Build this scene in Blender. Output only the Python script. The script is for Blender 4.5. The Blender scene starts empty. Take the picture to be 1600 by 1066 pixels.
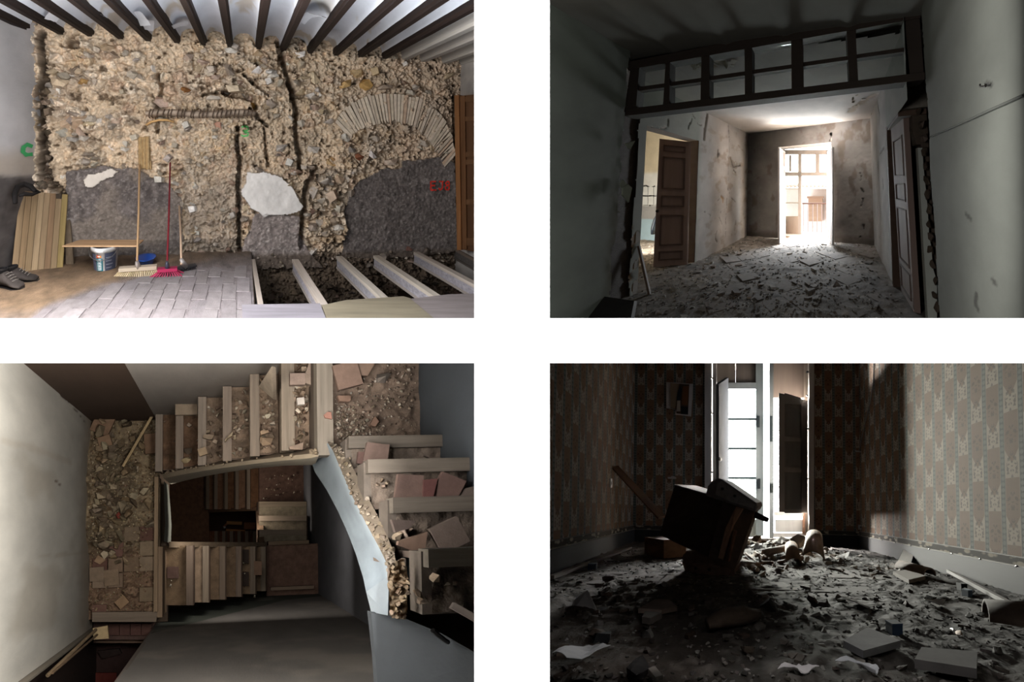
import bpy, bmesh, math, random
import numpy as np
from mathutils import Vector

# ------------------------------------------------------------------ camera, world, large lights, exposure
SC = bpy.context.scene
COL = SC.collection
FPX = 2000.0                      # focal length in pixels of the 1600 x 1066 frame
cam_data = bpy.data.cameras.new('camera')
cam_data.sensor_width = 36.0
cam_data.lens = 36.0 * FPX / 1600.0
cam_data.clip_end = 500
cam = bpy.data.objects.new('camera', cam_data)
cam.rotation_euler = (math.pi / 2, 0, 0)
COL.objects.link(cam)
SC.camera = cam
SC.view_settings.view_transform = 'Standard'
SC.view_settings.look = 'None'
SC.view_settings.exposure = 0.0
SC.view_settings.gamma = 1.0
SC.view_settings.use_curve_mapping = False
SC.cycles.max_bounces = 8
SC.cycles.diffuse_bounces = 5
SC.cycles.use_denoising = True
SC.cycles.sample_clamp_indirect = 6.0

wd = bpy.data.worlds.new('overcast_sky')
SC.world = wd
wd.use_nodes = True
bg = wd.node_tree.nodes['Background']
bg.inputs[0].default_value = (0.93, 0.97, 1.0, 1)
SKY = 7.0
bg.inputs[1].default_value = SKY

def unit(v):
    v = np.array(v, float)
    return v / np.linalg.norm(v)

def area_light(name, loc, target, sx, sy, power, color=(1, 1, 1), spread=180.0):
    d = bpy.data.lights.new(name, 'AREA')
    d.shape = 'RECTANGLE'; d.size = sx; d.size_y = sy
    d.energy = power; d.color = color; d.spread = math.radians(spread)
    o = bpy.data.objects.new(name, d)
    o.location = loc
    o.rotation_euler = (Vector(target) - Vector(loc)).to_track_quat('-Z', 'Y').to_euler()
    COL.objects.link(o)
    return o

# the four rooms open off one added hall; each is a long room with its own axes.
# room coordinates: x across, y along the room, z up, in metres from a person standing at the opening
class Room:
    def __init__(s, pp, f, scale, vpy=None, vpx=None):
        d = np.array([pp[0] - 800, FPX, 533 - pp[1]]); k = np.linalg.norm(d) / f
        fw = unit(d); r = unit(np.cross(fw, [0, 0, 1])); up = np.cross(r, fw)
        W = np.stack([r, fw, up], 1); R = np.eye(3)
        if vpy:
            y = unit([vpy[0] - pp[0], f, pp[1] - vpy[1]])
            x = unit(-np.array([vpx[0] - pp[0], f, pp[1] - vpx[1]]))
            x = unit(x - y * np.dot(x, y)); R = np.stack([x, y, np.cross(x, y)], 1)
        s.M = scale * W @ np.diag([1, k, 1]) @ R; s.I = np.linalg.inv(s.M)
    def ray(s, u, v): return s.I @ np.array([u - 800, FPX, 533 - v])
    def at(s, u, v, ax, val):
        d = s.ray(u, v); return d * (val / d[ax])
    def on(s, u, v, pl):
        d = s.ray(u, v); return d * (np.dot(pl[0], pl[1]) / np.dot(d, pl[1]))
    def w(s, p): return s.M @ np.array(p, float)

R1 = Room((382, 211), 450, 1.16)
R2 = Room((1229, 249), 350, 3.1, (1320, 289), (-135, 289))
R3 = Room((345, 832), 400, 1.9)
R4 = Room((1182, 798), 493, 3.4)
R1.side, R2.side, R3.side, R4.side = (-1, 1), (1, 1), (-1, -1), (1, -1)

def room_light(R, name, p, t, sx, sy, power, color=(1, 1, 1)):
    return area_light(name, R.w(p), R.w(t), sx, sy, power, color)

# strip light added above the white wall, grazing it to keep it bright
added_wash = area_light('added_wall_light', (0, 9.66, 3.4), (0, 9.66, 0), 9.6, 0.68, 600.0, (1, 1, 1), 2.0)
added_wash.rotation_euler = (math.atan(0.10), 0, 0)
# room light: windows in and behind the view, plus added unseen fills
room_light(R1, 'window_behind_viewer', (-1.7, 2.24, 0.45), (0.7, 3.9, -0.1), 2.0, 1.8, 400.0, (1.0, 0.99, 0.985))
room_light(R1, 'added_ceiling_uplight', (0.2, 2.22, -0.5), (0.3, 2.9, 1.4), 4.0, 0.6, 190.0, (0.90, 0.95, 1.0))  # unseen uplight added to brighten the white vaults
room_light(R3, 'stairwell_window', (0.45, 1.25, 0.3), (-1.66, 1.42, 0.1), 2.0, 2.0, 1700.0, (1.0, 0.98, 0.94))
room_light(R3, 'added_stairwell_toplight', (-0.6, 1.2, 0.5), (-0.5, 4.0, 0.1), 2.0, 2.0, 360.0, (1.0, 0.97, 0.93))  # unseen overhead light added to lift the dark stairs
room_light(R3, 'added_lower_well_fill', (0.2, 3.5, 0.30), (0.4, 5.0, -0.35), 1.4, 1.2, 100.0, (1.0, 0.95, 0.88))  # unseen light added inside the well to brighten the lower flights
room_light(R3, 'added_deep_well_fill', (0.1, 5.1, 0.35), (0.1, 7.0, 0.2), 1.6, 1.2, 110.0, (1.0, 0.90, 0.78))  # second added light, for the deepest flights
room_light(R3, 'stairwell_side_window', (-0.9, 1.25, -0.5), (0.9, 1.9, 0.0), 1.6, 1.6, 42.0, (0.82, 0.90, 1.0))
room_light(R2, 'french_window_daylight', (-0.85, 5.03, -0.35), (-0.85, 4.80, -1.2), 2.4, 2.8, 4600.0, (0.95, 0.98, 1.0))
room_light(R2, 'added_near_fill', (-0.85, 0.62, 0.1), (-0.85, 3.0, 0.12), 2.0, 1.6, 620.0, (1.0, 0.99, 0.96))  # weak front fill added for the foreground walls
room_light(R2, 'side_room_daylight', (-4.3, 3.0, 0.6), (-3.3, 4.2, -0.6), 3.4, 3.4, 2800.0, (1, 0.97, 0.92))
room_light(R4, 'tall_window_daylight', (-0.72, 4.72, 0.6), (1.45, 2.2, 0.3), 3.2, 5.0, 88000.0, (1.0, 0.95, 0.89))
room_light(R4, 'added_near_fill', (0.0, 0.77, 0.08), (0.1, 3.0, 0.12), 1.6, 0.8, 22.0, (1.0, 0.98, 0.97))  # weak front fill added for the near floor

# ------------------------------------------------------------------ materials
def lin(c):
    c = np.asarray(c, float) / 255.0
    return np.where(c <= 0.04045, c / 12.92, ((c + 0.055) / 1.055) ** 2.4)

def material(name, rough=0.9, spec=0.2, scale=(8, 8, 8), amt=0.3, fine=60.0, bump=0.3, dist=0.01, metal=0.0):
    m = bpy.data.materials.new(name); m.use_nodes = True
    nt = m.node_tree; N = nt.nodes; L = nt.links
    b = N['Principled BSDF']
    b.inputs['Roughness'].default_value = rough
    b.inputs['Specular IOR Level'].default_value = spec
    b.inputs['Metallic'].default_value = metal
    ac = N.new('ShaderNodeAttribute'); ac.attribute_name = 'col'
    ar = N.new('ShaderNodeAttribute'); ar.attribute_name = 'rc'
    mp = N.new('ShaderNodeMapping'); mp.inputs['Scale'].default_value = scale
    L.new(ar.outputs['Vector'], mp.inputs['Vector'])
    n1 = N.new('ShaderNodeTexNoise'); n1.inputs['Scale'].default_value = 1.0; n1.inputs['Detail'].default_value = 6
    n1.inputs['Roughness'].default_value = 0.65
    L.new(mp.outputs[0], n1.inputs['Vector'])
    mr = N.new('ShaderNodeMapRange')
    mr.inputs['From Min'].default_value = 0.25; mr.inputs['From Max'].default_value = 0.75
    mr.inputs['To Min'].default_value = 1 - amt; mr.inputs['To Max'].default_value = 1 + amt * 0.7
    L.new(n1.outputs['Fac'], mr.inputs['Value'])
    mx = N.new('ShaderNodeVectorMath'); mx.operation = 'SCALE'
    L.new(ac.outputs['Color'], mx.inputs[0]); L.new(mr.outputs[0], mx.inputs['Scale'])
    L.new(mx.outputs[0], b.inputs['Base Color'])
    if bump > 0:
        mp2 = N.new('ShaderNodeMapping')
        q = max(scale); mp2.inputs['Scale'].default_value = [fine * t / q for t in scale]
        L.new(ar.outputs['Vector'], mp2.inputs['Vector'])
        n2 = N.new('ShaderNodeTexNoise'); n2.inputs['Scale'].default_value = 1.0; n2.inputs['Detail'].default_value = 4
        L.new(mp2.outputs[0], n2.inputs['Vector'])
        bp = N.new('ShaderNodeBump'); bp.inputs['Strength'].default_value = bump; bp.inputs['Distance'].default_value = dist
        L.new(n2.outputs['Fac'], bp.inputs['Height']); L.new(bp.outputs[0], b.inputs['Normal'])
    return m

MT = {
    'plaster': material('plaster', scale=(2.2, 2.2, 2.2), amt=0.16, fine=45, bump=0.25),
    'masonry': material('masonry', scale=(16, 16, 16), amt=0.34, fine=90, bump=0.6, dist=0.02),
    'render': material('cement_render', scale=(28, 28, 28), amt=0.42, fine=120, bump=0.7, dist=0.02),
    'wood': material('wood', scale=(1.2, 26, 26), amt=0.34, fine=70, bump=0.35, rough=0.75),
    'dark_wood': material('varnished_wood', scale=(0.8, 20, 20), amt=0.4, fine=60, bump=0.25, rough=0.7, spec=0.12),
    'paint': material('painted_wood', scale=(1.0, 9, 9), amt=0.16, fine=40, bump=0.15, rough=0.8, spec=0.12),
    'earth': material('earth', scale=(14, 14, 14), amt=0.5, fine=80, bump=0.9, dist=0.03),
    'dust': material('dusty_floor', scale=(9, 9, 9), amt=0.42, fine=70, bump=0.8, dist=0.02),
    'clay': material('fired_clay', scale=(12, 12, 12), amt=0.26, fine=80, bump=0.35),
    'plastic': material('plastic', scale=(5, 5, 5), amt=0.08, bump=0.0, rough=0.4, spec=0.5),
    'paper': material('paper', scale=(12, 12, 12), amt=0.10, fine=30, bump=0.15),
    'cloth': material('cloth', scale=(30, 30, 30), amt=0.25, fine=160, bump=0.4),
    'metal': material('metal', scale=(20, 20, 20), amt=0.25, bump=0.1, rough=0.45, metal=0.7),
    'black': material('black_lining', amt=0.0, bump=0.0, rough=1.0, spec=0.0),
}
def glass_material():
    m = bpy.data.materials.new('old_window_glass'); m.use_nodes = True
    nt = m.node_tree; N = nt.nodes; L = nt.links
    N.remove(N['Principled BSDF'])
    t = N.new('ShaderNodeBsdfTransparent'); t.inputs[0].default_value = (0.86, 0.88, 0.86, 1)
    g = N.new('ShaderNodeBsdfGlossy'); g.inputs['Roughness'].default_value = 0.08; g.inputs['Color'].default_value = (0.9, 0.95, 1, 1)
    x = N.new('ShaderNodeMixShader'); x.inputs[0].default_value = 0.05
    L.new(t.outputs[0], x.inputs[1]); L.new(g.outputs[0], x.inputs[2]); L.new(x.outputs[0], N['Material Output'].inputs[0])
    return m
MT['glass'] = glass_material()

# ------------------------------------------------------------------ building helpers
WL = {}                                   # world position of every object made here
def tag(o, label=None, cat=None, group=None, kind=None):
    if label: o['label'] = label
    if cat:
        o['category'] = cat; o['kind'] = 'thing'
    if group: o['group'] = group
    if kind: o['kind'] = kind
    return o

def thing(R, name, p, label, cat=None, group=None, kind=None):
    o = bpy.data.objects.new(name, None)
    o.empty_display_size = 0.05
    w = R.w(p) if R is not None else np.array(p, float)
    o.location = w; COL.objects.link(o); WL[o.name] = w
    return tag(o, label, cat, group, kind)

def trim(me, org, side):
    """nothing of a room reaches through the added dividers or the white wall"""
    n = len(me.vertices); co = np.empty(n * 3); me.vertices.foreach_get('co', co); co = co.reshape(-1, 3) + org
    pls = []
    if (co[:, 0] * side[0] < 0.0).any(): pls.append(((0, 0, 0), (-side[0], 0, 0)))
    if (co[:, 2] * side[1] < 0.0).any(): pls.append(((0, 0, 0), (0, 0, -side[1])))
    if (co[:, 1] < 10.11).any(): pls.append(((0, 10.11, 0), (0, -1, 0)))
    if not pls: return
    bm = bmesh.new(); bm.from_mesh(me)
    for p, nn in pls:
        bmesh.ops.bisect_plane(bm, geom=bm.verts[:] + bm.edges[:] + bm.faces[:], plane_co=Vector(p) - Vector(org), plane_no=nn, clear_outer=True)
    bm.to_mesh(me); bm.free()

def add(R, name, V, F, mat, col, parent=None, rc=None, smooth=False, label=None, cat=None, group=None, kind=None):
    V = np.asarray(V, float)
    W = V @ R.M.T if R is not None else V
    org = W.mean(0)
    if parent is None: org = np.array([org[0], org[1], W[:, 2].min()])
    me = bpy.data.meshes.new(name)
    if isinstance(F, np.ndarray):
        nf, k = F.shape
        me.vertices.add(len(W)); me.vertices.foreach_set('co', (W - org).ravel())
        me.loops.add(nf * k); me.loops.foreach_set('vertex_index', F.ravel().astype(np.int32))
        me.polygons.add(nf); me.polygons.foreach_set('loop_start', np.arange(0, nf * k, k, dtype=np.int32))
        me.update(calc_edges=True); me.validate()
    else:
        me.from_pydata([tuple(p) for p in (W - org)], [], [tuple(f) for f in F])
    a = me.attributes.new('rc', 'FLOAT_VECTOR', 'POINT')
    a.data.foreach_set('vector', np.ascontiguousarray(V if rc is None else rc, dtype=np.float32).ravel())
    c = np.ones((len(V), 4), np.float32)
    c[:, :3] = lin(col)
    a = me.attributes.new('col', 'FLOAT_COLOR', 'POINT')
    a.data.foreach_set('color', c.ravel())
    if R is not None: trim(me, org, R.side)
    if smooth: me.polygons.foreach_set('use_smooth', np.ones(len(me.polygons), bool))
    me.materials.append(MT[mat])
    o = bpy.data.objects.new(name, me)
    COL.objects.link(o)
    if parent is not None:
        o.parent = parent; o.location = org - WL[parent.name]
    else:
        o.location = org
    WL[o.name] = org
    return tag(o, label, cat, group, kind)

BOXF = [(0, 3, 2, 1), (4, 5, 6, 7), (0, 1, 5, 4), (1, 2, 6, 5), (2, 3, 7, 6), (3, 0, 4, 7)]
def obox(c, ax, ay, az):
    c, ax, ay, az = [np.array(t, float) for t in (c, ax, ay, az)]
    S = [(-1, -1, -1), (1, -1, -1), (1, 1, -1), (-1, 1, -1), (-1, -1, 1), (1, -1, 1), (1, 1, 1), (-1, 1, 1)]
    return np.array([c + a * ax + b * ay + d * az for a, b, d in S]), BOXF
def abox(x0, x1, y0, y1, z0, z1):
    return np.array([(x0, y0, z0), (x1, y0, z0), (x1, y1, z0), (x0, y1, z0), (x0, y0, z1), (x1, y0, z1), (x1, y1, z1), (x0, y1, z1)], float), BOXF
def join(*parts):
    Vs, Fs, n = [], [], 0
    for V, F in parts:
        Vs.append(np.asarray(V, float)); Fs += [tuple(i + n for i in f) for f in F]; n += len(V)
    return np.concatenate(Vs), Fs
def bar(p0, p1, w, t, up=(0, 0, 1)):
    """straight timber; returns vertices, faces and grain coordinates with x along the length"""
    p0, p1 = np.array(p0, float), np.array(p1, float)
    d = p1 - p0; L = np.linalg.norm(d); d = d / L
    s = unit(np.cross(d, up)); n = np.cross(s, d)
    V, F = obox((p0 + p1) / 2, d * L / 2, s * w / 2, n * t / 2)
    o = random.random() * 20
    rc = np.array([[(p - p0) @ d + o, (p - p0) @ s + o * 0.37, (p - p0) @ n] for p in V])
    return V, F, rc
def prism(poly, off):
    P = np.array(poly, float); off = np.array(off, float); n = len(P)
    V = np.concatenate([P, P + off])
    F = [tuple(range(n))[::-1], tuple(range(n, 2 * n))] + [(i, (i + 1) % n, n + (i + 1) % n, n + i) for i in range(n)]
    return V, F
def tube(path, r, n=8):
    P = np.array(path, float); m = len(P)
    r = np.full(m, r) if np.isscalar(r) else np.array(r, float)
    V = []
    ref = np.array([0.31, 0.17, 0.93])
    for i in range(m):
        d = unit(P[min(i + 1, m - 1)] - P[max(i - 1, 0)])
        if abs(d @ ref) > 0.95: ref = np.array([0.93, 0.31, 0.17])
        a = unit(np.cross(d, ref)); b = np.cross(d, a)
        for j in range(n):
            t = 2 * math.pi * j / n
            V.append(P[i] + r[i] * (math.cos(t) * a + math.sin(t) * b))
    F = [(i * n + j, i * n + (j + 1) % n, (i + 1) * n + (j + 1) % n, (i + 1) * n + j) for i in range(m - 1) for j in range(n)]
    F += [tuple(range(n))[::-1], tuple(range((m - 1) * n, m * n))]
    return np.array(V), F
def lathe(c, prof, n=24, axis=(0, 0, 1)):
    c = np.array(c, float); ax = unit(axis)
    a = unit(np.cross(ax, (0.2, 0.9, 0.1))) if abs(ax[2]) < 0.9 else np.array([1.0, 0, 0]); b = np.cross(ax, a)
    V = [c + ax * h + r * (math.cos(2 * math.pi * j / n) * a + math.sin(2 * math.pi * j / n) * b) for r, h in prof for j in range(n)]
    m = len(prof)
    F = [(i * n + j, i * n + (j + 1) % n, (i + 1) * n + (j + 1) % n, (i + 1) * n + j) for i in range(m - 1) for j in range(n)]
    F += [tuple(range(n))[::-1], tuple(range((m - 1) * n, m * n))]
    return np.array(V), F

def hull(rng, n=13, sq=0.0):
    """a broken lump: convex hull of random points"""
    P = rng.normal(size=(n, 3)); P /= np.linalg.norm(P, axis=1)[:, None]
    if sq: P = np.sign(P) * np.abs(P) ** (1 - sq)
    P *= rng.uniform(0.8, 1.05, (n, 1))
    bm = bmesh.new()
    for p in P: bm.verts.new(p)
    r = bmesh.ops.convex_hull(bm, input=bm.verts)
    bmesh.ops.delete(bm, geom=list({e for e in list(r['geom_interior']) + list(r['geom_unused']) if isinstance(e, bmesh.types.BMVert)}), context='VERTS')
    bm.verts.index_update()
    V = np.array([v.co[:] for v in bm.verts]); F = [tuple(v.index for v in f.verts) for f in bm.faces]
    bm.free()
    return V / np.abs(V).max(0), F
RNG = np.random.default_rng(7)
LUMPS = [hull(RNG, 14) for _ in range(14)]
def shard(rng, n=None):
    """a flat broken piece of tile or plaster"""
    n = n or rng.integers(4, 7)
    a = np.sort(rng.uniform(0, 2 * math.pi, n) * 0.35 + np.linspace(0, 2 * math.pi, n, endpoint=False))
    r = rng.uniform(0.65, 1.0, n)
    P = np.stack([r * np.cos(a), r * np.sin(a), np.full(n, -1.0)], 1)
    return prism(P, (0, 0, 2.0))
SHARDS = [shard(RNG) for _ in range(12)]
def rot(rng, tilt=0.5):
    a = rng.uniform(0, 2 * math.pi); t = rng.normal() * tilt; b = rng.uniform(0, 2 * math.pi)
    Rz = np.array([[math.cos(a), -math.sin(a), 0], [math.sin(a), math.cos(a), 0], [0, 0, 1]])
    ax = np.array([math.cos(b), math.sin(b), 0]); K = np.array([[0, -ax[2], ax[1]], [ax[2], 0, -ax[0]], [-ax[1], ax[0], 0]])
    return (np.eye(3) + math.sin(t) * K + (1 - math.cos(t)) * K @ K) @ Rz
def jit(rng, c, s=14):
    return np.clip(np.array(c, float) + rng.normal() * s + rng.normal(size=3) * s * 0.10, 4, 250)

# smooth noise on arrays
def vnoise(x, y, seed=0):
    xi = np.floor(x).astype(np.int64); yi = np.floor(y).astype(np.int64)
    fx = x - xi; fy = y - yi; fx = fx * fx * (3 - 2 * fx); fy = fy * fy * (3 - 2 * fy)
    def h(a, b):
        n = (a * 374761393 + b * 668265263 + seed * 974711) & 0x7fffffff
        n = ((n ^ (n >> 13)) * 1274126177) & 0x7fffffff
        return ((n ^ (n >> 16)) & 0xffff) / 65535.0
    return (h(xi, yi) * (1 - fx) + h(xi + 1, yi) * fx) * (1 - fy) + (h(xi, yi + 1) * (1 - fx) + h(xi + 1, yi + 1) * fx) * fy
def fbm(x, y, seed=0, o=4, g=0.55):
    s = 0; a = 1.0; t = 0
    for i in range(o):
        s = s + a * vnoise(x * 2 ** i + 17.3 * i, y * 2 ** i - 9.1 * i, seed + i); t += a; a *= g
    return s / t
def worley(x, y, seed=0):
    xi = np.floor(x).astype(np.int64); yi = np.floor(y).astype(np.int64)
    f1 = np.full(x.shape, 9.0); f2 = f1.copy(); ident = np.zeros(x.shape)
    def h(a, b, k):
        n = (a * 374761393 + b * 668265263 + (seed + k) * 974711) & 0x7fffffff
        n = ((n ^ (n >> 13)) * 1274126177) & 0x7fffffff
        return ((n ^ (n >> 16)) & 0xffff) / 65535.0
    for i in (-1, 0, 1):
        for j in (-1, 0, 1):
            a = xi + i; b = yi + j
            d = np.hypot(a + h(a, b, 0) - x, b + h(a, b, 1) - y)
            near = d < f1
            f2 = np.where(near, f1, np.minimum(f2, d)); ident = np.where(near, h(a, b, 2), ident); f1 = np.where(near, d, f1)
    return f1, f2, ident
def inside(poly, x, y):
    r = np.zeros(np.shape(x), bool); P = list(poly)
    for (x0, y0), (x1, y1) in zip(P, P[1:] + P[:1]):
        c = ((y0 > y) != (y1 > y))
        with np.errstate(divide='ignore', invalid='ignore'):
            r ^= c & (x < (x1 - x0) * (y - y0) / ((y1 - y0) if y1 != y0 else 1e-9) + x0)
    return r
def linedist(poly, x, y):
    d = np.full(np.shape(x), 1e9)
    for (x0, y0), (x1, y1) in zip(poly, poly[1:]):
        dx, dy = x1 - x0, y1 - y0
        t = np.clip(((x - x0) * dx + (y - y0) * dy) / (dx * dx + dy * dy + 1e-12), 0, 1)
        d = np.minimum(d, np.hypot(x - x0 - t * dx, y - y0 - t * dy))
    return d
def sstep(a, b, x):
    t = np.clip((x - a) / (b - a), 0, 1); return t * t * (3 - 2 * t)
def blend(c0, c1, m):
    return np.asarray(c0, float) * (1 - m[..., None]) + np.asarray(c1, float) * m[..., None]

class Sheet:
    """a plane patch of a wall or floor as a fine relief: point = o + a*A + b*B + h*N"""
    def __init__(s, R, o, A, B, a0, a1, b0, b1, step):
        s.R = R; s.o = np.array(o, float); s.A = unit(A); s.B = unit(B); s.N = np.cross(s.A, s.B)
        s.na = max(2, int(round((a1 - a0) / step)) + 1); s.nb = max(2, int(round((b1 - b0) / step)) + 1)
        s.a, s.b = np.meshgrid(np.linspace(a0, a1, s.na), np.linspace(b0, b1, s.nb), indexing='ij')
        s.h = np.zeros_like(s.a); s.c = np.zeros(s.a.shape + (3,))
        s.keep = np.ones((s.na - 1, s.nb - 1), bool)
        s.pl = (s.o, s.N)
    def ab(s, u, v):
        p = s.R.on(u, v, s.pl) - s.o; return (p @ s.A, p @ s.B)
    def poly(s, px): return [s.ab(u, v) for u, v in px]
    def pt(s, a, b, h=0.0): return s.o + a * s.A + b * s.B + h * s.N
    def px(s, u, v, h=0.0): return s.pt(*s.ab(u, v), h)
    def hh(s, a, b):
        i = np.clip(np.searchsorted(s.a[:, 0], a), 0, s.na - 1); j = np.clip(np.searchsorted(s.b[0], b), 0, s.nb - 1)
        return s.h[i, j]
    def cut(s, mask_fn):
        ca = (s.a[:-1, :-1] + s.a[1:, 1:]) / 2; cb = (s.b[:-1, :-1] + s.b[1:, 1:]) / 2
        s.keep &= ~mask_fn(ca, cb)
    def build(s, name, mat, sel=None, parent=None, smooth=True, **kw):
        V = s.o + s.a[..., None] * s.A + s.b[..., None] * s.B + s.h[..., None] * s.N
        V = V.reshape(-1, 3); C = s.c.reshape(-1, 3)
        idx = np.arange(s.na * s.nb).reshape(s.na, s.nb)
        Q = np.stack([idx[:-1, :-1], idx[1:, :-1], idx[1:, 1:], idx[:-1, 1:]], -1)
        k = s.keep if sel is None else s.keep & sel
        Q = Q[k]
        used = np.unique(Q); mp = np.zeros(len(V), int); mp[used] = np.arange(len(used))
        rc = np.stack([s.a.ravel(), s.b.ravel(), s.h.ravel()], 1)[used]
        return add(s.R, name, V[used], mp[Q], mat, C[used], parent, rc, smooth, **kw)
    def fmask(s, m):
        return m[:-1, :-1] & m[1:, 1:]

def strokes(sh, lines, w, col, name, parent, lift=0.012, mat='paper', label=None):
    """a painted mark following the relief of a wall"""
    parts = []
    for ln in lines:
        P = [np.array(sh.ab(u, v)) for u, v in ln]
        Q = []
        for p, q in zip(P, P[1:]):
            n = max(2, int(np.linalg.norm(q - p) / 0.02))
            Q += [p + (q - p) * t for t in np.linspace(0, 1, n, endpoint=False)]
        Q.append(P[-1]); Q = np.array(Q); V = []
        for i in range(len(Q)):
            d = unit(Q[min(i + 1, len(Q) - 1)] - Q[max(i - 1, 0)]); n = np.array([-d[1], d[0]])
            ww = w * (0.8 + 0.4 * random.random())
            h = float(sh.hh(*Q[i])) + lift
            V += [sh.pt(*(Q[i] + n * ww / 2), h), sh.pt(*(Q[i] - n * ww / 2), h)]
        F = [(2 * i, 2 * i + 1, 2 * i + 3, 2 * i + 2) for i in range(len(Q) - 1)]
        parts.append((np.array(V), F))
    V, F = join(*parts)
    return add(sh.R, name, V, F, mat, col, parent, label=label)
def slab(R, px, pl, thick, lift=0.0):
    """a flat piece of real thickness whose face lies in the plane pl"""
    n = unit(pl[1]); P = [R.on(u, v, pl) + n * lift for u, v in px]
    return prism(P, -n * thick)
def boardrc(V, d):
    d = unit(d); a = unit(np.cross(d, (0.13, 0.71, 0.69))); b = np.cross(d, a); o = random.random() * 30
    V = np.asarray(V); return np.stack([V @ d + o, V @ a + o * 0.7, V @ b], 1)
def crumbs(R, name, n, place, size, cols, seed, mat='masonry', parent=None, kind='stuff', label=None, cat=None, flat=0.5):
    """loose grit too fine to tell apart, one object"""
    rng = np.random.default_rng(seed); Vs, Fs, Cs = [], [], []; off = 0
    for i in range(n):
        p = place(rng)
        if p is None: continue
        V, F = LUMPS[rng.integers(len(LUMPS))]
        sz = size * rng.uniform(0.4, 1.3) * np.array([1, rng.uniform(0.5, 1), flat * rng.uniform(0.6, 1.2)])
        Wv = (V * sz) @ rot(rng, 0.3).T
        if callable(getattr(place, 'frame', None)): Wv = place.frame(Wv)
        Vs.append(Wv + p); Fs += [tuple(k + off for k in f) for f in F]; off += len(V)
        Cs.append(np.tile(jit(rng, cols[rng.integers(len(cols))]), (len(V), 1)))
    return add(R, name, np.concatenate(Vs), Fs, mat, np.concatenate(Cs), parent, kind=kind, label=label, cat=cat)
# ------------------------------------------------------------------ white border built as a wall; added hall and shells block light
def world_boxes(name, boxes, mat, col, **kw):
    V, F = join(*[abox(*b) for b in boxes])
    return add(None, name, V, F, mat, col, kind='structure', **kw)
xb = [-6, -4.25, -0.295, 0.295, 4.25, 6]; zb = [-4.5, -2.9, -0.172, 0.178, 2.9, 4.5]
cells = [(xb[i], xb[i + 1], 10.0, 10.1, zb[j], zb[j + 1]) for i in range(5) for j in range(5) if not (i in (1, 3) and j in (1, 3))]
world_boxes('wall_front', cells, 'plaster_white' if 'plaster_white' in MT else 'plastic', (248, 248, 248), label='white border strips built as a plain wall with four large rectangular openings')
DARK = (24, 24, 25)  # unseen dark enclosure added to keep sky light off the room fronts
world_boxes('floor', [(-6, 6, -2, 10, -4.6, -4.5)], 'black', DARK, label='added unseen dark floor keeping sky light out')
world_boxes('ceiling', [(-6, 6, -2, 10, 4.5, 4.6)], 'black', DARK, label='added unseen dark ceiling keeping sky light out')
world_boxes('wall_left', [(-6.1, -6, -2, 10.1, -4.6, 4.6)], 'black', DARK, label='added unseen dark side wall blocking sky light, opposite the other dark side wall')
world_boxes('wall_right', [(6, 6.1, -2, 10.1, -4.6, 4.6)], 'black', DARK, label='added unseen dark side wall blocking sky light by the window rooms')
world_boxes('wall_back', [(-6.1, 6.1, -2.1, -2, -4.6, 4.6)], 'black', DARK, label='added unseen dark end wall blocking sky light')
world_boxes('light_divider_middle', [(-0.04, 0.04, 10.1, 104, -34, 34)], 'black', DARK, label='added light-blocking divider behind the upright white strip')  # unseen dividers added to stop light leaking between rooms
world_boxes('floor_slab', [(-46, 46, 10.1, 104, -0.03, 0.03)], 'black', DARK, label='added light-blocking slab behind the level white strip')
world_boxes('light_shell_outer', [(-46, -45.9, 10, 104, -34, 34), (-46, 0, 10, 104, 33.9, 34), (-46, 0, 10, 104, -34, -33.9), (-46, 0, 103.9, 104, -34, 34),
                           (45.9, 46, 10, 68, -34, 34), (0, 46, 10, 68, 33.9, 34), (0, 46, 10, 68, -34, -33.9),
                           (-46, -6, 9.9, 10, -34, 34), (6, 46, 9.9, 10, -34, 34), (-46, 46, 9.9, 10, 4.5, 34), (-46, 46, 9.9, 10, -34, -4.5)], 'black', DARK, label='added outer shell keeping sky light out of the rooms')  # unseen shell added to seal the rooms from the sky

# ------------------------------------------------------------------ room 1: stone wall, beams, floor joists
rng = np.random.default_rng(11); random.seed(5)
FZ = -1.6
WM, WC = 0.1034, 3.868                      # back wall: y = WC + WM * x
wA = unit((1, WM, 0)); wN = unit((WM, -1, 0))
S1 = Sheet(R1, (0, WC, 0), wA, (0, 0, 1), -2.72, 3.30, -2.35, 1.42, 0.0105)
x, z = S1.a, S1.b
wx = x + 0.05 * (fbm(x * 9, z * 9, 3) - 0.5) + 0.03 * (fbm(x * 30, z * 30, 4) - 0.5)
wz = z + 0.05 * (fbm(x * 9, z * 9, 5) - 0.5) + 0.03 * (fbm(x * 30, z * 30, 6) - 0.5)
P = S1.poly
render_l = inside(P([(104, 268), (135, 263), (165, 260), (190, 263), (215, 262), (240, 280), (262, 284), (284, 312), (287, 420), (100, 420), (104, 340)]), wx, wz)
render_c = inside(P([(397, 332), (468, 336), (470, 368), (480, 388), (505, 418), (383, 418), (374, 396), (388, 362)]), wx, wz)
render_r = inside(P([(532, 402), (541, 352), (536, 332), (546, 300), (562, 281), (600, 263), (626, 263), (626, 252), (680, 246), (700, 250), (713, 258), (715, 392), (640, 402)]), wx, wz)
white_s = inside(P([(133, 281), (140, 272), (160, 268), (175, 263), (187, 267), (178, 275), (160, 282), (148, 292), (137, 290)]), wx, wz)
white_b = inside(P([(385, 268), (400, 270), (412, 267), (440, 278), (455, 290), (462, 305), (472, 320), (468, 328), (440, 335), (420, 335), (412, 339), (405, 332), (392, 325), (378, 305), (376, 298), (384, 285)]), x * 0.5 + wx * 0.5, z * 0.5 + wz * 0.5)
comb = inside(P([(217, 214), (234, 213), (238, 265), (217, 263)]), x, z)
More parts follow.
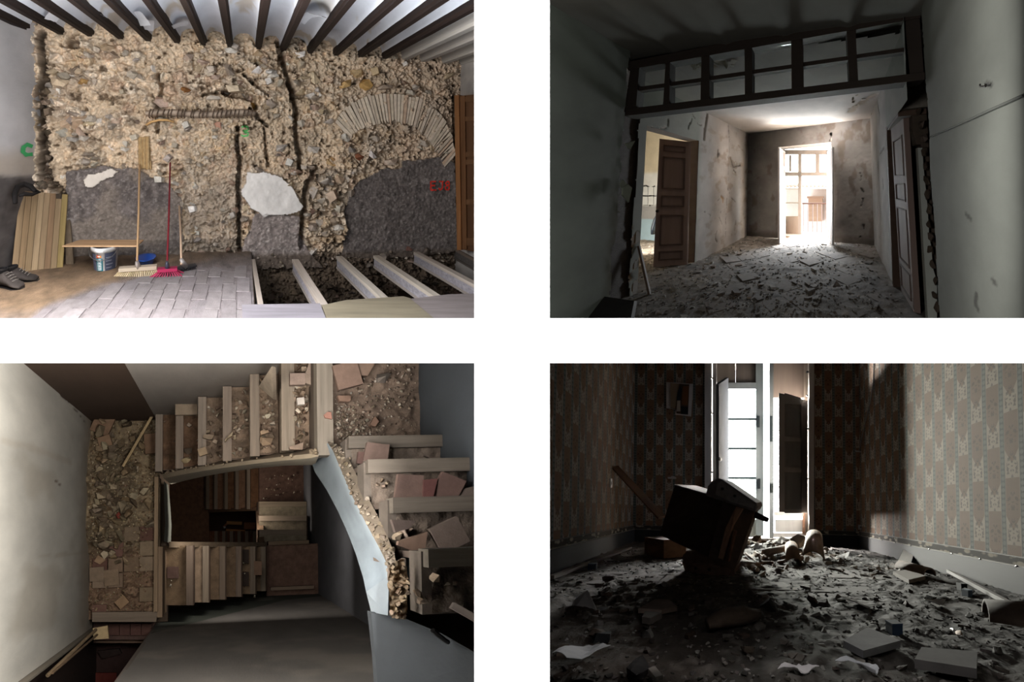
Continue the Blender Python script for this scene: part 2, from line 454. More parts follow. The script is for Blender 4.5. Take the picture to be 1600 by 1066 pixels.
render_l &= ~white_s
# masonry relief
f1, f2, idb = worley(wx / 0.155, wz / 0.125, 2)
g1, g2, ids = worley(wx / 0.065 + 3, wz / 0.06 + 7, 9)
small = np.maximum(inside(P([(285, 245), (378, 245), (376, 395), (290, 400)]), wx, wz), inside(P([(250, 185), (375, 185), (375, 250), (250, 250)]), wx, wz)).astype(float)
rub = inside(P([(478, 268), (555, 262), (540, 300), (542, 370), (500, 400), (474, 380)]), wx, wz).astype(float)
big = sstep(0.02, 0.24, f2 - f1) * (0.012 + 0.022 * idb) * (1 - small) * (1 + 0.9 * rub)
sml = sstep(0.02, 0.25, g2 - g1) * (0.008 + 0.015 * ids)
mort = fbm(x * 3.2, z * 3.2, 21)                      # where mortar still covers the stones
cover = sstep(0.40, 0.56, mort) * (1 - rub) * (1 - 0.6 * small)
h = 0.05 * (fbm(x * 1.6, z * 1.6, 30) - 0.5) + big * (1 - 0.75 * cover) + sml * (0.55 + 0.45 * small) * (1 - 0.5 * cover) \
    + 0.026 * (fbm(x * 20, z * 20, 31) - 0.5) + 0.030 * (fbm(x * 48, z * 48, 33, 2) - 0.5)
pits = sstep(0.66, 0.76, fbm(x * 13, z * 17, 40)); h -= 0.035 * pits * (1 - small)
ref = h.copy()
def crack(px, w, d):
    global h
    dd = linedist(P(px), wx, wz); h = h - d * (1 - sstep(w * 0.5, w, dd + 0.02 * (fbm(x * 20, z * 20, 50) - 0.5)))
crack([(434, 68), (440, 88), (446, 115), (455, 142), (462, 170), (463, 200), (466, 235), (468, 268)], 0.045, 0.16)
crack([(452, 130), (462, 150), (470, 150)], 0.05, 0.10)
crack([(372, 200), (370, 232), (376, 252), (371, 285), (373, 345), (374, 390)], 0.034, 0.14)
crack([(390, 172), (408, 188), (418, 196)], 0.03, 0.10)
crack([(412, 200), (416, 235), (418, 258)], 0.02, 0.08)
crack([(492, 262), (480, 285), (476, 310), (472, 345), (470, 385)], 0.045, 0.14)
crack([(352, 145), (378, 148), (395, 155), (400, 168)], 0.05, 0.12)
crack([(380, 115), (405, 138), (420, 150)], 0.025, 0.08)
crack([(248, 118), (254, 135), (246, 160), (247, 205)], 0.03, 0.09)
crack([(318, 150), (345, 142), (372, 143)], 0.02, 0.06)
crack([(110, 68), (117, 70)], 0.06, 0.14)
edge = linedist(P([(64, 50), (69, 110), (66, 170), (69, 230), (76, 285), (98, 300)]), wx, wz) + 0.10 * (fbm(x * 7, z * 11, 43) - 0.45)
h -= 0.16 * (1 - sstep(0.02, 0.07, edge)) * np.clip(fbm(x * 9, z * 12, 44) * 2.4 - 0.5, 0.1, 1.3)
crack([(708, 150), (709, 190), (712, 250), (714, 320)], 0.035, 0.10)
rel = np.clip((h - ref) / -0.10, 0, 1)
h = np.where(render_l | render_c | render_r, 0.030 + 0.010 * (fbm(x * 30, z * 30, 61) - 0.5) + 0.012 * (fbm(x * 4, z * 4, 62) - 0.5) - 0.10 * rel, h)
h = np.where(white_s, 0.045 + 0.006 * (fbm(x * 12, z * 12, 63) - 0.5), h)
h = np.where(white_b, 0.055 + 0.006 * (fbm(x * 12, z * 12, 64) - 0.5), h)
h = np.where(comb, 0.035 + 0.010 * np.sin(x * 2 * math.pi / 0.042), h)
S1.h = h
# stone and mortar colours
pal = np.array([(188, 176, 160), (198, 188, 174), (172, 158, 144), (210, 202, 192), (182, 170, 156), (168, 160, 152), (192, 172, 144), (182, 158, 142), (220, 214, 206)], float)
ci = pal[(idb * 8.99).astype(int)]; cs = pal[((ids * 7.7 + 3) % 9).astype(int)]
c = blend(ci, cs, 0.25 + 0.55 * small)
c = blend(c, (196, 183, 166), 0.40 + 0.5 * cover)
c = blend(c, (176, 160, 146), sstep(1.2, 3.0, x) * 0.55)
c = blend(c, (150, 142, 136), small * sstep(-0.2, -0.9, z) * 0.5)
c *= (0.98 + 0.32 * fbm(x * 6, z * 6, 70))[..., None]
c = blend(c, (110, 92, 74), pits * 0.6 * (1 - small))
c = blend(c, (84, 72, 62), sstep(0.02, 0.10, 0.12 - edge) * 0.4)
rc_ = np.array((112, 103, 99)) * (0.72 + 0.55 * fbm(x * 14, z * 14, 71))[..., None]
rc_ = blend(rc_, (168, 160, 154), sstep(0.62, 0.72, fbm(x * 40, z * 40, 72, 2)) * 0.5)
rl = blend(rc_, (150, 136, 122), sstep(0.45, 0.65, fbm(x * 2.4, z * 2.4, 73)) * 0.55)
c = np.where(render_l[..., None], rl, c)
c = np.where(render_c[..., None], rc_ * 1.30, c)
c = np.where(render_r[..., None], rc_ * 0.93, c)
c = np.where(white_s[..., None], (214, 204, 192), c)
c = np.where(white_b[..., None], np.array((232, 226, 220)) * (0.93 + 0.12 * fbm(x * 9, z * 9, 74))[..., None], c)
c = np.where(comb[..., None], (196, 172, 132), c)
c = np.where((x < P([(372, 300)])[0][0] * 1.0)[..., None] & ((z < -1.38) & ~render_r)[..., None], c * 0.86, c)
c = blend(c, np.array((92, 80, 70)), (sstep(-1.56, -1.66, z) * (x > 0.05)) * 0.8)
stone_m = ~(render_l | render_c | render_r | white_s | white_b)
c = np.where(stone_m[..., None], c * np.array((0.93, 0.90, 0.86)), c)
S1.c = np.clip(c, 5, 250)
fm = S1.fmask
patches = [('render_patch', render_l, 'dark grey cement render low on the wall behind the brooms', 'render'),
           ('render_patch', render_c, 'mid grey cement render below the white plaster patch', 'render'),
           ('render_patch', render_r, 'broad dark grey cement render below the brick arch', 'render'),
           ('plaster_patch', white_s, 'small pale plaster scar above the dark render', 'plaster'),
           ('plaster_patch', white_b, 'large white plaster patch with ragged edge', 'plaster'),
           ('combed_patch', comb, 'yellowish combed mortar patch with upright grooves', 'masonry')]
rest = np.ones_like(S1.keep)
for q in patches: rest &= ~fm(q[1])
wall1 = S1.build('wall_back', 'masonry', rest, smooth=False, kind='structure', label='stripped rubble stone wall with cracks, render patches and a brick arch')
for n, m, lb, mt in patches: S1.build(n, mt, fm(m), parent=wall1, smooth=False, label=lb)
# single stones standing proud of the wall
def wall_stone(u, v, wpx, hpx, col, proud=0.05, k=None):
    a, b = S1.ab(u, v); V, F = LUMPS[rng.integers(len(LUMPS)) if k is None else k]
    s = 3.9 / 450 / 2
    Vl = V * np.array([wpx * s, hpx * s, proud])
    t = rng.normal() * 0.35; Rm = np.array([[math.cos(t), -math.sin(t), 0], [math.sin(t), math.cos(t), 0], [0, 0, 1]])
    Vl = Vl @ Rm.T; hb = float(S1.hh(a, b))
    Wv = S1.pt(a, b, 0) + Vl[:, :1] * S1.A + Vl[:, 1:2] * S1.B + (Vl[:, 2:] + hb) * S1.N
    add(R1, 'stone', Wv, F, 'masonry', col, wall1)
for u, v, a, b, cc in [(540, 134, 24, 16, (206, 170, 116)), (571, 133, 26, 20, (214, 172, 108)), (598, 136, 26, 14, (180, 162, 144)), (258, 122, 14, 16, (226, 212, 190)),
                       (328, 112, 18, 14, (214, 200, 180)), (332, 152, 26, 14, (222, 210, 194)), (365, 140, 30, 12, (210, 192, 166)), (345, 195, 20, 18, (204, 160, 140)),
                       (132, 128, 18, 12, (200, 160, 104)), (492, 122, 24, 18, (214, 196, 166)), (556, 113, 24, 18, (200, 172, 130)), (584, 113, 18, 15, (190, 168, 134)),
                       (493, 300, 24, 26, (196, 184, 172)), (515, 306, 22, 20, (196, 172, 150)), (507, 325, 20, 22, (200, 186, 168)), (489, 330, 15, 15, (120, 96, 84)),
                       (498, 345, 13, 14, (206, 196, 184)), (528, 278, 18, 16, (198, 172, 146)), (503, 281, 20, 14, (190, 178, 166)), (520, 345, 16, 14, (184, 166, 146)),
                       (487, 355, 16, 16, (176, 160, 146)), (508, 362, 18, 14, (186, 172, 158)), (520, 252, 26, 16, (208, 176, 132)), (560, 245, 16, 14, (150, 96, 70)),
                       (575, 250, 14, 12, (130, 96, 80)), (610, 255, 26, 14, (200, 180, 162)), (405, 85, 18, 14, (206, 182, 150)), (404, 97, 20, 12, (204, 186, 158)),
                       (408, 112, 22, 20, (210, 192, 162)), (470, 100, 18, 20, (208, 192, 168)), (120, 190, 44, 24, (208, 182, 156)), (95, 132, 26, 16, (206, 184, 156)),
                       (290, 140, 16, 11, (170, 120, 70)), (360, 160, 13, 13, (214, 196, 168)), (395, 165, 14, 12, (204, 170, 100)), (640, 385, 22, 12, (150, 112, 100)),
                       (640, 408, 14, 12, (150, 130, 116)), (660, 392, 20, 14, (120, 108, 98)), (575, 412, 12, 10, (150, 138, 128)), (600, 400, 22, 14, (140, 128, 118))]:
    wall_stone(u, v, a, b, cc, 0.035 + 0.02 * rng.random())
mk = fm(~(render_l | render_c | render_r | white_s | white_b | comb))
n = 0
while n < 222:
    u = rng.uniform(68, 712); v = rng.uniform(72, 400)
    a, b = S1.ab(u, v); i = np.searchsorted(S1.a[:, 0], a); j = np.searchsorted(S1.b[0], b)
    if i >= mk.shape[0] or j >= mk.shape[1] or not mk[i, j]: continue
    if 545 < u < 705 and 148 < v < 215 and abs(u - 610) < 100: continue
    if cover[i, j] > 0.6 and rng.random() < 0.8: continue
    q = rng.uniform(9, 17) * (0.75 if small[i, j] else 1.0)
    wall_stone(u, v, q * rng.uniform(0.9, 1.5), q * rng.uniform(0.7, 1.0), jit(rng, pal[rng.integers(9)], 10), 0.018 + 0.03 * rng.random()); n += 1
for i in range(34):
    wall_stone(rng.uniform(63, 80), rng.uniform(70, 295), rng.uniform(8, 15), rng.uniform(7, 12), jit(rng, [(120, 104, 88), (150, 134, 116), (92, 80, 68)][i % 3], 8), 0.03)
# relieving arch of bricks
outer = np.array([(522, 190), (532, 174), (547, 162), (570, 151), (600, 147), (630, 148), (655, 155), (675, 168), (692, 188), (703, 212), (709, 244)], float)
inner = np.array([(546, 216), (553, 206), (563, 200), (580, 195), (605, 192), (630, 193), (648, 200), (661, 212), (673, 228), (683, 243), (692, 258)], float)
def along(Pt, t):
    d = np.r_[0, np.cumsum(np.hypot(*np.diff(Pt, axis=0).T))]; d /= d[-1]
    return np.array([np.interp(t, d, Pt[:, 0]), np.interp(t, d, Pt[:, 1])])
NB = 44
for i in range(NB):
    t0, t1 = (i + 0.10) / NB, (i + 0.90) / NB
    wob = rng.normal() * 1.2
    q = [along(outer, t0) + [0, wob], along(outer, t1) + [0, wob], along(inner, t1) + [0, rng.normal() * 2.5], along(inner, t0) + [0, rng.normal() * 2.5]]
    V, F = slab(R1, q, S1.pl, 0.12, 0.034 + 0.012 * rng.random())
    add(R1, 'brick', V, F, 'clay', jit(rng, (206, 190, 170) if rng.random() < 0.85 else (190, 164, 140), 6), wall1)
# rope-wound timber lintel let into the wall
p0, p1 = S1.px(229, 178, 0.03), S1.px(398, 178, 0.03)
ts = np.linspace(0, 1, 40)
V, F = tube([p0 + (p1 - p0) * t + np.array([0, 0, 0.012 * math.sin(9 * t)]) for t in ts], [0.052 * (0.92 + 0.08 * math.sin(31 * t) + (0 if 0.03 < t < 0.97 else -0.25)) for t in ts], 10)
lintel = add(R1, 'timber_lintel', V, F, 'wood', (176, 158, 140), wall1, rc=boardrc(V, p1 - p0), smooth=True, label='rope-wound timber lintel let into the stone')
for t in np.linspace(0.03, 0.97, 24):
    t += rng.normal() * 0.006; q = p0 + (p1 - p0) * t
    ring = [q + 0.055 * (math.cos(k) * np.array([0.25 * math.sin(k), -1, 0]) + math.sin(k) * np.array([0.06, 0, 1])) for k in np.linspace(-1.5, 1.5, 9)]
    V, F = tube(ring, 0.008, 5); add(R1, 'rope_turn', V, F, 'cloth', (120, 102, 88), lintel)
V, F = tube([S1.px(u, v, 0.06) for u, v in [(230, 196), (238, 191), (250, 188), (262, 188), (273, 191)]], 0.016, 6)
add(R1, 'root_stick', V, F, 'wood', (206, 164, 110), wall1, smooth=True)
strokes(S1, [[(377, 199), (382, 197), (387, 199), (387, 203), (382, 205), (387, 208), (386, 212), (380, 213), (376, 211)], [(379, 203), (384, 209)]], 0.022, (96, 176, 104), 'painted_number', wall1, 0.05, label='green spray-painted number on the stone')
strokes(S1, [[(677, 283), (669, 283), (669, 296), (678, 296)], [(669, 289), (676, 289)], [(682, 283), (689, 283)], [(687, 283), (687, 293), (684, 296), (681, 293)], [(694, 283), (692, 286), (698, 291), (697, 296), (692, 295), (692, 291), (698, 287), (697, 283), (694, 283)]],
        0.022, (196, 52, 40), 'painted_number', wall1, 0.02, label='red spray-painted number on the dark render')

# left wall, right wall
XL1 = -2.46
S = Sheet(R1, (-2.475, 3.60, 0), (0.36, 0.93, 0), (0, 0, 1), -1.5, 0.06, -1.62, 1.45, 0.03)
a, b = S.a, S.b; a = a + 3.6
dado = 1 - sstep(-0.03, 0.05, b + 0.56 + 0.05 * (a - 3.2) + 0.10 * (fbm(a * 6, b * 6, 3) - 0.5))
S.h = 0.012 * (fbm(a * 4, b * 4, 8) - 0.5) + dado * 0.008 * fbm(a * 25, b * 25, 9) - 0.012 * dado
S.c = blend(np.array((206, 203, 203)) * (0.86 + 0.22 * fbm(a * 3, b * 2, 5))[..., None], np.array((92, 86, 84)) * (0.7 + 0.6 * fbm(a * 12, b * 12, 6))[..., None], dado)
S.c = blend(S.c, (176, 160, 140), sstep(0.25, 0.0, b + 0.40) * (1 - dado) * 0.6)
wl = S.build('wall_left', 'plaster', kind='structure', label='whitewashed side wall with a dark grey lower band beside the stone wall')
strokes(S, [[(50, 229), (42, 226), (36, 230), (35, 237), (40, 242), (50, 241)]], 0.045, (70, 178, 108), 'painted_letter', wl, 0.012, label='green painted letter C')
XR1 = 3.16
S = Sheet(R1, (XR1, 0, 0), (0, -1, 0), (0, 0, 1), -4.30, -3.56, -2.3, 1.45, 0.03)
S.N = np.array([-1.0, 0, 0]); a, b = S.a, S.b
S.h = 0.03 * (fbm(a * 5, b * 5, 18) - 0.5)
S.c = np.array((176, 170, 164)) * (0.72 + 0.5 * fbm(a * 5, b * 5, 15))[..., None]
wr = S.build('wall_right', 'plaster', kind='structure', label='narrow strip of rough plastered wall beside the brown door')
# brown panelled door in the right wall, seen edge on
pl = (np.array([XR1 - 0.01, 3.6, 0]), unit((-1, -0.42, 0)))
dr = thing(R1, 'door_1', R1.on(728, 388, pl), 'dark brown panelled door at the end of the stone wall', kind='structure')
def dpart(name, px, col, lift, th, mat='dark_wood'):
    V, F = slab(R1, px, pl, th, lift); add(R1, name, V, F, mat, col, dr, rc=boardrc(V, (0, 0, 1)))
dpart('door_frame', [(714, 150), (721, 149), (725, 390), (718, 390)], (150, 104, 66), 0.06, 0.10)
dpart('door_leaf', [(721, 150), (760, 146), (760, 396), (725, 390)], (92, 64, 44), 0.02, 0.05)
for v0, v1 in [(152, 160), (183, 190), (238, 246), (250, 258), (312, 320), (372, 384)]:
    dpart('rail', [(722, v0), (760, v0 - 2), (760, v1 - 2), (722, v1)], (104, 74, 50), 0.035, 0.03)
dpart('stile', [(721, 151), (729, 150), (732, 389), (725, 389)], (112, 78, 52), 0.04, 0.03)

# ceiling: dark beams with white plaster vaults between
bu = [45, 94, 141, 188, 232, 277, 318, 359, 404, 443, 484, 525, 563, 600, 631, 661, 694, 722]
bv = [52, 55, 59, 61, 63, 64, 65, 66, 67, 69, 72, 75, 77, 79, 84, 87, 89, 91]
ceil = thing(R1, 'ceiling', (0, 3, 1.4), 'ceiling of white plaster vaults between dark wooden beams', kind='structure')
bx = []
for i, (u, v) in enumerate(zip(bu, bv)):
    q = S1.px(u, v); zb_ = 1.135 + 0.004 * math.sin(i)
    bx.append(q[0]); pale = i >= 14
    y1 = WC + WM * q[0] + 0.03
    col = jit(rng, (176, 170, 162) if pale else (34, 24, 20), 3)
    w = 0.029 if not pale else 0.04
    prof = [(-w, 0), (w, 0), (w, 0.02), (w + 0.014, 0.032), (w + 0.014, 0.16), (-w - 0.014, 0.16), (-w - 0.014, 0.032), (-w, 0.02)]
    y0 = max(2.16, (q[0] + 0.08) * 1.12)
    V, F = prism([(q[0] + px_, y0, zb_ + pz) for px_, pz in prof], (0, y1 - y0, 0))
    rc = V.copy(); rc = np.stack([V[:, 1] + i * 3.1, V[:, 0], V[:, 2]], 1)
    add(R1, 'beam', V, F, 'paint' if pale else 'dark_wood', col, ceil, rc=rc)
for i in range(len(bx) - 1):
    xa, xc = bx[i] + 0.045, bx[i + 1] - 0.045
    
    ys = np.linspace(max(2.16, xc * 1.12), 4.28, 40); th = np.linspace(0, math.pi, 13)
    Y, T = np.meshgrid(ys, th, indexing='ij')
    X = (xa + xc) / 2 - (xc - xa) / 2 * np.cos(T)
    Z = 1.215 + 0.115 * np.sin(T) + 0.010 * (fbm(X * 6, Y * 6, 80 + i) - 0.5)
    peel = sstep(0.60, 0.66, fbm(X * 5 + i * 7, Y * 3.2, 90)) * sstep(2.5, 3.0, Y)
    Z = Z + 0.012 * peel
    C = blend(np.array((226, 229, 236)) * (0.93 + 0.1 * fbm(X * 3, Y * 2, 91))[..., None], (196, 184, 168), peel * 0.75)
    if i >= 13: C = C * 0.93
    idx = np.arange(X.size).reshape(X.shape)
    Q = np.stack([idx[:-1, :-1], idx[:-1, 1:], idx[1:, 1:], idx[1:, :-1]], -1).reshape(-1, 4)
    V = np.stack([X, Y, Z], -1).reshape(-1, 3)
    add(R1, 'vault', V, Q, 'plaster', C.reshape(-1, 3), ceil, smooth=True)
for u, v, s in [(85, 22, 1.2), (150, 18, 1.0), (218, 25, 1.4), (232, 36, 1.2), (281, 37, 1.3), (490, 20, 1.6), (480, 26, 1.0), (515, 55, 0.8)]:
    q = R1.at(u, v, 2, 1.24); g = []
    a0 = rng.uniform(0, 6.28)
    for i in range(5):
        for j in range(5):
            p, r = (i - 2) / 2 * 0.07 * s, (j - 2) / 2 * 0.05 * s
            g.append(q + np.array([p * math.cos(a0) - r * math.sin(a0), p * math.sin(a0) + r * math.cos(a0), -0.05 * s * (i / 4) ** 2 + 0.01 * rng.random()]))
    F = [(i * 5 + j, i * 5 + j + 1, i * 5 + j + 6, i * 5 + j + 5) for i in range(4) for j in range(4)]
    add(R1, 'plaster_flake', np.array(g), F, 'paper', (222, 224, 230), ceil, smooth=True)

# floor: dusty brick paving, open joists over an earth pit, loose boards
fl = thing(R1, 'floor', (-1, 3, FZ), 'dusty brick paved floor in front of the stone wall', kind='structure')
S = Sheet(R1, (0, 0, FZ), (1, 0, 0), (0, 1, 0), -2.95, 0.09, 2.34, 3.96, 0.02)
a, b = S.a, S.b
gl = [S.ab(u, v) for u, v in [(40, 500), (75, 480), (130, 455), (190, 436), (250, 424), (330, 410), (395, 398)]]
bnd = np.interp(a, [g[0] for g in gl], [g[1] for g in gl])
dirt = sstep(-0.12, 0.16, b - bnd + 0.22 * (fbm(a * 5, b * 5, 101) - 0.5))
S.h = -0.004 + dirt * (0.018 + 0.018 * (fbm(a * 7, b * 7, 102) - 0.4)) + 0.05 * sstep(3.3, 3.75, b) * fbm(a * 8, b * 8, 104)
S.c = blend(np.array((140, 131, 131)) * (0.82 + 0.3 * fbm(a * 9, b * 9, 106))[..., None], np.array((142, 118, 94)) * (0.75 + 0.45 * fbm(a * 6, b * 6, 107))[..., None], dirt)
S.c = blend(S.c, (112, 100, 90), sstep(3.3, 3.8, b) * 0.6)
S.build('dust_layer', 'dust', parent=fl)
def dirt_at(px_, py_): return float(dirt[np.clip(np.searchsorted(a[:, 0], px_), 0, a.shape[0] - 1), np.clip(np.searchsorted(b[0], py_), 0, b.shape[1] - 1)])
V, F = abox(-2.95, 0.09, 2.34, 3.96, FZ - 0.14, FZ - 0.02); add(R1, 'floor_slab', V, F, 'clay', (150, 136, 126), fl)
gx, gy = 0.145, 0.30
for i in range(-1, 20):
    for j in range(0, 6):
        cx = -2.50 + i * gx + 0.03 * math.sin(j); cy = 2.32 + (j + (0.5 if i % 2 else 0)) * gy
        cx += (cy - 3) * -0.04
        if cx > 0.02 or cy > 3.75 or cx < -2.5 or dirt_at(cx, cy) > 0.55: continue
        t = rng.normal() * 0.02
        V, F = obox((cx, cy, FZ + rng.normal() * 0.0016 - 0.0125), (gx * 0.46 * math.cos(t), gx * 0.46 * math.sin(t), 0), (-gy * 0.475 * math.sin(t), gy * 0.475 * math.cos(t), 0), (rng.normal() * 0.0015, 0, 0.014))
        add(R1, 'paver', V, F, 'clay', jit(rng, (142, 134, 134), 4), fl)
# pit
S = Sheet(R1, (0, 0, 0), (1, 0, 0), (0, 1, 0), 0.06, 3.3, 2.5, 4.34, 0.03)
a, b = S.a, S.b
S.h = -1.74 - 0.62 * sstep(2.7, 3.35, b) + 0.10 * sstep(3.6, 4.2, b) + 0.22 * (fbm(a * 4, b * 4, 111) - 0.5) + 0.10 * (fbm(a * 13, b * 13, 112) - 0.5)
S.h = np.minimum(S.h, -1.70)
S.cut(lambda x_, y_: x_ > 0.86 * y_)
S.c = np.array((58, 46, 36)) * (0.6 + 0.8 * fbm(a * 8, b * 8, 113))[..., None]
S.build('floor_pit', 'earth', kind='structure', label='dark earth pit beneath the exposed joists', smooth=False)
V, F = abox(0.04, 0.10, 2.5, 4.0, -1.72, FZ - 0.02); add(R1, 'floor_edge', V, F, 'masonry', (120, 104, 90), fl)
V, F = abox(0.0, 2.0, 2.40, 2.46, -1.72, FZ - 0.035); add(R1, 'floor_edge', V, F, 'masonry', (70, 60, 54), fl)
jl = ['first joist at the edge of the paving, narrow and dusty', 'whitewashed floor joist second from the paving', 'whitewashed floor joist in the middle of the pit',
      'whitewashed floor joist with a flaking side, fourth from the paving', 'floor joist ending at the painted number side of the pit', 'dark half-hidden joist below the brown door']
for k, (q0, q1, w) in enumerate([((396, 408), (407, 474), 0.05), ((463, 408), (506, 476), 0.085), ((533, 403), (606, 470), 0.085), ((592, 402), (692, 468), 0.085), ((655, 396), (760, 452), 0.085), ((707, 384), (775, 420), 0.085)]):
    A_, B_ = R1.at(*q0, 2, FZ), R1.at(*q1, 2, FZ)
    A_ = A_ + (A_ - B_) * 0.06
    jt = thing(R1, 'floor_joist', A_, jl[k], 'joist', 'exposed floor joists')
    V, F, rc = bar(A_ - [0, 0, 0.02], B_ - [0, 0, 0.02], w, 0.04); add(R1, 'top_flange', V, F, 'wood', jit(rng, (196, 184, 172), 6) if k < 5 else (120, 104, 92), jt, rc=rc)
    V, F, rc = bar(A_ - [0, 0, 0.09], B_ - [0, 0, 0.09], w * 0.72, 0.10); add(R1, 'web', V, F, 'render', jit(rng, (176, 172, 178), 8) if k < 5 else (96, 90, 86), jt)
    V, F, rc = bar(A_ - [0, 0, 0.155], B_ - [0, 0, 0.155], w * 0.95, 0.03); add(R1, 'bottom_flange', V, F, 'wood', (170, 160, 152) if k < 5 else (90, 82, 76), jt, rc=rc)
for lb, px_, cc in [('pale grey loose board laid across the joists next to the paving', [(378, 476), (500, 474), (511, 502), (379, 502)], (146, 140, 146)),
                    ('yellow-stained loose board in front of the pit', [(503, 477), (540, 469), (630, 463), (641, 466), (684, 502), (512, 502)], (138, 128, 108)),
                    ('pinkish grey loose board at the corner of the pit', [(641, 467), (700, 460), (760, 458), (760, 502), (683, 502)], (140, 130, 128))]:
    pts = [R1.at(u, v, 2, FZ + 0.012) for u, v in px_]
    V, F = prism(pts, (0, 0, -0.032)); add(R1, 'loose_board', V, F, 'wood', cc, rc=np.stack([V[:, 0] + cc[0], V[:, 1] * 0.7, V[:, 2]], 1), label=lb, cat='board', group='loose boards')
def place_pit(rg):
    px_, py_ = rg.uniform(0.15, 3.0), rg.uniform(3.3, 4.1); return np.array([px_, py_, -2.15 + rg.uniform(0, 0.12)])
crumbs(R1, 'pit_rubble', 160, place_pit, 0.05, [(70, 58, 48), (96, 82, 70), (56, 46, 38)], 5, label='earth and stone rubble lying in the pit', cat='rubble')
def place_base(rg):
    u = rg.uniform(70, 720); q = S1.px(u, 400); px_ = q[0]; return np.array([px_, WC + WM * px_ - rg.uniform(0.02, 0.14) , FZ + 0.01]) if px_ < 0.1 else np.array([px_, WC + WM * px_ - rg.uniform(0, 0.06), FZ - rg.uniform(0, 0.2)])
crumbs(R1, 'mortar_crumbs', 220, place_base, 0.022, [(170, 156, 140), (140, 128, 116), (196, 184, 168)], 6, label='mortar crumbs along the foot of the stone wall', cat='rubble')

# leaning board of staves
bl, br_ = R1.at(17, 428, 2, FZ), R1.at(98, 420, 2, FZ)
tl_, tr_ = R1.at(31, 298, 1, bl[1] + 0.22), R1.at(106, 304, 1, br_[1] + 0.22)
bd = thing(R1, 'leaning_board', (bl + br_) / 2, 'big weathered board of upright staves leaning in the corner', 'board')
NS = 8; nrm = unit(np.cross(br_ - bl, tl_ - bl))
for i in range(NS):
    f0, f1_ = i / NS + 0.004, (i + 1) / NS - 0.004
    top = 1.0 if i not in (6,) else 0.93
    if i in (0,): top = 1.0
    q = [bl + (br_ - bl) * f0, bl + (br_ - bl) * f1_]
    q += [q[1] + (tl_ + (tr_ - tl_) * f1_ - q[1]) * top, q[0] + (tl_ + (tr_ - tl_) * f0 - q[0]) * top]
    V, F = prism(q, nrm * -0.025 * (1 if nrm[1] < 0 else -1))
    add(R1, 'stave', V, F, 'wood', jit(rng, (150, 126, 98) if i < 7 else (164, 142, 98), 8), bd, rc=boardrc(V, tl_ - bl))
for i in range(6):
    f0 = (6 + 0.12 + 0.14 * i) / NS
    q = bl + (br_ - bl) * f0 + (tl_ + (tr_ - tl_) * f0 - (bl + (br_ - bl) * f0)) * 0.965
    V, F, rc = bar(q - [0, 0, 0.035], q + [0, 0, 0.03], 0.008, 0.012, (0, 1, 0)); add(R1, 'comb_tooth', V, F, 'wood', (60, 50, 40), bd)
V, F = prism([br_ + [0.0, 0.06, 0], br_ + [0.09, 0.06, 0], R1.at(107, 318, 1, br_[1] + 0.30), R1.at(101, 318, 1, br_[1] + 0.30)], (0, 0.02, 0))
add(R1, 'leaning_board', V, F, 'wood', (120, 104, 86), rc=boardrc(V, (0, 0, 1)), label='narrow grey board tucked behind the board of staves', cat='board')
pth = [R1.at(u, v, 1, yy) for u, v, yy in [(24, 318, 3.26), (23, 303, 3.3), (28, 292, 3.34), (38, 288, 3.38), (48, 291, 3.4), (54, 298, 3.4), (62, 300, 3.42), (50, 304, 3.36), (38, 303, 3.3), (30, 306, 3.26)]]
V, F = tube(pth, [0.022, 0.028, 0.03, 0.032, 0.03, 0.024, 0.014, 0.022, 0.026, 0.015], 8)
add(R1, 'black_strap', V, F, 'cloth', (34, 31, 31), smooth=True, label='black cloth strap hung over the corner of the leaning board', cat='strap')

# bucket with a board on it
bc = R1.at(165.5, 419, 2, FZ); hb = 0.285
bk = thing(R1, 'paint_bucket', bc, 'white plastic bucket with a printed label carrying a board', 'bucket')
V, F = lathe(bc, [(0.112, 0.0), (0.118, 0.01), (0.136, 0.235), (0.150, 0.238), (0.152, 0.275), (0.144, 0.285), (0.130, 0.28), (0.118, 0.20), (0.10, 0.02)], 32)
add(R1, 'body', V, F, 'plastic', (240, 240, 240), bk, smooth=True)
def wrap(name, a0, a1, h0, h1, col, lift=0.002, par=None):
    g = []
    A_ = np.linspace(a0, a1, 8)
    for hh in (h0, h1):
        r = 0.118 + (0.136 - 0.118) * (hh - 0.01) / 0.225 + lift
        g += [bc + np.array([r * math.sin(t), -r * math.cos(t), hh]) for t in A_]
    F = [(i, i + 1, 8 + i + 1, 8 + i) for i in range(7)]
    return add(R1, name, np.array(g), F, 'paper', col, par or bk)
wrap('label_panel', -1.15, -0.42, 0.02, 0.215, (104, 108, 132))
wrap('label_panel', 0.36, 1.35, 0.02, 0.225, (92, 98, 122))
lp = wrap('label_panel', -0.36, 0.20, 0.02, 0.165, (22, 112, 128))
for i in range(7):
    hh = 0.03 + i * 0.019
    wrap('letter', -0.26, -0.02, hh, hh + 0.010, (226, 236, 238), 0.004, lp)
    wrap('letter', -0.10 + 0.08 * (i % 2), 0.10, hh + 0.004, hh + 0.014, (226, 236, 238), 0.0045, lp)
wrap('logo', -0.30, -0.12, 0.170, 0.208, (206, 84, 44), 0.003); wrap('logo', -0.10, 0.10, 0.178, 0.202, (220, 128, 60), 0.003); wrap('logo', -0.2, 0.0, 0.186, 0.196, (240, 236, 232), 0.004)
for i in range(4): wrap('print_line', 0.45, 0.9 + 0.1 * (i % 2), 0.05 + 0.04 * i, 0.058 + 0.04 * i, (186, 190, 204), 0.004)
V, F = tube([bc + np.array([0.155 * math.cos(t), -0.155 * math.sin(t) * 0.6 - 0.05, 0.25 + 0.0 - 0.10 * math.sin(t)]) for t in np.linspace(0, math.pi, 14)], 0.004, 6)
add(R1, 'handle', V, F, 'metal', (150, 150, 150), bk)
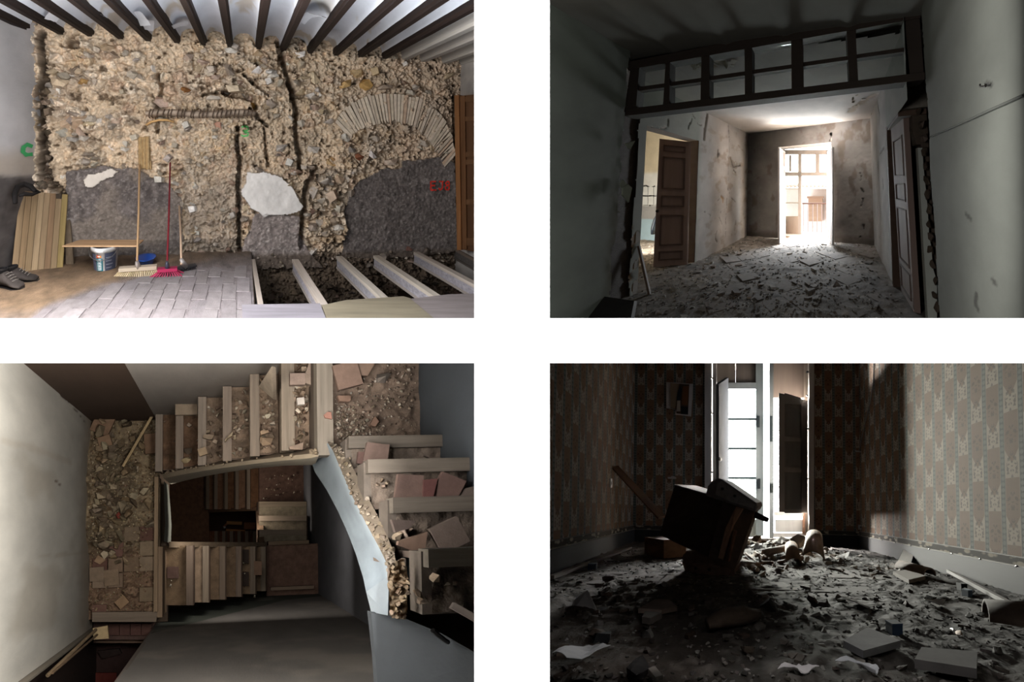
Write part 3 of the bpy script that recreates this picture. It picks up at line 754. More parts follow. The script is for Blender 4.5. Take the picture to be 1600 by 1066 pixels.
za = FZ + hb + 0.012
pA, pB = R1.at(97, 384, 2, za), R1.at(214, 384, 2, za)
q = [pA, pB, pB + [0.01, 0.19, 0], pA + [0.09, 0.19, 0]]
V, F = prism(q, (0, 0, -0.014))
sb = add(R1, 'thin_board', V, F, 'wood', (198, 160, 122), rc=boardrc(V, (1, 0, 0)), label='thin tan board lying across the bucket', cat='board')
# blue basin
bb = R1.at(228, 415, 2, FZ)
V, F = lathe(bb, [(0.055, 0), (0.075, 0.015), (0.105, 0.095), (0.116, 0.10), (0.116, 0.107), (0.098, 0.10), (0.07, 0.02), (0.01, 0.012)], 28)
add(R1, 'plastic_basin', V, F, 'plastic', (28, 92, 196), smooth=True, label='small blue plastic basin behind the broom', cat='basin')

# brooms leaning on the wall
def broom(label, top_px, foot_px, hcol, r, head, hc, bc_, ferr, head_h=0.05, br_h=0.07, fl_=1.0, yo=0.0):
    ft = R1.at(*foot_px, 2, FZ + 0.10) + [0, yo, 0]; tp = S1.px(*top_px, 0.06)
    t = thing(R1, 'broom', [ft[0], ft[1], FZ], label, 'broom', 'brooms leaning on the wall')
    V, F = tube([ft, ft + (tp - ft) * 0.5 + [0.004, 0, 0], tp], [r, r, r * 0.9], 8); add(R1, 'handle', V, F, 'wood', hcol, t, rc=boardrc(V, tp - ft), smooth=True)
    L_, Rr = R1.at(*head[0], 2, FZ + br_h), R1.at(*head[1], 2, FZ + br_h)
    mid = (L_ + Rr) / 2
    V, F = tube([ft + [0, 0, 0.06], (ft + mid) / 2 + [0, 0, 0.03], mid + [0, 0, 0.01]], [r * 1.5, r * 2.2, r * 2.6], 8); add(R1, 'socket', V, F, 'plastic', ferr, t, smooth=True)
    V, F, rc = bar(L_, Rr, 0.06, head_h); add(R1, 'head', V, F, 'paint', hc, t, rc=rc)
    d = Rr - L_; nn = int(np.linalg.norm(d) / 0.017); parts = []
    for row in (-1, 1):
        for i in range(nn):
            p = L_ + d * (i + 0.5) / nn + np.array([0, row * 0.018, -head_h / 2])
            e = p + np.array([((i + 0.5) / nn - 0.5) * 0.10 * fl_, row * 0.022 - 0.012, -(br_h - head_h / 2)])
            parts.append(tube([p, e], [0.006, 0.0085], 5))
    for V, F in parts: add(R1, 'bristle_tuft', V, F, 'cloth', jit(rng, bc_, 8), t)
    return t
broom('push broom with a long wooden handle and pale bristles', (220, 256), (214, 417), (196, 160, 120), 0.013, ((186, 421), (245, 417)), (196, 180, 160), (222, 204, 168), (150, 140, 134), 0.04, 0.075, 1.2)
broom('broom with a dark red handle and pink bristles', (267, 253), (261, 417), (122, 34, 44), 0.011, ((246, 422), (277, 420)), (170, 52, 88), (196, 74, 110), (60, 62, 78), 0.035, 0.06, 1.6)
broom('short pale wooden scraper handle with a dark blade', (281, 320), (283, 415), (206, 176, 150), 0.014, ((272, 421), (306, 414)), (70, 68, 70), (60, 58, 60), (178, 170, 166), 0.02, 0.03, 0.3, 0.02)

# worn work boots in the corner
def boot(cx, cy, ang, sc, label, col):
    t = thing(R1, 'work_boot', (cx, cy, FZ), label, 'boot', 'pair of boots')
    ca, sa = math.cos(ang), math.sin(ang)
    def ring(s, w, z0, z1, n=12):
        return [np.array([cx + sc * (s * ca - w * math.cos(k) * sa), cy + sc * (s * sa + w * math.cos(k) * ca), FZ + sc * (z0 + (z1 - z0) * (0.5 + 0.5 * math.sin(k)))]) for k in np.linspace(0, 2 * math.pi, n, endpoint=False)]
    def loft(rs):
        n = len(rs[0]); V = [p for r in rs for p in r]
        F = [(i * n + j, i * n + (j + 1) % n, (i + 1) * n + (j + 1) % n, (i + 1) * n + j) for i in range(len(rs) - 1) for j in range(n)]
        return np.array(V), F + [tuple(range(n))[::-1], tuple(range((len(rs) - 1) * n, len(rs) * n))]
    V, F = loft([ring(-0.14, 0.02, 0.02, 0.10), ring(-0.13, 0.04, 0.02, 0.17), ring(-0.08, 0.048, 0.02, 0.18), ring(-0.03, 0.045, 0.02, 0.165), ring(0.02, 0.044, 0.02, 0.125), ring(0.07, 0.05, 0.02, 0.09), ring(0.12, 0.048, 0.02, 0.075), ring(0.155, 0.03, 0.02, 0.055)])
    add(R1, 'upper', V, F, 'cloth', col, t, smooth=True)
    V, F = loft([ring(-0.145, 0.03, 0, 0.03), ring(-0.08, 0.046, 0, 0.03), ring(0.0, 0.042, 0, 0.03), ring(0.09, 0.053, 0, 0.028), ring(0.165, 0.03, 0, 0.026)])
    add(R1, 'sole', V, F, 'plastic', (34, 32, 32), t, smooth=True)
    V, F = lathe((cx + sc * -0.085 * ca, cy + sc * -0.085 * sa, FZ + sc * 0.165), [(0.05 * sc, 0), (0.052 * sc, 0.02 * sc), (0.04 * sc, 0.022 * sc), (0.036 * sc, -0.01)], 14); add(R1, 'collar', V, F, 'cloth', (26, 24, 25), t)
    for i in range(4):
        s = 0.0 + i * 0.025; zt = 0.15 - i * 0.02
        p = [np.array([cx + sc * (s * ca - w * sa), cy + sc * (s * sa + w * ca), FZ + sc * (zt + 0.004 - 6 * w * w)]) for w in (-0.03, 0, 0.03)]
        V, F = tube(p, 0.004, 5); add(R1, 'lace', V, F, 'cloth', (150, 142, 134), t)
q = R1.at(12, 452, 2, FZ); boot(q[0], q[1] + 0.02, -0.25, 1.0, 'worn dark work boot lying nearer the paving', (78, 71, 67))
q = R1.at(36, 443, 2, FZ); boot(q[0] - 0.03, q[1] + 0.02, 0.15, 0.95, 'worn dark work boot against the leaning board', (62, 56, 53))
# ------------------------------------------------------------------ room 2: derelict room with an open french window
rng = np.random.default_rng(21); random.seed(9)
FZ = -1.2; XA, XB = -2.29, 0.48; ZC = 1.30; ZF = 1.37; KF = 0.845
bp0, bp1 = np.array([-2.29, 5.10, 0]), np.array([0.48, 4.80, 0])
bA = unit(bp1 - bp0)
# --- back wall with the window opening
S2 = Sheet(R2, bp0, bA, (0, 0, 1), -0.02, 2.80, FZ, ZC + 0.02, 0.016)
P = S2.poly; a, b = S2.a, S2.b
win = P([(1216, 226), (1300, 226), (1300, 381), (1216, 381)])
wa0, wa1 = (win[0][0] + win[3][0]) / 2, (win[1][0] + win[2][0]) / 2; wz1 = (win[0][1] + win[1][1]) / 2
S2.cut(lambda x_, z_: (x_ > wa0) & (x_ < wa1) & (z_ < wz1))
st = fbm(a * 2.2, b * 2.2, 3)
S2.h = 0.012 * (fbm(a * 4, b * 4, 5) - 0.5) + 0.004 * (fbm(a * 20, b * 20, 6) - 0.5)
S2.c = np.array((170, 168, 166)) * (0.78 + 0.36 * st)[..., None]
S2.c = blend(S2.c, (120, 108, 96), sstep(0.58, 0.72, fbm(a * 5 + 3, b * 3, 8)) * 0.55)
S2.c = blend(S2.c, (96, 88, 80), sstep(-0.98, -1.16, b) * 0.7)
for px_ in [[(1345, 268), (1347, 280), (1342, 292), (1350, 300)], [(1348, 310), (1346, 325), (1350, 330)], [(1350, 352), (1349, 362), (1342, 372)], [(1296, 200), (1300, 212), (1297, 222)]]:
    d_ = linedist(P(px_), a + 0.03 * (fbm(a * 20, b * 20, 9) - 0.5), b)
    m_ = 1 - sstep(0.008, 0.03, d_ + 0.08 * (fbm(a * 16, b * 16, 10) - 0.28)); S2.h -= 0.03 * m_; S2.c = blend(S2.c, (96, 88, 80), m_ * 0.7)
S2.c = np.clip(S2.c, 5, 250)
S2.build('wall_back', 'plaster', kind='structure', label='stained pale end wall around the open french window')
# oversized frame added behind the plaster to seal out sky light
pl2 = (bp0 + np.array([0, 0.06, 0]), unit(np.cross(bA, (0, 0, 1))))
def pquad(px_, pl, lift=0.0):
    return [R2.on(u, v, pl) + unit(pl[1]) * lift for u, v in px_]
def wallpt(aa, zz, dep): return bp0 + bA * aa + np.array([0, 0, zz]) - S2.N * dep
hole = [wallpt(wa0, FZ, 0.05), wallpt(wa1, FZ, 0.05), wallpt(wa1, wz1, 0.05), wallpt(wa0, wz1, 0.05)]
big = pquad([(790, 531), (2600, 531), (2600, -900), (790, -900)], (hole[0], S2.N))
V = np.array(big + hole); V = np.concatenate([V, V - S2.N * 0.03])
F = []
for o_ in (0, 8): F += [(o_ + 0, o_ + 1, o_ + 5, o_ + 4), (o_ + 1, o_ + 2, o_ + 6, o_ + 5), (o_ + 2, o_ + 3, o_ + 7, o_ + 6), (o_ + 3, o_ + 0, o_ + 4, o_ + 7)]
add(R2, 'wall_light_seal', V, F, 'masonry', (120, 112, 104), kind='structure', label='added seal around the window keeping sky light out')
# deep reveal
rv = thing(R2, 'window_1', wallpt((wa0 + wa1) / 2, FZ, 0.3), 'open french window onto a bright balcony', kind='structure')
DR = 0.42
def rbox(name, a0, a1, z0, z1, d0, d1, col, mat='plaster'):
    c = wallpt((a0 + a1) / 2, (z0 + z1) / 2, (d0 + d1) / 2)
    V, F = obox(c, bA * (a1 - a0) / 2, S2.N * (d1 - d0) / 2, (0, 0, (z1 - z0) / 2)); return add(R2, name, V, F, mat, col, rv, rc=boardrc(V, (0, 0, 1)) if mat != 'plaster' else None)
rbox('reveal', wa0 - 0.12, wa0, FZ, wz1, 0.005, DR, (200, 190, 180)); rbox('reveal', wa1, wa1 + 0.12, FZ, wz1, 0.005, DR, (200, 190, 180)); rbox('reveal', wa0 - 0.12, wa1 + 0.12, wz1, wz1 + 0.12, 0.005, DR, (214, 206, 198))
rbox('sill', wa0, wa1, FZ - 0.05, FZ + 0.05, 0.10, DR + 0.25, (206, 190, 176))
pw = (wallpt(0, 0, DR - 0.06), S2.N)            # plane of the window frame
def wbar(name, px_, th=0.06, col=(216, 206, 198), pl=pw, mat='paint', par=rv):
    V, F = slab(R2, px_, pl, th); return add(R2, name, V, F, mat, col, par, rc=boardrc(V, (0, 0, 1)))
wbar('head_rail', [(1224, 234), (1295, 234), (1295, 241), (1224, 241)])
wbar('transom_bar', [(1224, 269), (1295, 269), (1295, 275), (1224, 275)])
wbar('mullion', [(1247, 240), (1252, 240), (1252, 373), (1247, 373)])
wbar('mullion', [(1274, 240), (1280, 240), (1280, 270), (1274, 270)]); wbar('mullion', [(1233, 242), (1236, 242), (1236, 268), (1233, 268)])
wbar('side_post', [(1224, 234), (1227, 234), (1227, 374), (1224, 374)]); wbar('side_post', [(1291, 234), (1295, 234), (1295, 374), (1291, 374)])
for v in (294, 316): wbar('glazing_bar', [(1227, v), (1247, v), (1247, v + 2), (1227, v + 2)], 0.03)
wbar('bottom_panel', [(1227, 338), (1247, 338), (1247, 373), (1227, 373)], 0.03, (206, 190, 176))
for u0, u1, v0, v1 in [(1227, 1233, 242, 269), (1236, 1247, 242, 269), (1252, 1274, 242, 269), (1280, 1291, 242, 269), (1227, 1247, 275, 294), (1227, 1247, 296, 316), (1227, 1247, 318, 338)]:
    V, F = slab(R2, [(u0, v0), (u1, v0), (u1, v1), (u0, v1)], pw, 0.004, -0.03); add(R2, 'pane', V, F, 'glass', (255, 255, 255), rv)
# the two inward-opened leaves
def leaf(label, un, uf, vn, vf, yn, yf):
    t = thing(R2, 'window_leaf', R2.at(un, vn[1], 1, yn), label, 'shutter', 'opened window leaves')
    n0, n1, f0, f1_ = R2.at(un, vn[0], 1, yn), R2.at(un, vn[1], 1, yn), R2.at(uf, vf[0], 1, yf), R2.at(uf, vf[1], 1, yf)
    side = unit(np.cross(f0 - n0, n1 - n0)) * 0.035
    def q(s, t_): return (n0 * (1 - s) + f0 * s) * (1 - t_) + (n1 * (1 - s) + f1_ * s) * t_
    def piece(nm, s0, s1, t0, t1, k=1.0, col=(222, 214, 210)):
        V, F = prism([q(s0, t0) - side * k / 2, q(s1, t0) - side * k / 2, q(s1, t1) - side * k / 2, q(s0, t1) - side * k / 2], side * k); add(R2, nm, V, F, 'paint', col, t, rc=boardrc(V, (0, 0, 1)))
    piece('stile', 0, 0.2, 0, 1); piece('stile', 0.8, 1, 0, 1)
    for i in range(6): piece('rail', 0.2, 0.8, max(0, i / 5 - 0.02), min(1, i / 5 + 0.02))
    for i in range(5): piece('panel', 0.2, 0.8, i / 5 + 0.02, (i + 1) / 5 - 0.02, 0.4, (206, 196, 192))
leaf('narrow window leaf folded back beside the doorway side of the window', 1217, 1226, (231, 381), (237, 374), 4.45, 5.0)
leaf('narrow window leaf folded back beside the stained corner', 1302, 1293.5, (230, 383), (237, 373), 4.30, 4.89)
# balcony: rail, street front opposite
ry = 5.75
rl_ = thing(R2, 'balcony_railing', R2.at(1272, 372, 1, ry), 'thin iron balcony railing outside the window', 'railing')
for u in [1256, 1263, 1270, 1277, 1284, 1291]:
    V, F = tube([R2.at(u, 318, 1, ry), R2.at(u, 371, 1, ry)], 0.010, 6); add(R2, 'baluster', V, F, 'metal', (140, 100, 86), rl_)
V, F, rc = bar(R2.at(1250, 318, 1, ry), R2.at(1300, 318, 1, ry), 0.03, 0.03); add(R2, 'handrail', V, F, 'metal', (150, 112, 98), rl_)
V, F, rc = bar(R2.at(1250, 371, 1, ry), R2.at(1300, 371, 1, ry), 0.03, 0.02); add(R2, 'bottom_rail', V, F, 'metal', (150, 112, 98), rl_)
V, F = prism([R2.at(u, v, 1, yy) for u, v, yy in [(1215, 376, 5.3), (1305, 376, 5.3), (1305, 371, 6.1), (1215, 371, 6.1)]], (0, 0, -0.08)); add(R2, 'balcony_floor', V, F, 'plaster', (200, 186, 172), kind='structure', label='pale balcony slab outside the window')
hs = thing(R2, 'house', R2.at(1270, 375, 1, 8.2), 'white house across the street with a brown door', 'building')
V, F = prism([R2.at(u, v, 1, 8.2) for u, v in [(1180, 380), (1340, 380), (1340, 295), (1180, 295)]], (0, 0.3, 0)); add(R2, 'wall', V, F, 'plaster', (226, 220, 216), hs)
V, F = prism([R2.at(u, v, 1, 8.1) for u, v in [(1263, 346), (1285, 346), (1285, 310), (1263, 310)]], (0, 0.1, 0)); add(R2, 'door', V, F, 'paint', (176, 146, 124), hs)
V, F = prism([R2.at(u, v, 1, 8.05) for u, v in [(1261, 310), (1287, 310), (1287, 307), (1261, 307)]], (0, 0.1, 0)); add(R2, 'door_head', V, F, 'paint', (160, 130, 110), hs)
for i in range(24):
    p = R2.at(1186 + i * 6.2, 291.5, 1, 8.0); V, F = tube([p, p + [0, 0.5, 0.06]], 0.045, 8); add(R2, 'roof_tile', V, F, 'clay', (196, 170, 150), hs)

# --- left wall with the doorway
LH = 0.77; LY0, LY1 = 2.14, 3.15
S3_ = Sheet(R2, (XA, 0, 0), (0, 1, 0), (0, 0, 1), 1.99, 5.12, FZ, 1.58, 0.016)
P = S3_.poly; a, b = S3_.a, S3_.b
na = a + 0.02 * (fbm(a * 14, b * 14, 3) - 0.5)
S3_.cut(lambda y_, z_: (y_ > LY0) & (y_ < LY1) & (z_ < LH))
edge = 2.035 + 0.04 * (fbm(a * 3, b * 5, 12) - 0.5)
S3_.cut(lambda y_, z_: y_ < 2.03 + 0.05 * (fbm(y_ * 0 + 1, z_ * 6, 12) - 0.5) + 0.02 * (fbm(y_ * 0 + 5, z_ * 25, 14) - 0.5))
S3_.h = 0.014 * (fbm(a * 4, b * 4, 5) - 0.5) + 0.005 * (fbm(a * 20, b * 20, 6) - 0.5)
S3_.c = np.array((206, 202, 196)) * (0.80 + 0.30 * fbm(a * 2.4, b * 2.4, 7))[..., None]
S3_.c = blend(S3_.c, (158, 168, 152), (1 - sstep(3.1, 3.3, a)) * 0.75)
S3_.c = blend(S3_.c, (150, 132, 112), sstep(0.60, 0.74, fbm(a * 4, b * 6, 8)) * 0.5 * sstep(3.1, 3.3, a))
def crackL(px_, w, dep, col=(70, 58, 48), k=0.9):
    d_ = linedist(P(px_), na + 0.02 * (fbm(a * 30, b * 30, 19) - 0.5), b + 0.02 * (fbm(a * 24, b * 24, 18) - 0.5))
    m_ = 1 - sstep(w * 0.2, w * 0.7, d_ + 0.03 * (fbm(a * 15, b * 15, 20) - 0.42)); S3_.h -= dep * m_; S3_.c = blend(S3_.c, col, m_ * k * 0.85)
crackL([(1106, 176), (1104, 190), (1101, 205), (1100, 217)], 0.05, 0.05, (170, 150, 136), 0.6)
crackL([(1083, 178), (1092, 195), (1098, 196)], 0.012, 0.02)
crackL([(1078, 190), (1082, 186), (1076, 196), (1074, 208)], 0.014, 0.03)
crackL([(1044, 180), (1043, 196)], 0.010, 0.02); crackL([(1013, 198), (1030, 201), (1042, 199)], 0.012, 0.02)
crackL([(1122, 236), (1122, 244), (1124, 240)], 0.045, 0.06)
crackL([(1138, 196), (1140, 225), (1138, 250), (1138, 285), (1136, 310), (1134, 345), (1134, 370)], 0.016, 0.03)
crackL([(1141, 246), (1146, 262), (1152, 260), (1157, 259)], 0.03, 0.04); crackL([(1146, 265), (1150, 270)], 0.025, 0.03)
crackL([(1136, 290), (1142, 308), (1150, 316)], 0.016, 0.03); crackL([(1118, 318), (1126, 309)], 0.014, 0.02)
crackL([(1127, 307), (1131, 311), (1130, 316)], 0.05, 0.02, (164, 128, 88), 0.9)
crackL([(1120, 362), (1118, 372), (1121, 378)], 0.03, 0.03); crackL([(1098, 330), (1110, 336), (1108, 350)], 0.010, 0.02)
crackL([(1128, 350), (1124, 340), (1127, 330)], 0.012, 0.02); crackL([(1150, 345), (1148, 360)], 0.02, 0.03)
m_ = sstep(0.56, 0.60, fbm(a * 9, b * 7, 31)) * sstep(2.2, 2.05, a) * sstep(-0.35, -0.5, b); S3_.c = blend(S3_.c, (170, 124, 76), m_ * 0.8); S3_.h -= 0.015 * m_
S3_.c = np.clip(S3_.c, 5, 250)
w2 = S3_.build('wall_left', 'plaster', kind='structure', label='cracked pale wall with a doorway and an open brown door')
def sbox(name, x0, x1, y0, y1, z0, z1, col, mat='plaster', par=None, **kw):
    V, F = abox(x0, x1, y0, y1, z0, z1); return add(R2, name, V, F, mat, col, par, **kw)
sbox('reveal', XA - 0.22, XA - 0.006, LY1, LY1 + 0.05, FZ, LH + 0.04, (108, 92, 84), 'paint', w2)
sbox('reveal', XA - 0.22, XA - 0.006, LY0 - 0.06, LY0, FZ, LH + 0.04, (186, 178, 166), 'plaster', w2)
sbox('reveal', XA - 0.22, XA - 0.006, LY0 - 0.06, LY1 + 0.05, LH, LH + 0.05, (206, 198, 184), 'plaster', w2)
sbox('core', XA - 0.24, XA - 0.03, LY1 + 0.05, 5.12, FZ, 1.6, (150, 140, 130), 'masonry', w2); sbox('core', XA - 0.24, XA - 0.03, 1.8, LY1 + 0.05, LH + 0.05, 1.6, (150, 140, 130), 'masonry', w2)
sbox('core', XA - 0.24, XA - 0.05, 1.80, LY0 - 0.06, FZ, 1.6, (96, 80, 66), 'masonry', w2)
# foreground left wall
S = Sheet(R2, (-2.40 * KF, 0, 0), (0, 1, 0), (0, 0, 1), 0.80, 2.02 * KF, FZ, ZF, 0.012)
a, b = S.a / KF, S.b / KF
S.cut(lambda y_, z_: y_ / KF > 1.955 - 0.07 * fbm(y_ * 0 + 2, z_ * 2.2, 44) - 0.05 * (fbm(y_ * 0 + 3, z_ * 9, 45) - 0.5) - 0.05 * sstep(-0.2, -1.0, z_) * fbm(y_ * 0, z_ * 14, 46))
S.h = 0.012 * (fbm(a * 3, b * 3, 47) - 0.5) + 0.03 * sstep(1.80, 1.96, a) * fbm(a * 12, b * 5, 48)
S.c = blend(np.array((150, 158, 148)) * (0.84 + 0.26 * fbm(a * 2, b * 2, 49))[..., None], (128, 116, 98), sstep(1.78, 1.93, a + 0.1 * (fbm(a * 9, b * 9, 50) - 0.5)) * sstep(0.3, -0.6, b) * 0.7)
wfl = S.build('wall_side', 'plaster', kind='structure', label='dim grey-green wall beside the broken jamb and the dark box')
sbox('wall_infill', -2.46, -2.33, 1.45, 2.06, FZ, ZF + 0.05, (86, 72, 60), 'masonry', kind='structure', label='brown broken masonry bared in the torn jamb')
for k, (u, v, w, hh) in enumerate([(984, 220, 8, 14), (979, 303, 9, 18), (975, 292, 8, 14)]):
    p = R2.at(u, v, 1, 1.93 * KF); V, F = SHARDS[k]; Vv = V * [0.05, 0.09, 0.008]; Vv = np.stack([Vv[:, 2] * 1.0 + Vv[:, 0] * 0.5, Vv[:, 0] * 0.8, Vv[:, 1]], 1) + p
    add(R2, 'plaster_flake', Vv, F, 'plaster', (168, 172, 156), wfl)
# door leaf in the left doorway
h0, h1 = np.array([-2.355, 3.07, FZ]), np.array([-2.812, 2.882, FZ])
def door(R, name, label, hb, fb, ht, ft, th, cols, panels, knob=None, group='brown panelled doors'):
    t = thing(R, name, hb, label, 'door', group)
    n = unit(np.cross(fb - hb, ht - hb))
    if (n @ (hb + fb)) > 0: n = -n
    def q(s, r): return (hb * (1 - s) + fb * s) * (1 - r) + (ht * (1 - s) + ft * s) * r
    def piece(nm, s0, s1, r0, r1, d0, d1, col, par=None):
        V, F = prism([q(s0, r0) + n * d0, q(s1, r0) + n * d0, q(s1, r1) + n * d0, q(s0, r1) + n * d0], n * (d1 - d0)); return add(R, nm, V, F, 'paint', col, par or t, rc=boardrc(V, (0, 0, 1)))
    piece('leaf', 0, 1, 0, 1, -th, 0, cols[0])
    piece('stile', 0, 0.14, 0, 1, 0, 0.012, cols[1]); piece('stile', 0.86, 1, 0, 1, 0, 0.012, cols[1])
    e = [0] + [v for p in panels for v in p] + [1]
    for i in range(0, len(e), 2): piece('rail', 0.14, 0.86, e[i], e[i + 1], 0, 0.012, cols[1])
    for r0, r1 in panels:
        pn = piece('panel', 0.20, 0.80, r0 + 0.012, r1 - 0.012, 0, 0.009, cols[2])
        for s0, s1, m0, m1 in [(0.14, 0.86, r0, r0 + 0.007), (0.14, 0.86, r1 - 0.007, r1), (0.14, 0.165, r0, r1), (0.835, 0.86, r0, r1)]:
            piece('moulding', s0, s1, m0, m1, 0, 0.020, cols[3], pn)
    if knob:
        V, F = lathe(q(*knob) + n * 0.01, [(0.012, 0), (0.014, 0.02), (0.026, 0.035), (0.02, 0.055), (0.004, 0.06)], 10, n); add(R, 'knob', V, F, 'metal', (50, 40, 34), t, smooth=True)
    return t
ht, ft = R2.at(1079, 222, 1, 3.07), R2.at(1031, 217, 1, 2.882)
BR = [(172, 144, 130), (178, 150, 136), (174, 146, 132), (136, 110, 98)]
door(R2, 'open_door', 'tall brown panelled door standing open in the doorway', h0, h1, ht, ft, 0.04, BR, [(0.05, 0.12), (0.16, 0.40), (0.46, 0.55), (0.60, 0.86), (0.90, 0.955)], (0.93, 0.43))
# side room seen through the doorway
sr = thing(R2, 'wall_far', (-3.6, 4.3, FZ), 'cream wall of the side room with broken white tiles', kind='structure')
S = Sheet(R2, (-4.9, 4.25, 0), (1, 0, 0), (0, 0, 1), 0, 2.45, FZ, 1.5, 0.03); a, b = S.a, S.b
S.N = np.array([0, -1.0, 0])
t0_ = S.ab(1015, 290)[1]; t1_ = S.ab(1015, 321)[1]; t2_ = S.ab(1015, 343)[1]
S.c = blend(np.array((222, 210, 184)) * (0.92 + 0.12 * fbm(a * 3, b * 3, 5))[..., None], (226, 226, 222), 1 - sstep(t0_ + 0.25, t0_ + 0.35, b))
S.c = blend(S.c, (168, 166, 164), ((b < t1_) & (b >= t2_)).astype(float)); S.c = blend(S.c, (176, 200, 210), (b < t2_).astype(float))
S.build('plaster_face', 'plaster', parent=sr)
for ln in [[(1004, 291), (1010, 290), (1016, 293), (1015, 300), (1018, 306)], [(1004, 306), (1012, 307), (1020, 305), (1026, 308)], [(1016, 294), (1024, 291)], [(1008, 308), (1006, 314), (1004, 319)], [(1017, 308), (1015, 315), (1016, 322)]]:
    strokes(S, [ln], 0.03, (60, 58, 58), 'crack', sr, 0.01)
for i in range(3):
    for j in range(2):
        u = 1005 + i * 9; v = 292 + j * 15
        V, F = slab(R2, [(u, v), (u + 8, v + 0.4), (u + 8, v + 13), (u, v + 13)], S.pl, -0.02); add(R2, 'wall_tile', V, F, 'plastic', (228, 230, 228), sr)
sbox('wall_side', -5.0, -4.9, 1.0, 4.4, FZ, 1.6, (200, 190, 170), kind='structure', label='side wall of the bright side room')
sbox('ceiling', -5.0, -2.53, 1.0, 4.4, 1.5, 1.56, (220, 214, 200), kind='structure', label='ceiling of the bright side room')
p = [R2.at(u, v, 1, 3.9) for u, v in [(1030, 332), (1025, 343), (1021, 357), (1020, 366)]]
V, F = tube(p, [0.03, 0.05, 0.05, 0.04], 10); add(R2, 'rubber_tyre', V, F, 'plastic', (36, 46, 56), smooth=True, label='dark curved rubber piece in the side room behind the door', cat='tyre')

# --- right wall with its door
S = Sheet(R2, (XB, 0, 0), (0, -1, 0), (0, 0, 1), -4.82, -1.98, FZ, 1.38, 0.016); a, b = S.a, S.b
P = S.poly
RH = 0.66
S.cut(lambda y_, z_: (-y_ < 3.02) & (z_ < RH))
S.h = 0.014 * (fbm(a * 4, b * 4, 5) - 0.5)
S.c = np.array((204, 202, 198)) * (0.80 + 0.3 * fbm(a * 2.4, b * 2.4, 17))[..., None]
S.c = blend(S.c, (150, 158, 146), sstep(-3.1, -2.95, a) * 0.6)
for px_, w in [([(1361, 198), (1362, 225), (1364, 262)], 0.05), ([(1374, 240), (1378, 233), (1381, 230)], 0.03), ([(1379, 282), (1380, 292)], 0.035), ([(1366, 290), (1367, 330), (1366, 350)], 0.02), ([(1371, 160), (1374, 180), (1373, 196)], 0.03), ([(1372, 250), (1373, 275)], 0.015)]:
    d_ = linedist(P(px_), a + 0.03 * (fbm(a * 20, b * 20, 9) - 0.5), b); m_ = 1 - sstep(w * 0.5, w, d_); S.h -= 0.03 * m_; S.c = blend(S.c, (74, 66, 56), m_ * 0.9)
S.c = np.clip(S.c, 5, 250)
w3 = S.build('wall_right', 'plaster', kind='structure', label='pale peeling wall with a half-open door opposite the cracked wall')
sbox('core', XB + 0.03, XB + 0.30, 3.02, 4.9, FZ, 1.6, (140, 132, 122), 'masonry', w3); sbox('core', XB + 0.03, XB + 0.30, 2.30, 3.02, RH + 0.02, 1.6, (140, 132, 122), 'masonry', w3)
sbox('jamb', XB - 0.004, XB + 0.24, 2.955, 3.02, FZ, RH + 0.02, (112, 92, 80), 'paint', w3)
sbox('jamb', XB + 0.004, XB + 0.24, 2.36, 3.02, RH - 0.03, RH + 0.03, (112, 92, 80), 'paint', w3)
hb_, fb_ = R2.at(1409, 455, 2, FZ), R2.at(1431, 490, 2, FZ)
ht_, ft_ = R2.at(1393.5, 198, 1, hb_[1]), R2.at(1413, 180, 1, fb_[1])
door(R2, 'open_door', 'pinkish brown panelled door ajar near the grey-green wall', hb_, fb_, ht_, ft_, 0.04, [(152, 130, 122), (158, 136, 128), (154, 132, 124), (120, 98, 90)], [(0.04, 0.17), (0.20, 0.50), (0.54, 0.64), (0.68, 0.90)], None)
sbox('wall_recess', XB + 0.30, XB + 0.36, 1.9, 3.4, FZ, 1.5, (96, 104, 114), kind='structure', label='dim blue-grey passage behind the door ajar')
# pier by the right door: white strip of plaster, broken brick edge, then the near wall
pp_ = (np.array([0.6, 2.34, 0]), unit((0.1, -1, 0)))
pier = thing(R2, 'wall_pier', R2.on(1455, 497, pp_), 'narrow white jamb with a broken brick edge', kind='structure')
px_ = [(1434, 231), (1441, 231), (1443, 260), (1449, 320), (1452, 370), (1455, 385), (1458, 420), (1464, 440), (1464, 500), (1450, 500), (1444, 400), (1438, 300)]
V, F = slab(R2, px_, pp_, 0.05); add(R2, 'plaster_face', V, F, 'plaster', (190, 192, 184), pier)
V, F = slab(R2, [(1427, 132), (1446, 128), (1452, 200), (1460, 330), (1470, 430), (1478, 505), (1462, 505), (1452, 360), (1441, 225), (1434, 225), (1428, 200), (1427, 160)], pp_, 0.10, -0.03); add(R2, 'broken_brick', V, F, 'masonry', (92, 80, 70), pier)
for i in range(16):
    v = 150 + i * 22; u = 1436 + (v - 150) * 0.085 + rng.normal() * 1.5
    p = R2.on(u, v, pp_); V, F = LUMPS[i % 14]; add(R2, 'brick_lump', V * [0.03, 0.03, 0.05] + p, F, 'masonry', jit(rng, (104, 90, 78), 8), pier)
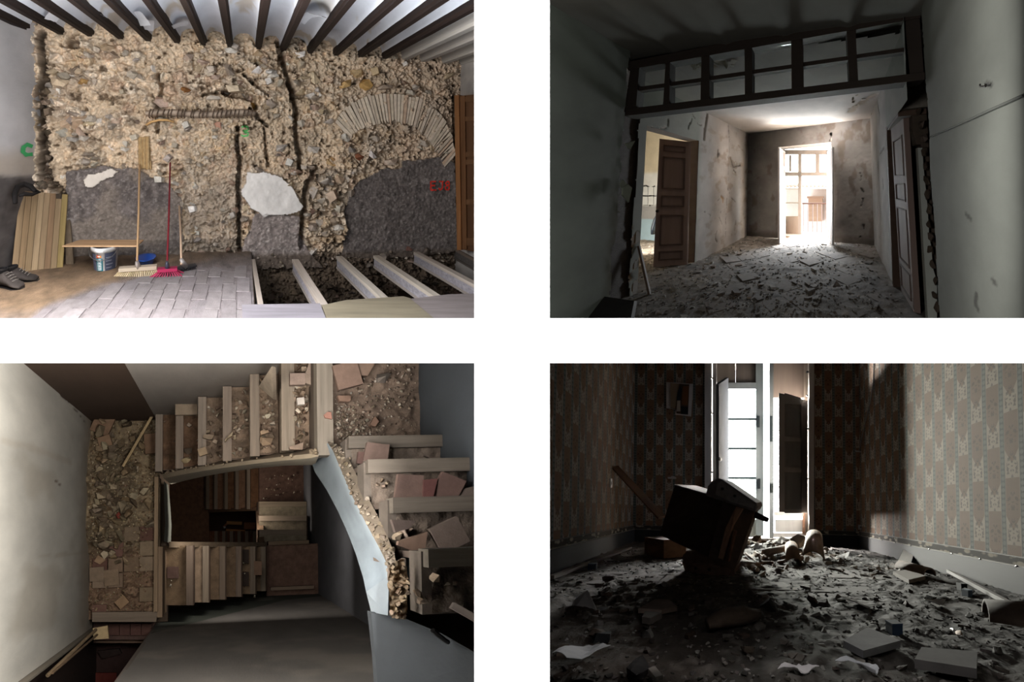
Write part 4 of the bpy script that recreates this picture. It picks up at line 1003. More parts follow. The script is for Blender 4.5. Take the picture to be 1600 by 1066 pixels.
# near right wall
S = Sheet(R2, (0.70 * KF, 0, 0), (0, -1, 0), (0, 0, 1), -2.36 * KF, -0.76, FZ, ZF, 0.012); a, b = S.a, S.b
S.cut(lambda y_, z_: -y_ / KF > 2.30 - 0.05 * fbm(y_ * 0 + 3, z_ * 5, 61) - 0.03 * fbm(y_ * 0 + 3, z_ * 20, 62))
S.h = 0.012 * (fbm(a * 3, b * 3, 63) - 0.5)
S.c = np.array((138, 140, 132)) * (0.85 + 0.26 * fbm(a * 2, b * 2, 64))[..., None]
P = S.poly
for px_, w in [([(1541, 130), (1549, 134)], 0.010), ([(1552, 438), (1556, 443)], 0.012), ([(1526, 460), (1523, 475), (1527, 482)], 0.014), ([(1510, 335), (1517, 342)], 0.012)]:
    d_ = linedist(P(px_), a + 0.01 * (fbm(a * 30, b * 30, 9) - 0.5), b); S.c = blend(S.c, (74, 72, 68), (1 - sstep(w * 0.5, w * 1.4, d_)) * 0.7)
wnr = S.build('wall_side', 'plaster', kind='structure', label='broad dim grey-green wall beside the door ajar')
V, F = tube([S.px(u, v, 0.008) for u, v in [(1456, 214), (1500, 195), (1550, 172), (1605, 148)]], 0.006, 6); add(R2, 'cable', V, F, 'plaster', (112, 114, 108), wnr)
V, F = tube([S.px(u, v, 0.02) for u, v in [(1540, 130), (1540, 134), (1549, 134), (1549, 130)]], 0.004, 6); add(R2, 'hook', V, F, 'metal', (60, 56, 54), wnr)
sbox('wall_backing', 0.74 * KF, 0.86 * KF, 0.76, 1.93, FZ - 0.1, ZF + 0.1, (70, 64, 58), 'masonry', kind='structure', label='masonry core of the near wall')

# --- ceilings and floor
S = Sheet(R2, (0, 0, ZC), (1, 0, 0), (0, 1, 0), XA - 0.02, XB + 0.35, 1.72, 5.14, 0.025); a, b = S.a, S.b
S.N = np.array([0, 0, -1.0]); S.h = 0.01 * (fbm(a * 3, b * 3, 71) - 0.5)
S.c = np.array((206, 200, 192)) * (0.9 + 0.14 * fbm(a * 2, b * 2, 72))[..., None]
P = S.poly
for px_, w in [([(1330, 175), (1340, 165), (1352, 158), (1365, 150)], 0.10), ([(1325, 172), (1328, 170)], 0.03), ([(1080, 96), (1098, 104), (1120, 100), (1140, 100)], 0.08)]:
    d_ = linedist(P(px_), a, b); m_ = (1 - sstep(w * 0.5, w, d_ + 0.12 * (fbm(a * 12, b * 12, 74) - 0.35))); S.h -= 0.02 * m_; S.c = blend(S.c, (150, 128, 98), m_ * 0.8)
S.cut(lambda x_, y_: y_ < 1.80 + (x_ + 2.06) * 0.113)
c2 = S.build('ceiling', 'plaster', kind='structure', label='pale ceiling of the inner room with flaking corners')
for i in range(26):
    u, v = [(1090 + rng.normal() * 9, 101 + rng.normal() * 2.5), (1132 + rng.normal() * 10, 100 + rng.normal() * 3), (1345 + rng.normal() * 12, 160 + rng.normal() * 7)][i % 3]
    p = S.px(u, v, 0.012); V, F = SHARDS[i % 12]; Vv = (V * [0.05, 0.04, 0.004]) @ rot(rng, 0.9).T
    add(R2, 'plaster_flake', Vv + p, F, 'plaster', jit(rng, (206, 200, 186), 8), c2)
V, F = abox(XA - 0.25, XB + 0.3, 2.12, 5.2, ZC + 0.03, ZC + 0.07); add(R2, 'roof_slab', V, F, 'black', (60, 56, 52), kind='structure', label='dark slab over the french window room')
S = Sheet(R2, (0, 0, ZF), (1, 0, 0), (0, 1, 0), -2.35, 0.75, 0.76, 2.15, 0.03); a, b = S.a, S.b
S.N = np.array([0, 0, -1.0]); S.h = 0.01 * (fbm(a * 3, b * 3, 75) - 0.5)
for xx in (-1.6, -1.05, -0.5, 0.05): S.h += 0.02 * np.exp(-((a - xx) / 0.05) ** 2)  # raised ridges stand in for the mullions' shadow bands
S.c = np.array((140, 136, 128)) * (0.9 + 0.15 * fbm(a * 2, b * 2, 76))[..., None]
S.build('ceiling', 'plaster', kind='structure', label='dim near ceiling, mullion shadow bands built as ridges, above the glazed transom')
V, F = abox(-2.7, 1.0, 0.76, 2.2, ZF + 0.03, ZF + 0.1); add(R2, 'roof_slab', V, F, 'black', (60, 56, 52), kind='structure', label='dark slab over the french window room')
S2f = Sheet(R2, (0, 0, FZ), (1, 0, 0), (0, 1, 0), -5.0, 0.86, 0.80, 5.14, 0.022); a, b = S2f.a, S2f.b
lum = fbm(a * 3, b * 3, 81)
S2f.h = 0.05 * np.clip(fbm(a * 2.5, b * 2.5, 82) - 0.45, 0, 1) + 0.035 * np.clip(fbm(a * 9, b * 9, 83) - 0.4, 0, 1) + 0.012 * fbm(a * 28, b * 28, 84)
S2f.c = np.array((150, 140, 128)) * (0.62 + 0.7 * fbm(a * 7, b * 7, 85))[..., None]
S2f.c = blend(S2f.c, (184, 176, 166), sstep(0.52, 0.7, fbm(a * 16, b * 16, 86)) * 0.5)
f2_ = S2f.build('floor', 'dust', kind='structure', label='dusty floor strewn with plaster debris in the window room', smooth=False)
def floor_at(S, px_, py_): return float(S.hh(px_, py_))
# bedded floor tiles showing through the dust
for i in range(-3, 16):
    for j in range(-8, 10):
        tx = -0.9 + (i + j) * 0.18 * 0.98; ty = 3.3 + (j - i) * 0.18 + 1.0
        if not (-2.1 < tx < 0.36 and 2.1 < ty < 4.7) or rng.random() < 0.62: continue
        V, F = obox((tx, ty, FZ + 0.009 + rng.normal() * 0.005), (0.085, 0.085, rng.normal() * 0.003), (-0.085, 0.085, 0), (0, 0, 0.008))
        add(R2, 'floor_tile', V, F, 'clay', jit(rng, (160, 148, 138), 8), f2_)
lb = 'broken plaster or tile piece lying on the dusty floor before the french window'
for i in range(90):
    if i < 60: px_, py_ = rng.uniform(-2.15, 0.38), rng.uniform(1.7, 4.6)
    else: px_, py_ = rng.normal() * 0.6 - 0.8, 2.2 + rng.normal() * 0.35
    if not (-2.2 < px_ < 0.42): continue
    V, F = (SHARDS if rng.random() < 0.7 else LUMPS)[rng.integers(12)]
    s_ = rng.uniform(0.03, 0.075); Vv = (V * [s_, s_ * rng.uniform(0.5, 1), s_ * 0.22]) @ rot(rng, 0.18).T
    add(R2, 'plaster_shard', Vv + [px_, py_, FZ + floor_at(S2f, px_, py_) + s_ * 0.12], F, 'plaster', jit(rng, [(176, 168, 158), (150, 132, 118), (200, 194, 186), (126, 112, 100)][rng.integers(4)], 10), label=lb, cat='debris', group='debris on the floor before the french window')
def place2(rg):
    t = rg.random()
    if t < 0.5: x_, y_ = rg.uniform(-2.25, 0.45), rg.uniform(1.5, 4.9)
    elif t < 0.8: x_, y_ = -0.9 + rg.normal() * 0.9, 2.15 + rg.normal() * 0.4
    else: x_, y_ = rg.uniform(-4.2, -2.4), rg.uniform(2.4, 4.1)
    if y_ < 1.2 or x_ > 0.46: return None
    return np.array([x_, y_, FZ + floor_at(S2f, x_, y_) + 0.004])
crumbs(R2, 'plaster_crumbs', 2600, place2, 0.017, [(186, 180, 170), (140, 128, 116), (206, 202, 196), (112, 100, 90)], 31, label='fine plaster crumbs scattered over the dusty floor', cat='debris')

# --- glazed transom across the opening
tp0 = np.array([-2.44, 2.07, 0]) * KF; tp1 = np.array([0.70, 2.43, 0]) * KF; tA = unit(tp1 - tp0)
pt_ = (tp0, unit(np.cross(tA, (0, 0, 1))))
tr = thing(R2, 'glazed_transom', R2.on(1210, 160, pt_), 'long dark wooden transom of twelve panes above the opening', 'transom')
def Z(x_, y_): return (858 + x_ / 2.132, y_ / 2.132)
def tbar(name, pts, d0, d1, col=(64, 56, 51)):
    n = unit(pt_[1]); Pq = [R2.on(*Z(*p), pt_) + n * d0 for p in pts]
    V, F = prism(Pq, n * (d1 - d0)); add(R2, name, V, F, 'paint', col, tr, rc=boardrc(V, tA))
topl = [(272, 216), (1225, 40)]; 
tbar('top_rail', [(268, 216), (1222, 30), (1228, 74), (275, 240)], -0.05, 0.05)
tbar('bottom_rail', [(268, 370), (1240, 252), (1240, 276), (268, 392)], -0.06, 0.06)
vb = [((283, 312), (262, 300)), ((398, 412), (389, 410)), ((515, 541), (512, 541)), ((656, 681), (657, 681)), ((808, 846), (810, 848)), ((989, 1018), (998, 1027)), ((1177, 1226), (1196, 1240))]
def ytop(x_): return 240 + (x_ - 275) * (74 - 240) / (1228 - 275)
def ybot(x_): return 370 + (x_ - 268) * (252 - 370) / (1240 - 268)
for k, ((a0, a1), (b0, b1)) in enumerate(vb):
    tbar('mullion', [(a0, ytop(a0) - 6), (a1, ytop(a1) - 6), (b1, ybot(b1) + 6), (b0, ybot(b0) + 6)], -0.045, 0.045)
for k in range(6):
    xl = (vb[k][0][1] + vb[k][1][1]) / 2; xr = (vb[k + 1][0][0] + vb[k + 1][1][0]) / 2
    ym0 = (ytop(xl) + ybot(xl)) / 2; ym1 = (ytop(xr) + ybot(xr)) / 2
    tbar('glazing_bar', [(xl - 4, ym0 - 6), (xr + 4, ym1 - 6), (xr + 4, ym1 + 7), (xl - 4, ym0 + 7)], -0.03, 0.03)
    for (y0f, y1f) in ((lambda q: ytop(q), lambda q: (ytop(q) + ybot(q)) / 2), (lambda q: (ytop(q) + ybot(q)) / 2, lambda q: ybot(q))):
        n = unit(pt_[1]); Pq = [R2.on(*Z(*p), pt_) for p in [(xl - 3, y0f(xl)), (xr + 3, y0f(xr)), (xr + 3, y1f(xr)), (xl - 3, y1f(xl))]]
        V, F = prism(Pq, n * 0.004); add(R2, 'pane', V, F, 'glass', (255, 255, 255), tr)
# dark box and stick near the left jamb
q = [R2.at(u, v, 1, yy) for u, v, yy in [(912, 459, 1.52), (991, 470, 1.60), (983, 512, 1.42), (889, 512, 1.36)]]
V, F = prism(q, (0.0, 0.03, -0.02)); add(R2, 'dark_board', V, F, 'paint', (44, 42, 41), label='black board standing low beside the grey-green wall', cat='board')
A_, B_ = R2.at(1015, 460, 2, FZ + 0.02), R2.at(998, 384, 0, XA + 0.02)
V, F, rc = bar(A_, B_, 0.03, 0.02, (0, 1, 0)); add(R2, 'leaning_stick', V, F, 'wood', (120, 98, 84), rc=rc, label='thin wooden stick leaning on the doorway jamb', cat='stick')
# ------------------------------------------------------------------ room 3: looking down the stairwell (y runs down the well)
rng = np.random.default_rng(31); random.seed(12)
def at3(u, v, d): return R3.at(u, v, 1, d)
def flat3(name, px_, d, th, mat, col, par=None, rcd=None, **kw):
    V, F = prism([at3(u, v, d) for u, v in px_], (0, th, 0))
    return add(R3, name, V, F, mat, col, par, rc=boardrc(V, rcd) if rcd is not None else None, **kw)
def rect3(name, x0, x1, z0, z1, d0, d1, mat, col, par=None, grain=None, **kw):
    V, F = abox(x0, x1, d0, d1, z0, z1)
    rc = boardrc(V, grain) if grain is not None else None
    return add(R3, name, V, F, mat, col, par, rc=rc, **kw)
XW, ZT, ZBW, XR, XRL = -1.66, 1.49, -1.21, 1.585, 1.80
RS = 0.20
# --- walls
def vwall(name, o, A, lo, hi, d0, d1, N, base, seed, mat='plaster', step=0.025, fn=None, **kw):
    S = Sheet(R3, o, A, (0, 1, 0), lo, hi, d0, d1, step); S.N = np.array(N, float)
    a, b = S.a, S.b
    S.h = 0.010 * (fbm(a * 3, b * 3, seed) - 0.5)
    S.c = np.array(base, float) * (0.88 + 0.2 * fbm(a * 2, b * 2, seed + 1))[..., None]
    if fn: fn(S, a, b)
    S.c = np.clip(S.c, 4, 250)
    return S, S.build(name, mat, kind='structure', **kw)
def f_left(S, a, b):
    for px_, w, col in [([(52, 566), (62, 578), (76, 595), (100, 622), (118, 640), (135, 662)], 0.010, (110, 96, 82)), ([(5, 690), (50, 700), (110, 722)], 0.05, (196, 180, 160)), ([(60, 870), (110, 866), (142, 862)], 0.03, (188, 172, 150)), ([(88, 752), (95, 757)], 0.014, (96, 70, 56))]:
        d_ = linedist(S.poly(px_), a + 0.03 * (fbm(a * 12, b * 12, 5) - 0.5), b + 0.03 * (fbm(a * 12, b * 12, 6) - 0.5)); m_ = 1 - sstep(w * 0.3, w, d_ + (0.05 * (fbm(a * 6, b * 6, 55) - 0.4) if w > 0.02 else 0)); S.c = blend(S.c, col, m_ * (0.7 if w < 0.02 else 0.3)); S.h -= 0.01 * m_ * (w < 0.02)
    S.c = blend(S.c, (150, 132, 112), sstep(3.05, 3.45, b + 0.3 * (fbm(a * 4, b * 4, 7) - 0.5)) * 0.5)
    S.c = blend(S.c, (196, 186, 170), sstep(0.5, 0.68, fbm(a * 1.6, b * 1.6, 9)) * 0.6)
vwall('wall_left', (XW, 0, 0), (0, 0, 1), -1.19, 1.80, 1.35, 3.5, (1, 0, 0), (226, 220, 208), 1, fn=f_left, label='tall whitewashed stairwell wall beside the rubble landing')
def f_top(S, a, b):
    S.c = blend(S.c, (150, 140, 130), sstep(0.22, 0.0, (2.0 + (0.76 - a) * 0.80) - b) * 0.5)
vwall('wall_top', (0, 0, ZT), (1, 0, 0), -0.82, 1.7, 1.1, 3.45, (0, 0, -1), (176, 168, 160), 11, fn=f_top, label='grey plastered stairwell wall above the upper flight')
rect3('wall_corner', -0.84, -0.80, ZT + 0.01, 2.4, 1.1, 3.5, 'plaster', (150, 140, 130), kind='structure', label='return of the plastered wall beside the dark doorway')
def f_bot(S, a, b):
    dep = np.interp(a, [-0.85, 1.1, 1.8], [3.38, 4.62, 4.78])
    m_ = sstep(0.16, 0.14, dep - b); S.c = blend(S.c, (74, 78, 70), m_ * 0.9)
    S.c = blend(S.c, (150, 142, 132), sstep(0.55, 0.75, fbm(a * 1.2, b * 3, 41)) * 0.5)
vwall('wall_bottom', (0, 0, ZBW), (1, 0, 0), -0.85, 1.82, 1.6, 5.0, (0, 0, 1), (118, 113, 108), 21, fn=f_bot, label='broad grey stairwell wall with a dark painted band above the lower flight')
rect3('wall_corner', -0.87, -0.83, -2.6, ZBW, 1.6, 4.3, 'plaster', (110, 100, 92), kind='structure', label='edge of the grey wall beside the lower doorway')
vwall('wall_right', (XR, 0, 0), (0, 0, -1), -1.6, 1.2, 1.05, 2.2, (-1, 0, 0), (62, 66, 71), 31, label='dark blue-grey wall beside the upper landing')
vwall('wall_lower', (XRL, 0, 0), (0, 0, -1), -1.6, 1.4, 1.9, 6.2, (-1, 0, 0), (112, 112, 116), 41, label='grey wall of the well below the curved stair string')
rect3('wall_shaft', -1.75, 2.0, 1.50, 1.56, 2.2, 9.2, 'plaster', (92, 74, 62), kind='structure', label='brown wall deep in the stairwell')
# doors at both ends of the rubble landing
dd = thing(R3, 'door_2', (-1.24, 3.25, 1.82), 'dark closed door above the rubble landing', kind='structure')
rect3('leaf', -1.66, -0.83, 1.80, 1.86, 1.2, 3.30, 'dark_wood', (38, 33, 31), dd, (0, 1, 0))
rect3('rail', -1.66, -0.83, 1.78, 1.80, 2.9, 3.0, 'dark_wood', (54, 44, 38), dd, (1, 0, 0)); rect3('bolt', -1.05, -0.90, 1.775, 1.80, 2.98, 3.02, 'metal', (70, 50, 42), dd)
rect3('threshold', XW, -0.80, 1.69, 1.80, 3.24, 3.5, 'wood', (150, 128, 104), dd, (1, 0, 0)); rect3('threshold', XW, -0.80, 1.60, 1.69, 3.33, 3.5, 'plaster', (176, 158, 136), dd)
rect3('wall_recess', -1.80, -1.74, -2.8, -1.20, 1.2, 4.4, 'plaster', (66, 50, 44), kind='structure', label='dark brown wall below the end of the white wall')
rect3('wall_recess', -1.80, -1.60, -1.215, -1.195, 1.35, 3.5, 'plaster', (150, 140, 126), kind='structure', label='end face of the white wall')

# --- rubble landing
LD = 3.40
S3f = Sheet(R3, (0, LD, 0), (1, 0, 0), (0, 0, 1), XW, -0.785, -1.06, 1.62, 0.013); a, b = S3f.a, S3f.b
S3f.N = np.array([0, -1.0, 0])
heap = sstep(0.55, 0.0, a - XW + 0.15 * (fbm(a * 4, b * 4, 3) - 0.5)) * sstep(-0.35, 0.1, b) * sstep(1.5, 0.9, b)
S3f.h = 0.10 * heap * (0.6 + 0.6 * fbm(a * 6, b * 6, 4)) + 0.016 * fbm(a * 14, b * 14, 5) + 0.02 * sstep(0.5, 0.7, fbm(a * 7, b * 7, 6)) - 0.01
S3f.c = np.array((136, 118, 94)) * (0.72 + 0.5 * fbm(a * 8, b * 8, 7))[..., None]
S3f.c = blend(S3f.c, (186, 166, 132), sstep(0.55, 0.7, fbm(a * 25, b * 25, 8)) * 0.5)
S3f.c = blend(S3f.c, (128, 90, 74), sstep(0.0, -0.4, b) * 0.4)
lnd = S3f.build('floor_landing', 'dust', kind='structure', smooth=False, label='middle landing covered in dust and rubble beside the white wall')
def up3(V): return np.stack([V[:, 0], -V[:, 2], V[:, 1]], 1)
def drop(S, u, v, lump, size, tilt, col, name, label=None, cat=None, group=None, par=None, mat='masonry', k=0.35, extra=0.0, lib=None, ang=None):
    a_, b_ = S.ab(u, v); hh = float(S.hh(a_, b_)) + extra
    V, F = lib[lump % len(lib)] if lib is not None else LUMPS[lump % 14]
    Rm = rot(rng, tilt)
    if ang is not None: Rm = np.array([[math.cos(ang), -math.sin(ang), 0], [math.sin(ang), math.cos(ang), 0], [0, 0, 1.0]])
    Vl = (V * np.array(size)) @ Rm.T
    Vl[:, 2] += size[2] * k
    W = S.pt(a_, b_, hh) + Vl[:, :1] * S.A + Vl[:, 1:2] * S.B + Vl[:, 2:] * S.N
    return add(S.R, name, W, F, mat, col, par, label=label, cat=cat, group=group)
for i in range(-1, 5):                       # square floor tiles of the landing, some bare
    for j in range(-7, 3):
        cx = -1.52 + i * 0.195; cz = -0.96 + (j + 6) * 0.195
        if cx > -0.85 or cz > 1.55 or cx < XW: continue
        bare = cz < 0.05 and rng.random() < 0.62
        if not bare: continue
        rect3('floor_tile', cx - 0.09, cx + 0.09, cz - 0.09, cz + 0.09, LD - 0.022 + rng.normal() * 0.002, LD - 0.004, 'clay', jit(rng, [(112, 82, 70), (134, 112, 92), (142, 122, 100), (104, 76, 66)][rng.integers(4)], 8), lnd)
def in_heap(n):
    out = []
    while len(out) < n:
        u = 150 + abs(rng.normal()) * 30 + rng.random() * 10; v = rng.uniform(640, 880) if rng.random() < 0.25 else 785 + rng.normal() * 48
        if 152 < u < 246 and 640 < v < 945 and not (u > 205 and v > 790 and rng.random() < 0.8): out.append((u, v))
    return out
for u, v in in_heap(150):
    s = rng.uniform(0.034, 0.082)
    flat = rng.random() < 0.4
    drop(S3f, u, v, rng.integers(14), (s * 1.15, s * rng.uniform(0.6, 0.95), s * (0.25 if flat else 0.6)), 0.35, jit(rng, [(176, 158, 130), (160, 142, 116), (188, 170, 142), (142, 124, 102), (172, 148, 116)][rng.integers(5)], 9), 'rubble_lump',
         'broken yellowish masonry lump in the rubble heap along the white wall', 'rubble', 'rubble lumps on the middle landing', lib=SHARDS if flat else LUMPS)
for lb, u, v, w, hh_, ang, col in [('large square clay tile lying at the top of the rubble landing', 175, 644, 0.15, 0.12, 0.5, (142, 116, 94)), ('clay tile half buried beside the white wall near the threshold', 163, 665, 0.12, 0.13, -0.4, (136, 108, 86)),
                                  ('upright leaning clay tile next to the first wooden step', 238, 695, 0.085, 0.13, 0.1, (130, 102, 80)), ('square tan tile touching the white wall below the heap', 153, 897, 0.09, 0.09, 0.02, (140, 120, 100)),
                                  ('square tan tile beside the tile touching the white wall', 176, 902, 0.09, 0.10, 0.06, (142, 120, 98)), ('pentagonal broken tile at the foot of the rubble heap', 158, 874, 0.09, 0.08, 0.5, (162, 132, 104)),
                                  ('dark red tile fragment in the rubble heap', 189, 806, 0.045, 0.06, 0.1, (128, 62, 50)), ('broken tile among crumbs near the lower beam', 192, 940, 0.07, 0.06, 0.7, (160, 130, 100)),
                                  ('tilted tile piece near the top of the rubble heap', 168, 695, 0.08, 0.09, 0.3, (142, 114, 90))]:
    sq = prism([(-1, -1, -1), (1, -1, -1), (1, 1, -1), (-1, 1, -1)], (0, 0, 2.0)) if 'pentagonal' not in lb and 'fragment' not in lb else SHARDS[3]
    drop(S3f, u, v, 0, (w, hh_, 0.012), 0.1, col, 'floor_tile_piece', lb, 'tile', lib=[sq], mat='clay', ang=ang, extra=0.02)
A_, B_ = S3f.px(196, 732, 0.08), S3f.px(244, 651, 0.10)
V, F, rc = bar(A_, B_, 0.032, 0.02, (0, -1, 0)); add(R3, 'wooden_lath', V, F, 'wood', (176, 150, 112), rc=rc, label='straight wooden lath lying across the rubble landing', cat='stick')
def place3(rg):
    x_ = rg.uniform(XW + 0.02, -0.80); z_ = rg.uniform(-1.02, 1.55)
    return np.array([x_, LD - float(S3f.hh(x_, z_)) - 0.004, z_])
place3.frame = up3
crumbs(R3, 'rubble_crumbs', 1900, place3, 0.013, [(196, 172, 134), (170, 146, 112), (214, 196, 164), (140, 112, 88)], 41, label='fine rubble crumbs over the middle landing', cat='rubble')

# --- upper flight: seven wooden nosings with filled treads
nos = [497, 441, 392, 350, 312, 278, 247.5]
dep = [2.0 + RS * i for i in range(7)]
xs_ = [(u - 345) / 400 * d for u, d in zip(nos, dep)]
zi = [0.66, 0.665, 0.68, 0.695, 0.71, 0.73, 0.75]
flu = thing(R3, 'stair_flight', (0, 3.4, 1.1), 'upper flight of wooden-nosed stairs filled with rubble', 'stairs')
TREAD = []
for k in range(1, 7):
    x0, x1, d = xs_[k], xs_[k - 1] + 0.03, dep[k]
    tr_ = rect3('tread', x0 + 0.07, x1, zi[k] + 0.04, ZT, d + 0.012, d + 0.10, 'dust', jit(rng, (134, 114, 98), 6), flu)
    w = 0.075 if k > 1 else 0.10
    rect3('nosing', x0 - 0.012, x0 + w, zi[k] + 0.02, ZT - 0.01, d - 0.02, d + 0.05, 'wood', jit(rng, (138, 124, 110), 6), flu, (0, 0, 1))
    rect3('riser', x0 + 0.006, x0 + 0.05, zi[k] + 0.04, ZT, d + 0.05, d + RS + 0.02, 'plaster', (96, 78, 66), flu)
    S = Sheet(R3, (0, d, 0), (1, 0, 0), (0, 0, 1), x0 + 0.07, x1, zi[k] + 0.05, ZT - 0.01, 0.012); S.N = np.array([0, -1.0, 0]); a, b = S.a, S.b
    dense = {1: 0.8, 2: 1.0, 3: 0.9, 4: 0.6, 5: 0.15, 6: 0.1}[k]
    S.h = -0.012 + dense * 0.03 * fbm(a * 9, b * 9, 60 + k) + 0.008 * fbm(a * 30, b * 30, 70 + k)
    S.c = np.array((132, 112, 94) if k < 5 else (112, 86, 66)) * (0.7 + 0.55 * fbm(a * 10, b * 10, 80 + k))[..., None]
    S.build('tread_fill', 'dust', parent=flu, smooth=False)
    TREAD.append((k, S, x0, x1))
rect3('nosing', xs_[0] - 0.012, xs_[0] + 0.115, 0.58, ZT, dep[0] - 0.02, dep[0] + 0.05, 'wood', (130, 120, 108), flu, (0, 0, 1))
rect3('riser', xs_[0] + 0.006, xs_[0] + 0.05, 0.6, ZT, dep[0] + 0.05, dep[1] + 0.02, 'plaster', (96, 80, 68), flu)
rect3('edge_board', -0.84, -0.79, -0.98, 0.74, 3.34, 3.50, 'wood', (150, 126, 100), flu, (0, 0, 1))
lbs = 'broken plaster and tile lumps on the treads of the upper flight'
for k, S, x0, x1 in TREAD:
    nn = {1: 48, 2: 56, 3: 38, 4: 20, 5: 3, 6: 3}[k]
    for i in range(nn):
        aa = rng.uniform(x0 + 0.09, x1 - 0.05); bb = rng.uniform(zi[k] + 0.08, ZT - 0.06)
        s = rng.uniform(0.016, 0.038); V, F = (SHARDS if rng.random() < 0.5 else LUMPS)[rng.integers(12)]
        Vl = up3((V * [s, s * rng.uniform(0.6, 1), s * 0.4]) @ rot(rng, 0.4).T)
        add(R3, 'stair_rubble', Vl + [aa, S.o[1] - float(S.hh(aa, bb)) - s * 0.2, bb], F, 'masonry', jit(rng, [(150, 130, 110), (172, 152, 130), (128, 106, 90), (190, 176, 156)][rng.integers(4)], 9), label='small broken lump on the treads of the upper flight', cat='rubble', group='rubble on the upper flight')
sqt = prism([(-1, -1, -1), (1, -1, -1), (1, 1, -1), (-1, 1, -1)], (0, 0, 2.0))
SD = {k: S for k, S, _, _ in TREAD}
for lb, k, u, v, w, h_, ang, col, lib in [('clean rectangular tile resting at the wall end of the second lowest step', 5, 292, 641, 0.125, 0.075, 0.0, (150, 132, 112), [sqt]),
        ('pale rounded stone on the second lowest step', 5, 291, 721, 0.065, 0.035, 0.2, (196, 174, 136), LUMPS), ('dark stone beside the pale stone on a step', 5, 295, 705, 0.05, 0.045, 0.4, (104, 90, 76), LUMPS),
        ('long pale shard lying over a wooden nosing', 3, 357, 690, 0.05, 0.16, 0.0, (168, 150, 124), [SHARDS[5]]), ('rounded tile piece on the rubble-filled step', 2, 415, 691, 0.065, 0.05, 0.1, (160, 136, 112), LUMPS),
        ('square tile lying near the wall end of the top step', 1, 462, 598, 0.065, 0.05, 0.0, (150, 130, 118), [sqt]), ('broken tile leaning at the top step beside the landing', 1, 487, 590, 0.07, 0.10, -0.35, (146, 128, 114), [sqt]),
        ('white plaster cube on the top step', 1, 467, 632, 0.03, 0.03, 0.1, (206, 196, 186), [sqt]), ('grey-brown shard across the third lowest step', 4, 325, 685, 0.08, 0.05, 0.3, (140, 122, 102), [SHARDS[2]]),
        ('small square tile at the string end of the third lowest step', 4, 317, 708, 0.045, 0.04, 0.3, (158, 136, 110), [sqt]), ('broad flat shard at the string end of the top step', 1, 460, 700, 0.09, 0.06, 0.4, (146, 126, 110), [SHARDS[7]]),
        ('flat tan shard on the middle step near the string', 2, 412, 680, 0.06, 0.045, 0.1, (156, 132, 108), [SHARDS[8]])]:
    drop(SD[k], u, v, 0 if len(lib) == 1 else rng.integers(14), (w, h_, 0.014 if len(lib) == 1 else 0.03), 0.05, col, 'tile_piece', lb, 'tile', lib=lib, mat='clay', ang=ang, extra=0.03)
tq = [at3(404, 604, 2.38), at3(425, 572, 1.95), at3(427, 624, 2.30)]
V, F = prism(tq, (0.035, 0.02, 0)); add(R3, 'broken_tile', V, F, 'clay', (176, 160, 142), label='triangular broken tile propped upright against the stair wall', cat='tile')
# plaster string edging the upper flight
def strip(name, top, bot, mat, cols, par, smooth=True, **kw):
    n = len(top); V = np.array(list(top) + list(bot)); F = [(i, i + 1, n + i + 1, n + i) for i in range(n - 1)]
    return add(R3, name, V, F, mat, cols, par, smooth=smooth, **kw)
T0 = [at3(u, v, d) for u, v, d in [(253, 741, 3.22), (280, 735, 3.02), (315, 729, 2.80), (350, 725, 2.60), (395, 719, 2.40), (440, 714, 2.2), (485, 709, 2.02), (497, 706, 1.98)]]
T1 = [at3(u, v, d) for u, v, d in [(256, 748, 3.22), (283, 742, 3.02), (317, 736, 2.80), (352, 731, 2.60), (396, 725, 2.40), (441, 720, 2.2), (485, 716, 2.02), (498, 713, 1.98)]]
T2 = [at3(u, v, d) for u, v, d in [(267, 757, 3.60), (290, 751, 3.42), (322, 744, 3.18), (356, 738, 2.95), (399, 732, 2.72), (443, 728, 2.52), (480, 727, 2.40), (492, 727, 2.38)]]
st3 = thing(R3, 'stair_string', at3(380, 735, 3.2), 'pale crumbling plaster string below the upper flight', 'stair string')
strip('top_edge', T0, T1, 'plaster', (176, 160, 138), st3); strip('side_face', T1, T2, 'plaster', (196, 186, 168), st3)
strip('back_face', [p + [0, 0.25, 0.12] for p in T0], T0, 'plaster', (150, 134, 116), st3)
for i in range(26):
    t = rng.random() * 6.9; j = int(t); p = T0[j] + (T0[j + 1] - T0[j]) * (t - j)
    V, F = LUMPS[rng.integers(14)]; s = rng.uniform(0.010, 0.024); add(R3, 'plaster_lump', V * [s, s * 0.7, s] + p + [0, -0.01, rng.uniform(-0.01, 0.02)], F, 'masonry', jit(rng, (168, 148, 124), 10), st3)
# inner edge of the rubble landing
ie = thing(R3, 'landing_edge', at3(260, 800, 3.5), 'whitewashed edge of the rubble landing facing the well', 'stair string')
e0 = [at3(u, v, 3.40) for u, v in [(256, 752), (257, 790), (258, 820), (256, 846)]]; e1 = [at3(u, v, 3.62) for u, v in [(263, 758), (266, 790), (268, 820), (267, 849)]]
strip('side_face', e0, e1, 'plaster', (124, 124, 114), ie)
rect3('soffit', -1.66, -0.72, -1.2, 1.5, 3.62, 3.70, 'plaster', (100, 84, 70), ie)

